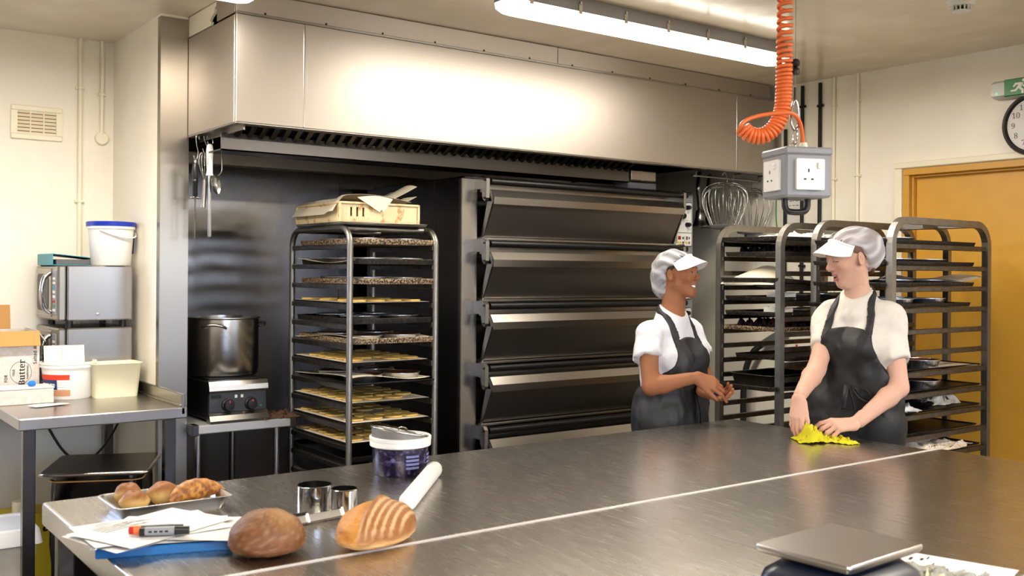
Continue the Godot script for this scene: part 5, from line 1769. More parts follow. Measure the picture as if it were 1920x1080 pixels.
func wall_things():
	# ventilation grille in the alcove
	var t := thing("wall_vent", "white ventilation grille high on the left alcove wall", "vent", Vector3(1.03, 2.192, ZB))
	var s := S()
	var w := 0.226
	var h := 0.160
	slab(s, Vector3(-w / 2, -h / 2, 0), Vector3(w / 2, -h / 2 + 0.026, 0.012), 0.004)
	slab(s, Vector3(-w / 2, h / 2 - 0.026, 0), Vector3(w / 2, h / 2, 0.012), 0.004)
	slab(s, Vector3(-w / 2, -h / 2 + 0.026, 0), Vector3(-w / 2 + 0.028, h / 2 - 0.026, 0.012), 0.0)
	slab(s, Vector3(w / 2 - 0.028, -h / 2 + 0.026, 0), Vector3(w / 2, h / 2 - 0.026, 0.012), 0.0)
	for x in [-0.028, 0.03]: slab(s, Vector3(x - 0.003, -h / 2 + 0.02, 0), Vector3(x + 0.003, h / 2 - 0.02, 0.010), 0.001)
	obj("frame", s, M.cream, t)
	for k in 7:
		s = S()
		box(s, Vector3(0, -0.050 + k * 0.0168, 0.006), Vector3(w - 0.054, 0.0125, 0.002), 0.0005, Basis(Vector3(1, 0, 0), 0.35))
		obj("slat", s, M.cream, t)
	slabs("duct_backing", M.card, t, [[Vector3(-w / 2 + 0.02, -h / 2 + 0.02, 0.0), Vector3(w / 2 - 0.02, h / 2 - 0.02, 0.001)]], 0.0)
	conduit("cream conduit pipe down the alcove wall behind the microwaves", M.cream, [Vector3(1.222, CEIL, ZB + 0.012), Vector3(1.222, 0.9, ZB + 0.012)], 0.0105, [2.38, 1.83], Vector3(0, 0, 1))
	conduit("short cream conduit pipe beside the alcove corner, ending in a round box", M.cream, [Vector3(1.323, CEIL, ZB + 0.012), Vector3(1.323, 2.165, ZB + 0.012)], 0.0095, [2.36], Vector3(0, 0, 1))
	s = S()
	lathe(s, [Vector2(0, 0), Vector2(0.032, 0), Vector2(0.032, 0.016), Vector2(0.028, 0.020), Vector2(0, 0.021)], 28, Transform3D(Basis(Vector3(1, 0, 0), PI / 2), Vector3.ZERO))
	var jb := obj("junction_box", s, M.cream, self, Vector3(1.323, 2.145, ZB))
	metas(jb, "round cream junction box under the short conduit pipe", "junction box")
	# pipes on the right wall
	var I := Vector3(-1, 0, 0)
	conduit("white conduit pipe on the right wall, the nearer of two", M.cream, [Vector3(XR - 0.012, CEIL, -3.337), Vector3(XR - 0.012, 0.1, -3.337)], 0.010, [2.47, 2.05, 1.6], I)
	conduit("white conduit pipe on the right wall, next to the black pipes", M.cream, [Vector3(XR - 0.012, CEIL, -3.493), Vector3(XR - 0.012, 0.1, -3.493)], 0.010, [2.46, 2.04, 1.6], I)
	conduit("black pipe on the right wall, nearest the white conduits", M.rubber, [Vector3(XR - 0.015, 2.60, -3.583), Vector3(XR - 0.015, 1.2, -3.583)], 0.0105, [2.47, 1.72], I)
	conduit("black pipe on the right wall, the middle of three", M.rubber, [Vector3(XR - 0.015, 2.60, -3.705), Vector3(XR - 0.015, 1.2, -3.705)], 0.0105, [2.48, 1.55], I)
	conduit("black pipe on the right wall, the one closest to the hood", M.rubber, [Vector3(XR - 0.015, 2.36, -3.825), Vector3(XR - 0.015, 1.3, -3.825)], 0.0105, [1.5], I)
	s = S()
	tube(s, smooth_path([Vector3(XR - 0.006, 2.02, -3.893), Vector3(XR - 0.008, 1.85, -3.897), Vector3(XR - 0.006, 1.70, -3.882), Vector3(XR - 0.006, 1.4, -3.87)], 5), 0.0032, 6)
	metas(obj("earth_wire", s, M.green), "thin green wire down the right wall near the whisks", "wire")
	var face_l := Basis(Vector3(0, 0, 1), Vector3(0, 1, 0), Vector3(-1, 0, 0))     # turns a thing made facing +z towards -x
	for q in [[Vector3(XR - 0.001, 1.90, -3.77), 0.085, 0.22, "paper notice pinned behind the black pipes on the right wall", 6], [Vector3(XR - 0.001, 1.64, -3.98), 0.16, 0.17, "printed list on the right wall seen through the middle rack", 7]]:
		s = S()
		box(s, Vector3.ZERO, Vector3(q[1], q[2], 0.0012), 0.0003)
		var nt := obj("wall_notice", s, M.paper, self, q[0])
		nt.basis = face_l
		metas(nt, q[3], "notice")
		for k in q[4]:
			for j in 3: slabs("printed_line", M.inkgrey, nt, [[Vector3(-q[1] * 0.42 + j * q[1] * 0.28, q[2] * 0.38 - k * q[2] * 0.12, 0.0005), Vector3(-q[1] * 0.42 + j * q[1] * 0.28 + q[1] * (0.14 + 0.05 * ((k + j) % 3)), q[2] * 0.38 - k * q[2] * 0.12 + 0.004, 0.0009)]], 0.0001)
	var sk := thing("wall_socket", "white wall socket seen through the middle rack", "socket", Vector3(XR, 1.296, -3.91))
	sk.basis = face_l
	s = S()
	prism(s, rounded_rect(0.146, 0.086, 0.004), 0.01, Transform3D(Basis(), Vector3(0, 0, 0.005)))
	obj("plate", s, M.socket, sk)
	for x in [-0.036, 0.036]:
		for q in [[0.0, 0.008, 0.004, 0.008], [-0.01, -0.014, 0.006, 0.004], [0.01, -0.014, 0.006, 0.004]]:
			slabs("pin_hole", M.ink, sk, [[Vector3(x + q[0] - q[2] / 2, q[1] - q[3] / 2, 0.0098), Vector3(x + q[0] + q[2] / 2, q[1] + q[3] / 2, 0.0104)]], 0.0001)
	# vacuum hose and red-handled shears behind the middle rack
	var hz := thing("vacuum_hose", "black vacuum hose with a grey nozzle behind the middle rack", "hose", Vector3.ZERO)
	s = S()
	tube(s, smooth_path([Vector3(4.70, 0.0, -3.98), Vector3(4.74, 0.35, -4.02), Vector3(4.76, 0.62, -4.05), Vector3(4.77, 0.88, -4.05), Vector3(4.79, 1.02, -4.01), Vector3(4.82, 1.09, -3.94)], 8), 0.019, 12)
	obj("hose", s, M.rubber, hz)
	s = S()
	tube(s, smooth_path([Vector3(4.815, 1.08, -3.95), Vector3(4.83, 1.115, -3.88), Vector3(4.845, 1.15, -3.80)], 5), [0.022, 0.024, 0.026, 0.028, 0.03, 0.032, 0.033, 0.034, 0.034, 0.034, 0.02], 12)
	obj("nozzle", s, M.greymetal, hz)
	for k in 2:
		s = S()
		var cz := -3.78 + k * 0.13
		tube(s, arc(Vector3(XR - 0.02, 1.075, cz), Vector3(0, 0, 1), Vector3(0, 1, 0), 0.05, PI, TAU + 0.3, 14), 0.006, 8)
		metas(obj("red_hook", s, M.red), "red plastic loop on the right wall behind the rack, %s" % ["left of the pair", "right of the pair"][k], "hook", "red loops on the wall")
	# exit sign
	t = thing("exit_sign", "green emergency exit sign with a running figure on the right wall", "exit sign", Vector3(XR, 2.405, -2.36))
	t.basis = face_l
	s = S()
	var rings := []
	var L := 0.40
	for q in [[0.0, 0.086], [0.045, 0.086], [0.060, 0.078], [0.066, 0.06]]:
		var r := []
		for p in rounded_rect(L - q[0] * 0.2, q[1], 0.012, 3): r.append(Vector3(p.x, p.y, q[0]))
		rings.append(r)
	loft(s, rings)
	obj("housing", s, mat(Color(0.80, 0.82, 0.80), 0.2), t)
	s = S()
	slab(s, Vector3(-0.130, -0.040, 0.010), Vector3(0.19, 0.0425, 0.0675), 0.004)
	obj("green_panel", s, M.green, t)
	var fig := func(called: String, poly: Array):
		var z := S()
		prism(z, PackedVector2Array(poly), 0.002, Transform3D(Basis(), Vector3(-0.055, 0, 0.0682)))
		obj(called, z, M.socket, t)
	fig.call("figure_body", [Vector2(0.008, 0.020), Vector2(0.022, 0.016), Vector2(0.010, -0.004), Vector2(0.022, -0.014), Vector2(0.022, -0.034), Vector2(0.012, -0.034), Vector2(0.011, -0.018), Vector2(-0.004, -0.008), Vector2(-0.014, -0.020), Vector2(-0.040, -0.020), Vector2(-0.040, -0.012), Vector2(-0.018, -0.011), Vector2(-0.002, 0.010), Vector2(-0.014, 0.010), Vector2(-0.024, 0.0), Vector2(-0.030, 0.005), Vector2(-0.018, 0.020)])
	fig.call("figure_arm", [Vector2(0.018, 0.014), Vector2(0.026, 0.002), Vector2(0.040, 0.002), Vector2(0.040, -0.005), Vector2(0.022, -0.004), Vector2(0.012, 0.008)])
	s = S()
	lathe(s, [Vector2(0, 0), Vector2(0.008, 0), Vector2(0.008, 0.002), Vector2(0, 0.002)], 16, Transform3D(Basis(Vector3(1, 0, 0), PI / 2), Vector3(-0.032, 0.029, 0.0672)))
	obj("figure_head", s, M.socket, t)
	s = S()
	prism(s, PackedVector2Array([Vector2(0.06, -0.032), Vector2(0.10, -0.032), Vector2(0.10, 0.034), Vector2(0.06, 0.034)]), 0.002, Transform3D(Basis(), Vector3(0, 0, 0.0682)))
	obj("door_symbol", s, M.socket, t)
	s = S()
	lathe(s, [Vector2(0, 0), Vector2(0.004, 0), Vector2(0.003, 0.003), Vector2(0, 0.004)], 10, Transform3D(Basis(Vector3(1, 0, 0), PI / 2), Vector3(-0.165, -0.020, 0.066)))
	obj("status_light", s, M.greenled, t)
	# clock
	t = thing("wall_clock", "round brown-rimmed wall clock above the yellow door", "clock", Vector3(XR, 2.226, -2.368))
	t.basis = face_l
	var Z := Transform3D(Basis(Vector3(1, 0, 0), PI / 2), Vector3.ZERO)
	s = S()
	lathe(s, [Vector2(0.125, 0.0), Vector2(0.150, 0.0), Vector2(0.152, 0.018), Vector2(0.146, 0.034), Vector2(0.134, 0.036), Vector2(0.129, 0.022), Vector2(0.125, 0.018)], 64, Z)
	obj("rim", s, M.clockbrown, t)
	s = S()
	lathe(s, [Vector2(0, 0), Vector2(0.129, 0), Vector2(0.129, 0.020), Vector2(0, 0.020)], 64, Z)
	obj("dial", s, M.clockface, t)
	for n in range(1, 13):
		var an := PI / 2 - n * TAU / 12
		words("numeral", str(n), 0.026, M.inkgrey, t, Transform3D(Basis(), Vector3(cos(an) * 0.098, sin(an) * 0.098, 0.0208)), true, false)
	for n in 60:
		var an := PI / 2 - n * TAU / 60
		s = S()
		box(s, Vector3(cos(an) * 0.120, sin(an) * 0.120, 0.0205), Vector3(0.003 if n % 5 else 0.006, 0.0012, 0.0008), 0.0001, Basis(Vector3(0, 0, 1), an))
		obj("minute_mark", s, M.inkgrey, t)
	for q in [[2.1, 0.062, 0.006], [0.5, 0.092, 0.004]]:
		s = S()
		box(s, Vector3(cos(q[0]) * q[1] * 0.42, sin(q[0]) * q[1] * 0.42, 0.024), Vector3(q[1], q[2], 0.001), 0.0003, Basis(Vector3(0, 0, 1), q[0]))
		obj("hand", s, M.ink, t)
	# smoke detector
	t = thing("smoke_detector", "white smoke detector on the ceiling at top right", "smoke detector", Vector3(3.90, CEIL, -2.20))
	s = S()
	lathe(s, [Vector2(0, -0.026), Vector2(0.046, -0.026), Vector2(0.052, -0.018), Vector2(0.054, 0.0), Vector2(0, 0.0)], 36)
	obj("base", s, M.white, t)
	s = S()
	lathe(s, [Vector2(0, -0.052), Vector2(0.024, -0.052), Vector2(0.034, -0.046), Vector2(0.036, -0.043), Vector2(0, -0.043)], 30)
	obj("cap", s, M.white, t)
	slabs("dark_core", M.black, t, [[Vector3(-0.02, -0.045, -0.02), Vector3(0.02, -0.024, 0.02)]], 0.004)
	for k in 14:
		var an := TAU * k / 14
		s = S()
		box(s, Vector3(cos(an) * 0.035, -0.035, sin(an) * 0.035), Vector3(0.008, 0.022, 0.005), 0.001, Basis(Vector3.UP, -an))
		obj("rib", s, M.white, t)
	hanging_tools()

func s_hook(s: SurfaceTool, top: Vector3, low: Vector3, r := 0.0022):
	var d := low - top
	tube(s, smooth_path([top + Vector3(0.012, -0.008, 0), top + Vector3(0.010, 0.006, 0), top + Vector3(-0.004, 0.004, 0), top + d * 0.3, top + d * 0.75 + Vector3(0.012, 0, 0), low + Vector3(0.010, -0.006, 0), low + Vector3(-0.004, -0.008, 0), low + Vector3(-0.010, 0.006, 0)], 6), r, 6)

func hanging_tools():
	# four kitchen tools under the left end of the hood
	var t := thing("sharpening_steel", "knife sharpening steel with a black handle hanging under the hood's left end", "tool", Vector3(1.487, 2.075, -4.30), 0.3)
	var s := S()
	s_hook(s, Vector3(0.008, 0.0, 0), Vector3(0, -0.085, 0))
	obj("hook", s, M.wire, t)
	s = S()
	lathe(s, [Vector2(0, -0.262), Vector2(0.006, -0.260), Vector2(0.011, -0.250), Vector2(0.0105, -0.20), Vector2(0.0135, -0.196), Vector2(0.0135, -0.186), Vector2(0.0105, -0.182), Vector2(0.015, -0.155), Vector2(0.012, -0.125), Vector2(0.009, -0.115), Vector2(0, -0.112)], 16)
	obj("handle", s, M.black, t)
	s = S()
	lathe(s, [Vector2(0, -0.113), Vector2(0.006, -0.112), Vector2(0.006, -0.100), Vector2(0, -0.098)], 12)
	tube(s, arc(Vector3(0, -0.091, 0), Vector3(1, 0, 0), Vector3(0, 1, 0), 0.008, 0, TAU, 12), 0.0018, 6)
	obj("ferrule", s, M.wire, t)
	s = S()
	tube(s, [Vector3(-0.022, -0.263, 0), Vector3(-0.012, -0.260, 0), Vector3(0.012, -0.260, 0), Vector3(0.022, -0.263, 0)], 0.0042, 8)
	obj("guard", s, M.wire, t)
	s = S()
	tube(s, [Vector3(0, -0.26, 0), Vector3(0, -0.44, 0)], [0.0042, 0.003], 10)
	obj("rod", s, M.rackdark, t)
	t = thing("hand_whisk", "steel hand whisk hanging upside down beside the white-handled knife", "whisk", Vector3(1.528, 2.062, -4.30), 0.2)
	s = S()
	s_hook(s, Vector3(0.0, 0.018, 0), Vector3(0, -0.04, 0))
	obj("hook", s, M.wire, t)
	for k in 6:
		s = S()
		var an := PI * k / 6
		var d := Vector3(cos(an), 0, sin(an))
		var lp := []
		for i in 21:
			var u := PI * (i / 20.0) * 2.0 - PI
			var rr := 0.027 * sin(clampf((1.0 - absf(u) / PI), 0, 1) * PI * 0.62) / 1.0
			lp.append(d * (rr if i >= 10 else -rr) * (1.0 if absf(u) > 0.01 else 0.0) + Vector3(0, -0.045 - 0.125 * pow(absf(u) / PI, 1.3), 0))
		# a loop: wide near the top, narrowing to the grip
		lp = []
		for i in 25:
			var a := lerpf(-PI, PI, i / 24.0)
			var f := cos(a / 2.0)
			lp.append(d * (sin(a) * 0.026) * 1.0 + Vector3(0, -0.048 - (1.0 - f) * 0.125, 0))
		tube(s, lp, 0.0011, 5)
		obj("wire_loop", s, M.wire, t)
	s = S()
	tube(s, [Vector3(0, -0.168, 0), Vector3(0.001, -0.18, 0), Vector3(-0.006, -0.29, 0)], [0.007, 0.009, 0.010], 14)
	obj("grip", s, M.steel, t)
	t = thing("long_palette_knife", "long thin palette knife with a white handle hanging under the hood", "knife", Vector3(1.545, 2.07, -4.285))
	s = S()
	s_hook(s, Vector3(0.008, 0.020, 0), Vector3(0, -0.018, 0))
	obj("hook", s, M.wire, t)
	s = S()
	var hr := []
	for q in [[-0.158, 0.034, 0.016], [-0.150, 0.026, 0.016], [-0.10, 0.026, 0.018], [-0.05, 0.030, 0.018], [-0.028, 0.024, 0.014], [-0.022, 0.014, 0.008]]: hr.append(ring_rect(q[1], q[2], q[0], 0.006, Vector3.ZERO, 4))
	loft(s, hr)
	obj("handle", s, M.white, t)
	s = S()
	hr = []
	for q in [[-0.425, 0.012, 0.0016], [-0.42, 0.018, 0.002], [-0.20, 0.012, 0.0025], [-0.155, 0.016, 0.004]]: hr.append(ring_rect(q[1], q[2], q[0], 0.0007, Vector3.ZERO, 2))
	loft(s, hr)
	obj("blade", s, M.steel, t)
	t = thing("basting_spoon", "long steel spoon hanging rightmost under the hood's left end", "spoon", Vector3(1.59, 2.085, -4.27))
	s = S()
	tube(s, smooth_path([Vector3(0.0, 0.0, 0.006), Vector3(-0.002, 0.010, 0.0), Vector3(0, 0.0, -0.003), Vector3(0.004, -0.12, 0), Vector3(0.002, -0.155, 0.0), Vector3(-0.016, -0.175, 0.004)], 5), 0.0038, 8, false, 0.5)
	obj("handle", s, M.wire, t)
	s = S()
	sheet(s, func(u, v):
		var a: float = u * 2.0 - 1.0
		var b: float = v * 2.0 - 1.0
		var k: float = sqrt(maxf(0.0, 1.0 - 0.5 * b * b))
		var k2: float = sqrt(maxf(0.0, 1.0 - 0.5 * a * a))
		var x: float = a * k * 0.020
		var y: float = b * k2 * 0.042
		return Vector3(-0.022 + x - y * 0.12, -0.212 + y, 0.002 - 0.012 * (1.0 - minf(1.0, pow(x / 0.020, 2) + pow(y / 0.042, 2)))), 14, 14, 0.001)
	obj("bowl", s, M.steel, t)
	# two machine whisks and two dough hooks under the hood's right end
	for q in [[Vector3(4.44, 2.075, -3.93), 1.0, "big machine whisk with a flat hub, hanging under the hood's right end"], [Vector3(4.745, 2.062, -4.0), 1.0, "big machine whisk hanging further right, partly behind the socket box"]]:
		t = thing("machine_whisk", q[2], "whisk", q[0], 0.4, "machine whisks")
		var low: bool = q[0].x > 4.6
		s = S()
		tube(s, smooth_path([Vector3(-0.006, -0.006, -0.01), Vector3(-0.004, 0.010, 0.0), Vector3(0.010, 0.004, 0.004), Vector3(0.030, -0.018, 0.006), Vector3(0.042, -0.034, 0.004), Vector3(0.034, -0.052, 0), Vector3(0.024, -0.046, 0)], 5), 0.0026, 6)
		obj("hook", s, M.wire, t)
		var H := 0.255
		var R := 0.128
		for k in 9:
			var an := PI * k / 9.0 + 0.1
			var d := Vector3(cos(an), 0, sin(an))
			var lp := []
			for i in 33:
				var u := i / 16.0 - 1.0
				var v := absf(u)
				var prof := sin(PI * pow(v, 0.62) * 0.80) * 1.02
				lp.append(d * (R * prof * signf(u)) + Vector3(0.012, -0.045 - 0.012 * (k % 3) - (H - 0.012 * (k % 3)) * pow(v, 1.35), 0))
			s = S()
			tube(s, lp, 0.0024, 6)
			obj("wire_loop", s, M.wire, t)
		s = S()
		lathe(s, [Vector2(0, -0.318), Vector2(0.055, -0.318), Vector2(0.085, -0.310), Vector2(0.092, -0.298), Vector2(0.085, -0.292), Vector2(0, -0.292)] if not low else [Vector2(0, -0.345), Vector2(0.030, -0.345), Vector2(0.034, -0.325), Vector2(0.075, -0.318), Vector2(0.08, -0.300), Vector2(0, -0.292)], 28, Transform3D(Basis(), Vector3(0.012, 0, 0)))
		lathe(s, [Vector2(0, -0.365), Vector2(0.024, -0.365), Vector2(0.026, -0.318), Vector2(0, -0.318)], 18, Transform3D(Basis(), Vector3(0.012, 0, 0)))
		obj("hub", s, M.greymetal, t)
	for q in [[Vector3(4.525, 2.10, -4.20), "curved dough hook with a bell-shaped hub, right of the oven"], [Vector3(4.70, 2.10, -4.28), "dough hook hanging behind the machine whisk with the flat hub"]]:
		t = thing("dough_hook", q[1], "dough hook", q[0], 0.65, "dough hooks")
		s = S()
		tube(s, smooth_path([Vector3(0.012, 0.012, 0), Vector3(-0.03, -0.012, 0), Vector3(-0.078, -0.065, 0), Vector3(-0.085, -0.105, 0), Vector3(-0.06, -0.135, 0), Vector3(-0.01, -0.185, 0), Vector3(0.03, -0.215, 0)], 6), [0.006] + Array(range(36)).map(func(i): return 0.0125), 12)
		obj("hook_arm", s, M.steel, t)
		s = S()
		lathe(s, [Vector2(0, -0.315), Vector2(0.056, -0.315), Vector2(0.058, -0.308), Vector2(0.040, -0.296), Vector2(0.030, -0.26), Vector2(0.026, -0.222), Vector2(0.018, -0.212), Vector2(0, -0.210)], 28, Transform3D(Basis(), Vector3(0.034, 0, 0)))
		obj("hub", s, M.steel, t)
# ------------------------------------------------------------------ bodies: smooth fields meshed as surface nets
class Prim:
	var t := 0            # 0 tapered capsule, 1 ellipsoid, 2 capsule flattened by X, 3 tapered tube cut flat at b, 9 a function
	var op := 0           # 0 join, 1 cut away, 2 keep the common part, 3 add to the distance
	var k := 0.01
	var a := Vector3.ZERO
	var ba := Vector3.ZERO
	var inv := 0.0
	var ra := 0.0
	var rb := 0.0
	var X := Transform3D()
	var f := 1.0
	var n := Vector3.ZERO
	var fn: Callable
	var mid := Vector3.ZERO
	var reach := 1e9
	func d(p: Vector3) -> float:
		if t == 1:
			var v := X * p
			var k0 := v.length()
			var w := Vector3(v.x / n.x, v.y / n.y, v.z / n.z)
			var k1 := w.length()
			return -f if k1 < 1e-6 else k0 * (k0 - 1.0) / k1
		if t == 9: return fn.call(p)
		var q := p
		if t == 2: q = X * p
		var ap := q - a
		var h := clampf(ap.dot(ba) * inv, 0.0, 1.0)
		var e := (ap - ba * h).length() - (ra + (rb - ra) * h)
		if t == 2: return e * f
		if t == 3:
			var u := ap.dot(ba) * inv
			if u > 1.0: e = (ap - ba * u).length() - rb
			return maxf(e, (q - a - ba).dot(n))
		return e

func cap(L: Array, a: Vector3, b: Vector3, ra: float, rb: float, k := 0.01, op := 0) -> void:
	var p := Prim.new()
	p.a = a; p.ba = b - a; p.ra = ra; p.rb = rb; p.k = k; p.op = op
	p.inv = 1.0 / maxf(p.ba.length_squared(), 1e-9)
	p.mid = (a + b) / 2.0
	p.reach = p.ba.length() / 2.0 + maxf(ra, rb)
	L.append(p)

func sleeve(L: Array, a: Vector3, b: Vector3, ra: float, rb: float, k := 0.03) -> void:
	cap(L, a, b, ra, rb, k)
	L[-1].t = 3
	L[-1].n = (b - a).normalized()
	L[-1].reach += rb

func ell(L: Array, c: Vector3, r: Vector3, k := 0.01, op := 0, B := Basis()) -> void:
	var p := Prim.new()
	p.t = 1; p.k = k; p.op = op; p.n = r; p.f = minf(r.x, minf(r.y, r.z))
	p.X = Transform3D(Basis.from_scale(Vector3(1.0 / r.x, 1.0 / r.y, 1.0 / r.z)), Vector3.ZERO) * Transform3D(B, c).affine_inverse()
	p.mid = c
	p.reach = maxf(r.x, maxf(r.y, r.z))
	L.append(p)

func flat_cap(L: Array, X: Transform3D, sq: float, a: Vector3, b: Vector3, ra: float, rb: float, k := 0.05) -> void:
	# in the body's frame X (x to its right, y up, z forward), squeezed front to back by sq
	cap(L, a, b, ra, rb, k)
	var p: Prim = L[-1]
	p.t = 2
	p.f = lerpf(sq, 1.0, 0.5)
	p.X = Transform3D(Basis.from_scale(Vector3(1, 1, 1.0 / sq)), Vector3.ZERO) * X.affine_inverse()
	p.mid = X * Vector3(p.mid.x, p.mid.y, p.mid.z * sq)

func fun(L: Array, f: Callable, op: int, k := 0.004) -> void:
	var p := Prim.new()
	p.t = 9; p.fn = f; p.op = op; p.k = k
	L.append(p)

func field(L: Array, p: Vector3) -> float:
	var d := 1e3
	for q in L:
		var e: float = q.d(p)
		var k: float = q.k
		if q.op == 0:
			var h := maxf(k - absf(d - e), 0.0) / k
			d = minf(d, e) - h * h * k * 0.25
		elif q.op == 3: d += e
		else:
			if q.op == 1: e = -e
			var h := maxf(k - absf(d - e), 0.0) / k
			d = maxf(d, e) + h * h * k * 0.25
	return d

class Soup:
	var V := PackedVector3Array()
	var C := PackedColorArray()
	var I := PackedInt32Array()

func nets(out: Soup, L: Array, lo: Vector3, hi: Vector3, cell: float, col = null, X := Transform3D()) -> void:
	const B := 6
	var nb := Vector3i(((hi - lo) / (cell * B)).ceil())
	var half := cell * B * 0.5
	var far := half * 1.7321
	var NX := nb.x * B + 2
	var NY := nb.y * B + 2
	var cells := {}
	var edges := PackedInt32Array()
	var val := PackedFloat32Array()
	val.resize((B + 1) * (B + 1) * (B + 1))
	var W := B + 1
	var base := out.V.size()
	for bz in nb.z:
		for by in nb.y:
			for bx in nb.x:
				var o := lo + Vector3(bx, by, bz) * (cell * B)
				var c := o + Vector3(half, half, half)
				var sub := []
				for q in L:
					if q.op != 0 or q.reach > 1e8 or q.mid.distance_to(c) - q.reach < far * 1.25 + q.k + 0.012: sub.append(q)
				if sub.is_empty(): continue
				if absf(field(sub, c)) > far * 1.5 + 0.012: continue
				var n := 0
				var any_in := false
				var any_out := false
				for z in W:
					for y in W:
						var same := 0
						var e := 0.0
						for x in W:
							if same > 0: same -= 1       # the distance says that the sign stays for so many steps
							else:
								e = field(sub, o + Vector3(x, y, z) * cell)
								same = int(absf(e) * 0.65 / cell) - 1
								if e < 0.0: any_in = true
								else: any_out = true
							val[n] = e
							n += 1
				if not (any_in and any_out): continue
				for z in B:
					for y in B:
						for x in B:
							var i0 := (z * W + y) * W + x
							var v0 := val[i0]
							var s0 := v0 < 0.0
							var gx := bx * B + x
							var gy := by * B + y
							var gz := bz * B + z
							var id := (gz * NY + gy) * NX + gx
							if (val[i0 + 1] < 0.0) != s0: edges.append_array(PackedInt32Array([0, gx, gy, gz, 1 if s0 else 0]))
							if (val[i0 + W] < 0.0) != s0: edges.append_array(PackedInt32Array([1, gx, gy, gz, 1 if s0 else 0]))
							if (val[i0 + W * W] < 0.0) != s0: edges.append_array(PackedInt32Array([2, gx, gy, gz, 1 if s0 else 0]))
							# the cell's vertex
							var sum := Vector3.ZERO
							var cnt := 0
							for q in 12:
								var ax := q / 4
								var u := q & 1
								var w := (q >> 1) & 1
								var ca: int
								var step: int
								var pa: Vector3
								if ax == 0:
									ca = i0 + u * W + w * W * W; step = 1; pa = Vector3(0, u, w)
								elif ax == 1:
									ca = i0 + u + w * W * W; step = W; pa = Vector3(u, 0, w)
								else:
									ca = i0 + u + w * W; step = W * W; pa = Vector3(u, w, 0)
								var va := val[ca]
								var vb := val[ca + step]
								if (va < 0.0) == (vb < 0.0): continue
								pa[ax] += va / (va - vb)
								sum += pa
								cnt += 1
							if cnt:
								cells[id] = out.V.size()
								var p := o + (Vector3(x, y, z) + sum / cnt) * cell
								out.V.append(X * p)
								out.C.append(col.call(p) if col else Color.WHITE)
	for i in range(0, edges.size(), 5):
		var ax := edges[i]
		var g := Vector3i(edges[i + 1], edges[i + 2], edges[i + 3])
		var u := Vector3i.ZERO
		var w := Vector3i.ZERO
		u[(ax + 1) % 3] = 1
		w[(ax + 2) % 3] = 1
		var ids := []
		for q in [g - u - w, g - w, g, g - u]:
			var id: int = (q.z * NY + q.y) * NX + q.x
			if q.x < 0 or q.y < 0 or q.z < 0 or not cells.has(id): break
			ids.append(cells[id])
		if ids.size() < 4: continue
		if edges[i + 4]:      # inside to outside along the axis: seen from outside u -> w runs anticlockwise, and Godot wants clockwise
			out.I.append_array(PackedInt32Array([ids[0], ids[2], ids[1], ids[0], ids[3], ids[2]]))
		else:
			out.I.append_array(PackedInt32Array([ids[0], ids[1], ids[2], ids[0], ids[2], ids[3]]))

func skin(out: Soup) -> ArrayMesh:
	var N := PackedVector3Array()
	N.resize(out.V.size())
	for i in range(0, out.I.size(), 3):
		var a := out.I[i]
		var b := out.I[i + 1]
		var c := out.I[i + 2]
		var n := (out.V[c] - out.V[a]).cross(out.V[b] - out.V[a])
		N[a] += n; N[b] += n; N[c] += n
	for i in N.size(): N[i] = N[i].normalized()
	var arr := []
	arr.resize(Mesh.ARRAY_MAX)
	arr[Mesh.ARRAY_VERTEX] = out.V
	arr[Mesh.ARRAY_NORMAL] = N
	arr[Mesh.ARRAY_COLOR] = out.C
	arr[Mesh.ARRAY_INDEX] = out.I
	var m := ArrayMesh.new()
	m.add_surface_from_arrays(Mesh.PRIMITIVE_TRIANGLES, arr)
	return m

func wear(called: String, L: Array, lo: Vector3, hi: Vector3, cell: float, m: Material, parent: Node, col = null, X := Transform3D()) -> MeshInstance3D:
	var sp := Soup.new()
	nets(sp, L, lo, hi, cell, col, X)
	return obj(called, skin(sp), m, parent)

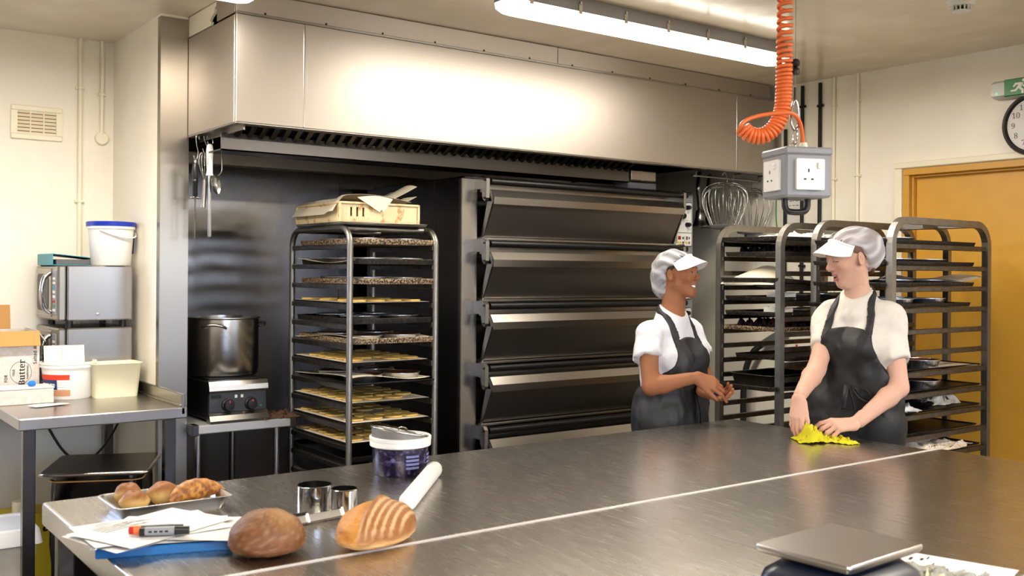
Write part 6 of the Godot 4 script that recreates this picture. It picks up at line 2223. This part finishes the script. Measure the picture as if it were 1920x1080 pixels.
func hand(L: Array, wrist: Vector3, d: Vector3, back: Vector3, thumb_side: float, curls: Array, spread: float, sc: float, thumb: Array) -> void:
	# d points from the wrist to the knuckles, back is the way the back of the hand faces; a finger bends away from it
	d = d.normalized()
	back = (back - d * back.dot(d)).normalized()
	var s := d.cross(back) * thumb_side           # towards the thumb
	var knuck := []
	for i in 4:      # index to little finger
		var off: float = [0.027, 0.009, -0.009, -0.026][i]
		var len: float = [0.083, 0.086, 0.081, 0.074][i]
		var k: Vector3 = wrist + (s * off + d * len + back * [0.0, 0.003, 0.001, -0.003][i]) * sc
		knuck.append(k)
		cap(L, wrist + (s * off * 0.55 + d * 0.008) * sc, k, 0.0135 * sc, 0.0105 * sc, 0.016 * sc)
	for i in 4:
		var dir: Vector3 = (d + s * ([0.5, 0.12, -0.2, -0.55][i] * spread)).normalized()
		var p: Vector3 = knuck[i]
		var lens: Array = [[0.042, 0.026, 0.021], [0.046, 0.029, 0.022], [0.043, 0.027, 0.022], [0.034, 0.021, 0.019]][i]
		var c: Array = curls[i]
		var axis: Vector3 = dir.cross(-back).normalized()
		for j in 3:
			dir = dir.rotated(axis, c[j])
			var q: Vector3 = p + dir * lens[j] * sc
			var r: float = [0.0098, 0.0088, 0.0080][j] * sc * (0.88 if i == 3 else 1.0)
			cap(L, p, q, r, r * 0.90, 0.004 * sc)
			p = q
	var tp: Vector3 = wrist + (s * 0.022 + d * 0.022 - back * 0.006) * sc
	var td: Vector3 = (d * thumb[0] + s * thumb[1] - back * thumb[2]).normalized()
	var ta: Vector3 = td.cross(-s * 0.6 - back * 0.4).normalized()
	for j in 3:
		var q: Vector3 = tp + td * [0.040, 0.032, 0.026][j] * sc
		cap(L, tp, q, [0.0145, 0.0110, 0.0098][j] * sc, [0.0112, 0.0098, 0.0080][j] * sc, 0.010 * sc if j == 0 else 0.004 * sc)
		tp = q
		td = td.rotated(ta, thumb[3])

# ------------------------------------------------------------------ the two bakers
func head_field(o: Dictionary) -> Array:
	# z forward, y up, x towards the face's left; chin at -0.112, crown at 0.113
	var L := []
	ell(L, Vector3(0, 0.030, -0.014), Vector3(0.073, 0.084, 0.092), 0.02)
	ell(L, Vector3(0, -0.026, 0.030), Vector3(0.053, 0.074, 0.055), 0.035)
	cap(L, Vector3(-0.012, -0.098, o.chin), Vector3(0.012, -0.098, o.chin), 0.0145, 0.0145, 0.022)
	for sx in [-1.0, 1.0]:
		cap(L, Vector3(sx * 0.049, -0.048, 0.000), Vector3(sx * 0.014, -0.097, o.chin - 0.004), 0.015, 0.012, 0.028)
		ell(L, Vector3(sx * 0.038, -0.022 + o.smile * 0.004, 0.058), Vector3(0.021, 0.017 + o.smile * 0.003, 0.022), 0.022)
	cap(L, Vector3(-0.034, 0.024, 0.072), Vector3(0.034, 0.024, 0.072), 0.012, 0.012, 0.024)
	for sx in [-1.0, 1.0]: ell(L, Vector3(sx * 0.031, 0.006, 0.094), Vector3(0.017, 0.010, 0.012), 0.012, 1)
	for sx in [-1.0, 1.0]: ell(L, Vector3(sx * 0.031, 0.004, 0.0725), Vector3(0.0150, 0.0115 + o.lid, 0.0125 + o.lid * 1.6), 0.003)      # lids
	cap(L, Vector3(0, 0.016, 0.081), Vector3(0, -0.020, 0.0975), 0.0075, 0.0095, 0.014)
	ell(L, Vector3(0, -0.0265, 0.0985), Vector3(0.0115, 0.0090, 0.0100), 0.010)
	for sx in [-1.0, 1.0]: ell(L, Vector3(sx * 0.0115, -0.030, 0.090), Vector3(0.0075, 0.0068, 0.0085), 0.005)
	for sx in [-1.0, 1.0]: ell(L, Vector3(sx * 0.006, -0.0375, 0.094), Vector3(0.0032, 0.0026, 0.004), 0.002, 1)
	var w: float = 0.019 + 0.010 * o.smile
	var up: float = 0.004 * o.smile
	var op: float = o.open
	for sx in [-1.0, 1.0]:
		cap(L, Vector3(0, -0.0565 + op * 0.3, 0.0830), Vector3(sx * w, -0.062 + up, 0.0695 - 0.004 * o.smile), 0.0052, 0.0030, 0.006)
		cap(L, Vector3(0, -0.0695 - op, 0.0805), Vector3(sx * w, -0.063 + up, 0.0695 - 0.004 * o.smile), 0.0052, 0.0028, 0.006)
	if op > 0.0:
		for sx in [-1.0, 1.0]: cap(L, Vector3(0, -0.0632 - op * 0.35 + up * 0.2, 0.0865), Vector3(sx * w * 0.88, -0.0625 + up * 0.9, 0.0745 - 0.004 * o.smile), 0.0026 + op * 0.62, 0.0022, 0.002, 1)
	for sx in [-1.0, 1.0]:
		var E := Basis(Vector3.UP, sx * 0.45) * Basis(Vector3(1, 0, 0), -0.2)
		ell(L, Vector3(sx * 0.074, -0.002, -0.012), Vector3(0.0085, 0.031, 0.019), 0.006, 0, E)
		ell(L, Vector3(sx * 0.081, 0.002, -0.008), Vector3(0.0060, 0.020, 0.0105), 0.004, 1, E)
		cap(L, Vector3(sx * 0.078, 0.010, -0.012), Vector3(sx * 0.077, -0.014, -0.004), 0.003, 0.003, 0.004)
	return L

func head_colors(o: Dictionary) -> Callable:
	var base: Color = o.skin
	var lip: Color = o.lip
	var brow: Color = o.brow
	var w: float = 0.019 + 0.010 * o.smile
	return func(p: Vector3) -> Color:
		var c := base
		var ax := absf(p.x)
		if p.z > 0.035:
			c = c.lerp(o.blush, 0.55 * exp(-pow((ax - 0.040) / 0.020, 2) - pow((p.y + 0.022) / 0.018, 2)))
			c = c.lerp(o.blush, 0.40 * exp(-pow(ax / 0.012, 2) - pow((p.y + 0.026) / 0.014, 2)))
		if p.z > 0.06:
			var t := clampf(ax / w, 0, 1)
			var ly: float = -0.0575 + o.open * 0.3 - 0.004 * t + 0.004 * o.smile * t
			var lo: float = -0.0705 - o.open + (0.008 + o.open) * t * t + 0.004 * o.smile * t
			var inl := smoothstep(w * 1.08, w * 0.9, ax) * smoothstep(ly + 0.0062, ly + 0.0036, p.y) * smoothstep(lo - 0.0062, lo - 0.0036, p.y)
			c = c.lerp(lip, inl)
			var gap: float = (0.0030 + o.open * 0.62) * (1.0 - 0.8 * t) + 0.0006
			if o.open > 0.0 and p.z < 0.0848 - 0.0150 * t and ax < w * 0.95 and absf(p.y - (-0.0632 - o.open * 0.35 + (0.0008 + 0.003 * t) * o.smile)) < gap: c = Color(0.035, 0.008, 0.008)
			var arch: float = 0.0265 + 0.004 * sin(clampf((ax - 0.012) / 0.036, 0, 1) * PI)
			c = c.lerp(brow, 0.85 * smoothstep(0.0042, 0.0022, absf(p.y - arch)) * smoothstep(0.010, 0.014, ax) * smoothstep(0.050, 0.044, ax))
			# the lash line and the eye itself
			c = c.lerp(Color(0.02, 0.012, 0.01), o.lash * smoothstep(0.0026, 0.0010, absf(p.y - (0.0055 + 0.002 * cos((ax - 0.031) * 90.0) - o.lidlow))) * smoothstep(0.0165, 0.0135, absf(ax - 0.031)))
		return c

func baker(o: Dictionary) -> void:
	var t := thing("person", o.label, "person", o.at, -0.638767)
	var X: Transform3D = o.torso                       # x to the body's right, z forward
	var H: Transform3D = o.head
	var vm := mat(Color.WHITE, 0.60, 0.0, 0.4)
	vm.vertex_color_use_as_albedo = true
	vm.subsurf_scatter_enabled = true
	vm.subsurf_scatter_strength = 0.08
	var sy: float = o.sy
	var tors = func(L: Array, g: float):
		flat_cap(L, X, 0.74, Vector3(-0.062, 0.86 * sy, 0), Vector3(0.062, 0.86 * sy, 0), 0.108 + g, 0.108 + g, 0.08)
		flat_cap(L, X, 0.74, Vector3(-0.040, 1.00 * sy, 0), Vector3(0.040, 1.00 * sy, 0), 0.088 + g, 0.088 + g, 0.10)
		flat_cap(L, X, 0.76, Vector3(-0.055, 1.14 * sy, 0), Vector3(0.055, 1.14 * sy, 0), 0.094 + g, 0.094 + g, 0.10)
		flat_cap(L, X, 0.80, Vector3(-0.102, 1.222 * sy, -0.010), Vector3(0.102, 1.222 * sy, -0.010), 0.052 + g, 0.052 + g, 0.07)
		cap(L, X * Vector3(0, 1.235 * sy, -0.010), X * Vector3(0, 1.285 * sy, -0.008), 0.062 + g, 0.050 + g * 0.6, 0.05)
		for sx in [-1.0, 1.0]: ell(L, X * Vector3(sx * 0.062, 1.125 * sy, 0.062), Vector3(0.052, 0.052, 0.046) + Vector3.ONE * g, 0.045)
	var neck0: Vector3 = X * Vector3(0, 1.25 * sy, -0.012)
	var neck1: Vector3 = H * Vector3(0, -0.045, -0.022)
	# ---- skin: trunk and arms, then head and hands on finer grids, all one mesh
	var L := []
	tors.call(L, -0.006)
	cap(L, neck0, neck1, o.neck * 1.12, o.neck, 0.04)
	for side in [0, 1]:
		var J: Array = o.arms[side]
		cap(L, J[0], J[0].lerp(J[1], 0.25), 0.044, 0.041, 0.03)
		cap(L, J[0].lerp(J[1], 0.25), J[1], 0.041 * o.arm, 0.035 * o.arm, 0.02)
		var e: Vector3 = J[1].lerp(J[2], 0.28)
		cap(L, J[1], e, 0.034 * o.arm, 0.0365 * o.arm, 0.015)
		cap(L, e, J[2], 0.0365 * o.arm, 0.0245 * o.arm, 0.015)
	for sx in [-1.0, 1.0]:
		cap(L, X * Vector3(sx * 0.085, 0.84 * sy, 0), X * Vector3(sx * 0.09, 0.46 * sy, 0.01), 0.082, 0.052, 0.05)
		cap(L, X * Vector3(sx * 0.09, 0.46 * sy, 0.01), X * Vector3(sx * 0.095, 0.09, -0.015), 0.052, 0.036, 0.02)
		cap(L, X * Vector3(sx * 0.095, 0.05, -0.03), X * Vector3(sx * 0.10, 0.035, 0.14), 0.036, 0.028, 0.02)
	var sp := Soup.new()
	var plain := func(_p): return o.skin
	nets(sp, L, Vector3(-0.42, 0.0, -0.32), Vector3(0.42, 1.5 * sy, 0.46), 0.013, plain)
	var hl := head_field(o)
	var HN: Vector3 = H.affine_inverse() * neck0
	cap(hl, Vector3(0, -0.045, -0.022), HN.lerp(Vector3(0, -0.045, -0.022), 0.25), (o.neck + 0.001) / o.hs, (o.neck * 1.08 + 0.001) / o.hs, 0.03)
	nets(sp, hl, Vector3(-0.10, -0.22, -0.13), Vector3(0.10, 0.125, 0.125), 0.0039, head_colors(o), H)
	for side in [0, 1]:
		var q: Array = o.hands[side]
		var K := []
		cap(K, o.arms[side][1].lerp(q[0], 0.80), q[0], 0.0262 * o.arm, 0.0215 * o.arm, 0.012)
		hand(K, q[0], q[1], q[2], q[3], q[4], q[5], q[6], q[7])
		var c: Vector3 = q[0] + q[1].normalized() * 0.08
		var knl := func(p: Vector3):
			var far: float = clampf(((p - q[0]).dot(q[1].normalized()) - 0.07) / 0.06, 0, 1)
			return o.skin.lerp(o.blush, 0.35 * far)
		nets(sp, K, c - Vector3.ONE * 0.15, c + Vector3.ONE * 0.15, 0.0039, knl)
	obj("body", skin(sp), vm, t)
	# ---- eyes and teeth
	for sx in [-1.0, 1.0]:
		var s := S()
		lathe(s, Array(range(9)).map(func(i): return Vector2(0.0078 * sin(PI * i / 8.0), -0.0078 * cos(PI * i / 8.0))), 16, H * Transform3D(Basis(), Vector3(sx * 0.031, 0.0035 - o.lidlow * 0.7, 0.0785 - o.lid * 2.0)))
		obj("eye", s, mat(Color(0.55, 0.52, 0.50), 0.2), t)
		s = S()
		lathe(s, Array(range(7)).map(func(i): return Vector2(0.0052 * sin(PI * i / 6.0), -0.0032 * cos(PI * i / 6.0))), 12, H * Transform3D(Basis(Vector3(1, 0, 0), PI / 2), Vector3(sx * 0.031 + o.gaze, 0.0035 - o.lidlow, 0.0842 - o.lid * 3.0)))
		obj("iris", s, mat(Color(0.05, 0.025, 0.015), 0.15), t)
	if o.open > 0.0:
		var s := S()
		var w: float = (0.019 + 0.010 * o.smile) * 0.82
		sheet(s, func(u, v):
			var x: float = (u * 2.0 - 1.0) * w
			return H * Vector3(x, -0.0600 + o.open * 0.35 + 0.004 * o.smile * pow(x / w, 2) - v * o.teeth, 0.0830 - (0.0120 + 0.004 * o.smile) * sqrt(pow(x / w, 2) + 0.04)), 12, 3, 0.002)
		obj("teeth", s, mat(Color(0.93, 0.91, 0.86), 0.25), t)
	# ---- hair and the mob cap with its peak
	var hm := mat(o.hair, 0.55)
	var HL := []
	ell(HL, Vector3(0, 0.034, -0.018), Vector3(0.0765, 0.084, 0.094), 0.01)
	ell(HL, Vector3(0, o.bag_y + 0.004, o.bag_z + 0.004), o.bag_r * 0.84, 0.04)
	ell(HL, Vector3(0, o.nape, -0.066), Vector3(0.046, 0.030, 0.028), 0.03)
	fun(HL, func(p): return 0.046 - p.y + p.z * 0.55 - 1.8 * maxf(0.0, -0.035 - p.z) - 2.4 * maxf(0.0, absf(p.x) - 0.058), 2, 0.004)
	wear("hair", HL, Vector3(-0.11, -0.13, -0.16), Vector3(0.10, 0.13, 0.10), 0.006, hm, t, null, H)
	var cm := mat(Color(0.93, 0.93, 0.95, o.cap_alpha), 0.8)
	cm.transparency = BaseMaterial3D.TRANSPARENCY_ALPHA
	var CL := []
	ell(CL, Vector3(0, 0.044, -0.030), Vector3(0.086, 0.084, 0.100), 0.02)
	ell(CL, Vector3(0, o.bag_y, o.bag_z), o.bag_r, 0.05)
	fun(CL, func(p):
		var a: float = 0.048 - p.y + 0.28 * (p.z - 0.0)
		var b: float = p.z + 0.034 - p.y * 0.25
		var h := maxf(0.03 - absf(a - b), 0.0) / 0.03
		return minf(a, b) - h * h * 0.0075, 2, 0.008)
	fun(CL, func(p): return 0.0050 * sin(atan2(p.x, p.y - 0.02) * 12.0 + 1.5 * sin(p.z * 40.0)) * smoothstep(-0.10, 0.03, p.z) + 0.0016 * sin(p.y * 90.0 + p.x * 70.0 + p.z * 40.0), 3)
	cm.vertex_color_use_as_albedo = true
	var weave := func(p):      # the gathered net lies double in its pleats
		var g: float = sin(atan2(p.x, p.y - 0.02) * 12.0 + 1.5 * sin(p.z * 40.0)) * 0.5 + 0.5
		var h: float = sin(p.y * 70.0 + p.x * 55.0 + p.z * 50.0 + 2.0 * sin(p.x * 60.0)) * 0.5 + 0.5
		return Color(1, 1, 1, clampf(0.50 + 0.75 * pow(g, 3.0) * smoothstep(-0.10, 0.02, p.z) + 0.45 * pow(h, 4.0), 0, 1.6))
	wear("mob_cap", CL, Vector3(-0.13, -0.14, -0.18), Vector3(0.13, 0.16, 0.11), 0.0050, cm, t, weave, H)
	var s := S()
	sheet(s, func(u, v):
		var a: float = (u * 2.0 - 1.0) * 1.25
		var ca := cos(a)
		var inn := Vector3(sin(a) * 0.081, 0.090 - 0.046 * sin(a) * sin(a), ca * 0.084 - 0.014)
		var lng: float = 0.080 * pow(maxf(ca, 0.0), 0.7) + 0.010
		return H * (inn + Vector3(sin(a) * 0.25, -0.50 + 0.1 * ca, 0.25 + 0.55 * ca).normalized() * (v * lng)), 36, 8, -0.0016)
	obj("cap_peak", s, mat(Color(0.95, 0.95, 0.95), 0.7), t)
	s = S()
	var bandp := []
	for i in 25:
		var a := (i / 12.0 - 1.0) * 1.25
		bandp.append(H * Vector3(sin(a) * 0.0825, 0.092 - 0.046 * sin(a) * sin(a), cos(a) * 0.085 - 0.014))
	tube(s, bandp, 0.0042, 6)
	obj("cap_band", s, mat(Color(0.95, 0.95, 0.96), 0.8), t)
	# ---- T-shirt
	var nz := FastNoiseLite.new()
	nz.seed = o.seed
	nz.frequency = 8.0
	var shirt := func(g: float, sleeves: bool) -> Array:
		var A := []
		tors.call(A, g)
		if sleeves:
			for side in [0, 1]:
				var J: Array = o.arms[side]
				var hem: Vector3 = J[0].lerp(J[1], o.sleeve)
				sleeve(A, J[0] + (J[0] - J[1]) * 0.04, hem, 0.043 + g, o.cuff - 0.009 + g, 0.045)
		return A
	var XI := X.affine_inverse()
	var crease := func(p): return 0.020 * nz.get_noise_3d(p.x, p.y * 0.55, p.z) * smoothstep(1.30 * sy, 1.22 * sy, p.y)
	var SL: Array = shirt.call(0.009, true)
	cap(SL, neck0, neck1, o.neck * 1.12 + 0.010, o.neck + 0.009, 0.04)
	fun(SL, crease, 3)
	fun(SL, func(p):
		var q: Vector3 = XI * p
		return (q.y - (o.collar + 0.010 * absf(q.x) / 0.06) * sy + 0.50 * q.z) * 0.9, 2, 0.004)
	fun(SL, func(p): return (0.80 * sy) - p.y, 2, 0.004)
	var sm := mat(o.shirt, 0.85)
	sm.normal_enabled = true
	sm.normal_texture = normal_tex(0.008, 22.0, 181, 3, 256)
	sm.normal_scale = 0.8
	tri_tex(sm, Vector3(3.2, 2.0, 3.2))
	wear("t_shirt", SL, Vector3(-0.36, 0.78 * sy, -0.32), Vector3(0.36, 1.36 * sy, 0.36), 0.0100, sm, t)
	# ---- trousers and shoes
	var TL := []
	for sx in [-1.0, 1.0]:
		cap(TL, X * Vector3(sx * 0.078, 0.84 * sy, 0), X * Vector3(sx * 0.09, 0.46 * sy, 0.01), 0.098, 0.070, 0.04)
		cap(TL, X * Vector3(sx * 0.09, 0.46 * sy, 0.01), X * Vector3(sx * 0.095, 0.10, -0.01), 0.070, 0.060, 0.03)
	flat_cap(TL, X, 0.78, Vector3(-0.06, 0.86 * sy, 0), Vector3(0.06, 0.86 * sy, 0), 0.114, 0.114, 0.06)
	wear("trousers", TL, Vector3(-0.3, 0.0, -0.25), Vector3(0.3, 1.02 * sy, 0.25), 0.014, M.rubber, t)
	for sx in [-1.0, 1.0]:
		var FL := []
		cap(FL, X * Vector3(sx * 0.095, 0.05, -0.03), X * Vector3(sx * 0.10, 0.040, 0.15), 0.048, 0.038, 0.02)
		fun(FL, func(p): return 0.001 - p.y, 2, 0.004)
		wear("shoe", FL, Vector3(-0.3, -0.01, -0.3), Vector3(0.3, 0.12, 0.3), 0.010, M.black, t)
	# ---- apron: a skin over shirt and hips
	var AL: Array = shirt.call(0.0165, true)
	flat_cap(AL, X, 0.82, Vector3(-0.058, 1.065 * sy, 0.010), Vector3(0.058, 1.065 * sy, 0.010), 0.112, 0.112, 0.014)
	flat_cap(AL, X, 0.80, Vector3(-0.055, 0.96 * sy, 0.0), Vector3(0.055, 0.96 * sy, 0.0), 0.108, 0.108, 0.05)
	flat_cap(AL, X, 0.78, Vector3(-0.06, 0.88 * sy, 0.0), Vector3(0.06, 0.50 * sy, 0.02), 0.142, 0.150, 0.06)
	fun(AL, crease, 3)
	fun(AL, func(p):
		var q: Vector3 = XI * p
		var fold: float = 0.0035 * nz.get_noise_3d(p.x * 0.8, p.y * 0.8, p.z * 0.8)
		if q.y < 1.0 * sy: fold += 0.004 * sin(atan2(q.x, q.z) * 9.0 + nz.get_noise_3d(0, p.y * 0.3, 0) * 2.0) * clampf((1.0 * sy - q.y) * 6.0, 0, 1)
		return fold, 3)
	fun(AL, func(p):
		var q: Vector3 = XI * p
		var y := q.y / sy
		var w: float = lerpf(o.bib_half, 0.150, pow(clampf((o.bib_top - y) / 0.17, 0, 1), 1.5))
		var upper: float = maxf(absf(q.x) - w, 0.0 - q.z)
		var lower: float = -0.085 - q.z
		var mix := smoothstep(1.045, 0.975, y)
		return maxf(lerpf(upper, lower, mix) * 0.8, maxf(q.y - (o.bib_top + 0.010 * cos(q.x * 22.0)) * sy, 0.47 * sy - q.y)), 2, 0.003)
	var am := mat(Color.WHITE, 0.62)
	am.albedo_texture = noise_tex(0.012, o.apron, o.apron.lerp(Color(0.55, 0.54, 0.53), 0.22), 171, 5, 256, 0.5, 0.95)
	am.normal_enabled = true
	am.normal_texture = sm.normal_texture
	am.normal_scale = 0.7
	tri_tex(am, Vector3(2.2, 1.5, 2.2))
	wear("apron", AL, Vector3(-0.34, 0.45 * sy, -0.32), Vector3(0.34, 1.30 * sy, 0.36), 0.0102, am, t)
	# straps over the shoulders and the tied waistband
	for sx in [-1.0, 1.0]:
		var BL: Array = shirt.call(0.0165, true)
		cap(BL, neck0, neck1, o.neck * 1.12 + 0.012, o.neck + 0.010, 0.04)
		fun(BL, crease, 3)
		var line := [Vector3(sx * o.bib_half * 0.90, o.bib_top - 0.015, 0.11), Vector3(sx * 0.076, 1.245, 0.070), Vector3(sx * 0.066, 1.285, 0.025), Vector3(sx * 0.052, 1.318, -0.030), Vector3(sx * 0.020, 1.335, -0.068)]
		fun(BL, func(p):
			var q: Vector3 = XI * p
			var wz: float = lerpf(0.25, 0.9, smoothstep(1.23, 1.29, q.y / sy))
			var v := Vector3(q.x, q.y / sy, q.z * wz)
			var e := 1.0
			for i in 4:
				var a: Vector3 = line[i] * Vector3(1, 1, wz)
				var b: Vector3 = line[i + 1] * Vector3(1, 1, wz)
				e = minf(e, Geometry3D.get_closest_point_to_segment(v, a, b).distance_to(v))
			return e - o.strap, 2, 0.003)
		wear("apron_strap", BL, Vector3(-0.25, 1.05 * sy, -0.25), Vector3(0.25, 1.42 * sy, 0.30), 0.006, am, t)
	var WL: Array
	WL = shirt.call(0.0165, false)
	flat_cap(WL, X, 0.80, Vector3(-0.055, 0.96 * sy, 0.0), Vector3(0.055, 0.96 * sy, 0.0), 0.111, 0.111, 0.05)
	fun(WL, func(p):
		var q: Vector3 = XI * p
		return absf(q.y - (o.waist + 0.012 * sin(q.x * 9.0)) * sy) - 0.014, 2, 0.003)
	wear("waist_tie", WL, Vector3(-0.3, 0.85 * sy, -0.3), Vector3(0.3, 1.12 * sy, 0.3), 0.007, am, t)
	for q in o.tie:
		s = S()
		tube(s, smooth_path(q, 6), 0.010, 8, false, 0.25)
		obj("tie_end", s, am, t)

func people():
	var ry := func(fx: float, fz: float) -> Basis:      # a body frame: x to its own right, z forward, for a facing direction
		var f := Vector3(fx, 0, fz).normalized()
		return Basis(f.cross(Vector3.UP) * -1.0, Vector3.UP, f)
	# the left-hand baker
	var B1: Basis = ry.call(0.68, 0.73)
	var H1: Basis = ry.call(0.82, 0.57) * Basis(Vector3(1, 0, 0), -0.10)
	var relaxed := [[0.25, 0.35, 0.25], [0.35, 0.45, 0.3], [0.45, 0.5, 0.3], [0.5, 0.55, 0.35]]
	baker({
		"label": "smiling woman in white mob cap and dark grey apron, clasping her hands before the oven", "at": Vector3(3.03, 0, -3.0), "seed": 3,
		"torso": Transform3D(B1, Vector3(0.032, 0, 0)), "head": Transform3D(H1 * Basis.from_scale(Vector3.ONE * 0.85), Vector3(0.055, 1.495, 0.0)), "hs": 0.85, "sy": 1.02, "neck": 0.0445, "arm": 0.98,
		"arms": [[Vector3(-0.088, 1.240, 0.11), Vector3(-0.085, 1.045, 0.19), Vector3(0.075, 1.085, 0.215)], [Vector3(0.122, 1.240, -0.11), Vector3(0.190, 1.03, -0.07), Vector3(0.128, 1.024, 0.135)]],
		"hands": [[Vector3(0.092, 1.088, 0.215), Vector3(0.085, -0.030, 0.0), Vector3(0.10, 0.55, 0.75), 1.0, [[0.25, 0.3, 0.2], [0.4, 0.4, 0.25], [0.5, 0.45, 0.3], [0.6, 0.5, 0.3]], 0.35, 0.92, [0.9, 0.45, 0.1, 0.15]],
			[Vector3(0.128, 1.024, 0.135), Vector3(0.080, -0.016, 0.045), Vector3(0.20, -0.80, -0.40), -1.0, [[0.35, 0.5, 0.4], [0.4, 0.55, 0.4], [0.45, 0.6, 0.4], [0.5, 0.6, 0.4]], 0.12, 0.90, [0.9, 0.5, 0.2, 0.2]]],
		"skin": Color(0.265, 0.105, 0.045), "blush": Color(0.30, 0.10, 0.045), "lip": Color(0.24, 0.068, 0.048), "brow": Color(0.012, 0.008, 0.006), "hair": Color(0.035, 0.025, 0.022), "lash": 0.9, "lidlow": 0.0, "lid": 0.0, "gaze": 0.0015,
		"chin": 0.060, "smile": 1.0, "open": 0.0060, "teeth": 0.011, "cap_alpha": 0.50, "nape": -0.062, "bag_y": -0.030, "bag_z": -0.085, "bag_r": Vector3(0.078, 0.085, 0.058),
		"shirt": Color(0.81, 0.81, 0.82), "apron": Color(0.105, 0.105, 0.112), "strap": 0.0145, "sleeve": 0.42, "cuff": 0.064, "collar": 1.318, "bib_half": 0.085, "bib_top": 1.205, "waist": 1.0,
		"tie": [[Vector3(0.115, 1.0, 0.075), Vector3(0.118, 0.95, 0.09), Vector3(0.112, 0.90, 0.085)], [Vector3(0.120, 1.0, 0.07), Vector3(0.135, 0.94, 0.075), Vector3(0.138, 0.88, 0.07)]],
	})
	var pt := obj("blue_towel", _crumple(0.045, 0.04, 0.03, 71, 14), mat(Color(0.25, 0.35, 0.70), 0.8), self, Vector3(3.03, 0, -3.0) + Basis(Vector3.UP, -0.638767) * Vector3(0.185, 1.01, 0.20))
	metas(pt, "small piece of blue paper towel in the left-hand baker's hands", "paper towel")
	# the right-hand baker
	var B2: Basis = ry.call(-0.66, 0.75)
	var H2: Basis = ry.call(-0.985, 0.17) * Basis(Vector3(1, 0, 0), 0.17)
	baker({
		"label": "woman in white mob cap and black apron, wiping the table with a yellow cloth", "at": Vector3(3.399, 0, -2.334), "seed": 9,
		"torso": Transform3D(B2, Vector3(0.004, 0, 0)), "head": Transform3D(H2 * Basis.from_scale(Vector3.ONE * 0.93), Vector3(-0.028, 1.562, 0.0)), "hs": 0.93, "sy": 1.09, "neck": 0.0415, "arm": 1.0,
		"arms": [[Vector3(-0.076, 1.330, -0.065), Vector3(-0.172, 1.138, 0.06), Vector3(-0.279, 1.055, 0.21)], [Vector3(0.108, 1.328, 0.060), Vector3(0.110, 1.080, 0.15), Vector3(-0.075, 0.965, 0.245)]],
		"hands": [[Vector3(-0.283, 1.048, 0.215), Vector3(-0.020, -0.085, 0.03), Vector3(-0.75, 0.10, 0.55), -1.0, [[0.15, 0.25, 0.15], [0.25, 0.3, 0.2], [0.3, 0.35, 0.2], [0.35, 0.4, 0.2]], 0.25, 0.92, [0.95, 0.30, 0.15, 0.1]],
			[Vector3(-0.092, 0.958, 0.25), Vector3(-0.085, 0.000, 0.025), Vector3(-0.05, 0.85, 0.50), 1.0, [[0.45, 0.5, 0.25], [0.6, 0.55, 0.3], [0.7, 0.6, 0.3], [0.75, 0.6, 0.3]], 0.45, 0.96, [0.9, 0.5, 0.3, 0.2]]],
		"skin": Color(0.54, 0.32, 0.235), "blush": Color(0.54, 0.22, 0.16), "lip": Color(0.44, 0.13, 0.115), "brow": Color(0.12, 0.06, 0.035), "hair": Color(0.36, 0.22, 0.14), "lash": 1.0, "lidlow": 0.0050, "lid": 0.0016, "gaze": 0.0,
		"chin": 0.048, "smile": 0.15, "open": 0.0065, "teeth": 0.0035, "cap_alpha": 0.62, "nape": -0.058, "bag_y": 0.020, "bag_z": -0.075, "bag_r": Vector3(0.086, 0.082, 0.070),
		"shirt": Color(0.79, 0.77, 0.73), "apron": Color(0.030, 0.030, 0.033), "strap": 0.0135, "sleeve": 0.60, "cuff": 0.057, "collar": 1.312, "bib_half": 0.088, "bib_top": 1.185, "waist": 1.0,
		"tie": [[Vector3(-0.075, 1.085, 0.115), Vector3(-0.09, 1.05, 0.145), Vector3(-0.095, 1.0, 0.14), Vector3(-0.085, 1.02, 0.13)], [Vector3(-0.06, 1.085, 0.12), Vector3(-0.01, 1.07, 0.15), Vector3(0.005, 1.03, 0.145), Vector3(-0.03, 1.04, 0.135), Vector3(-0.05, 1.07, 0.125)], [Vector3(-0.07, 1.08, 0.12), Vector3(-0.055, 1.0, 0.145), Vector3(-0.05, 0.93, 0.15)]],
	})
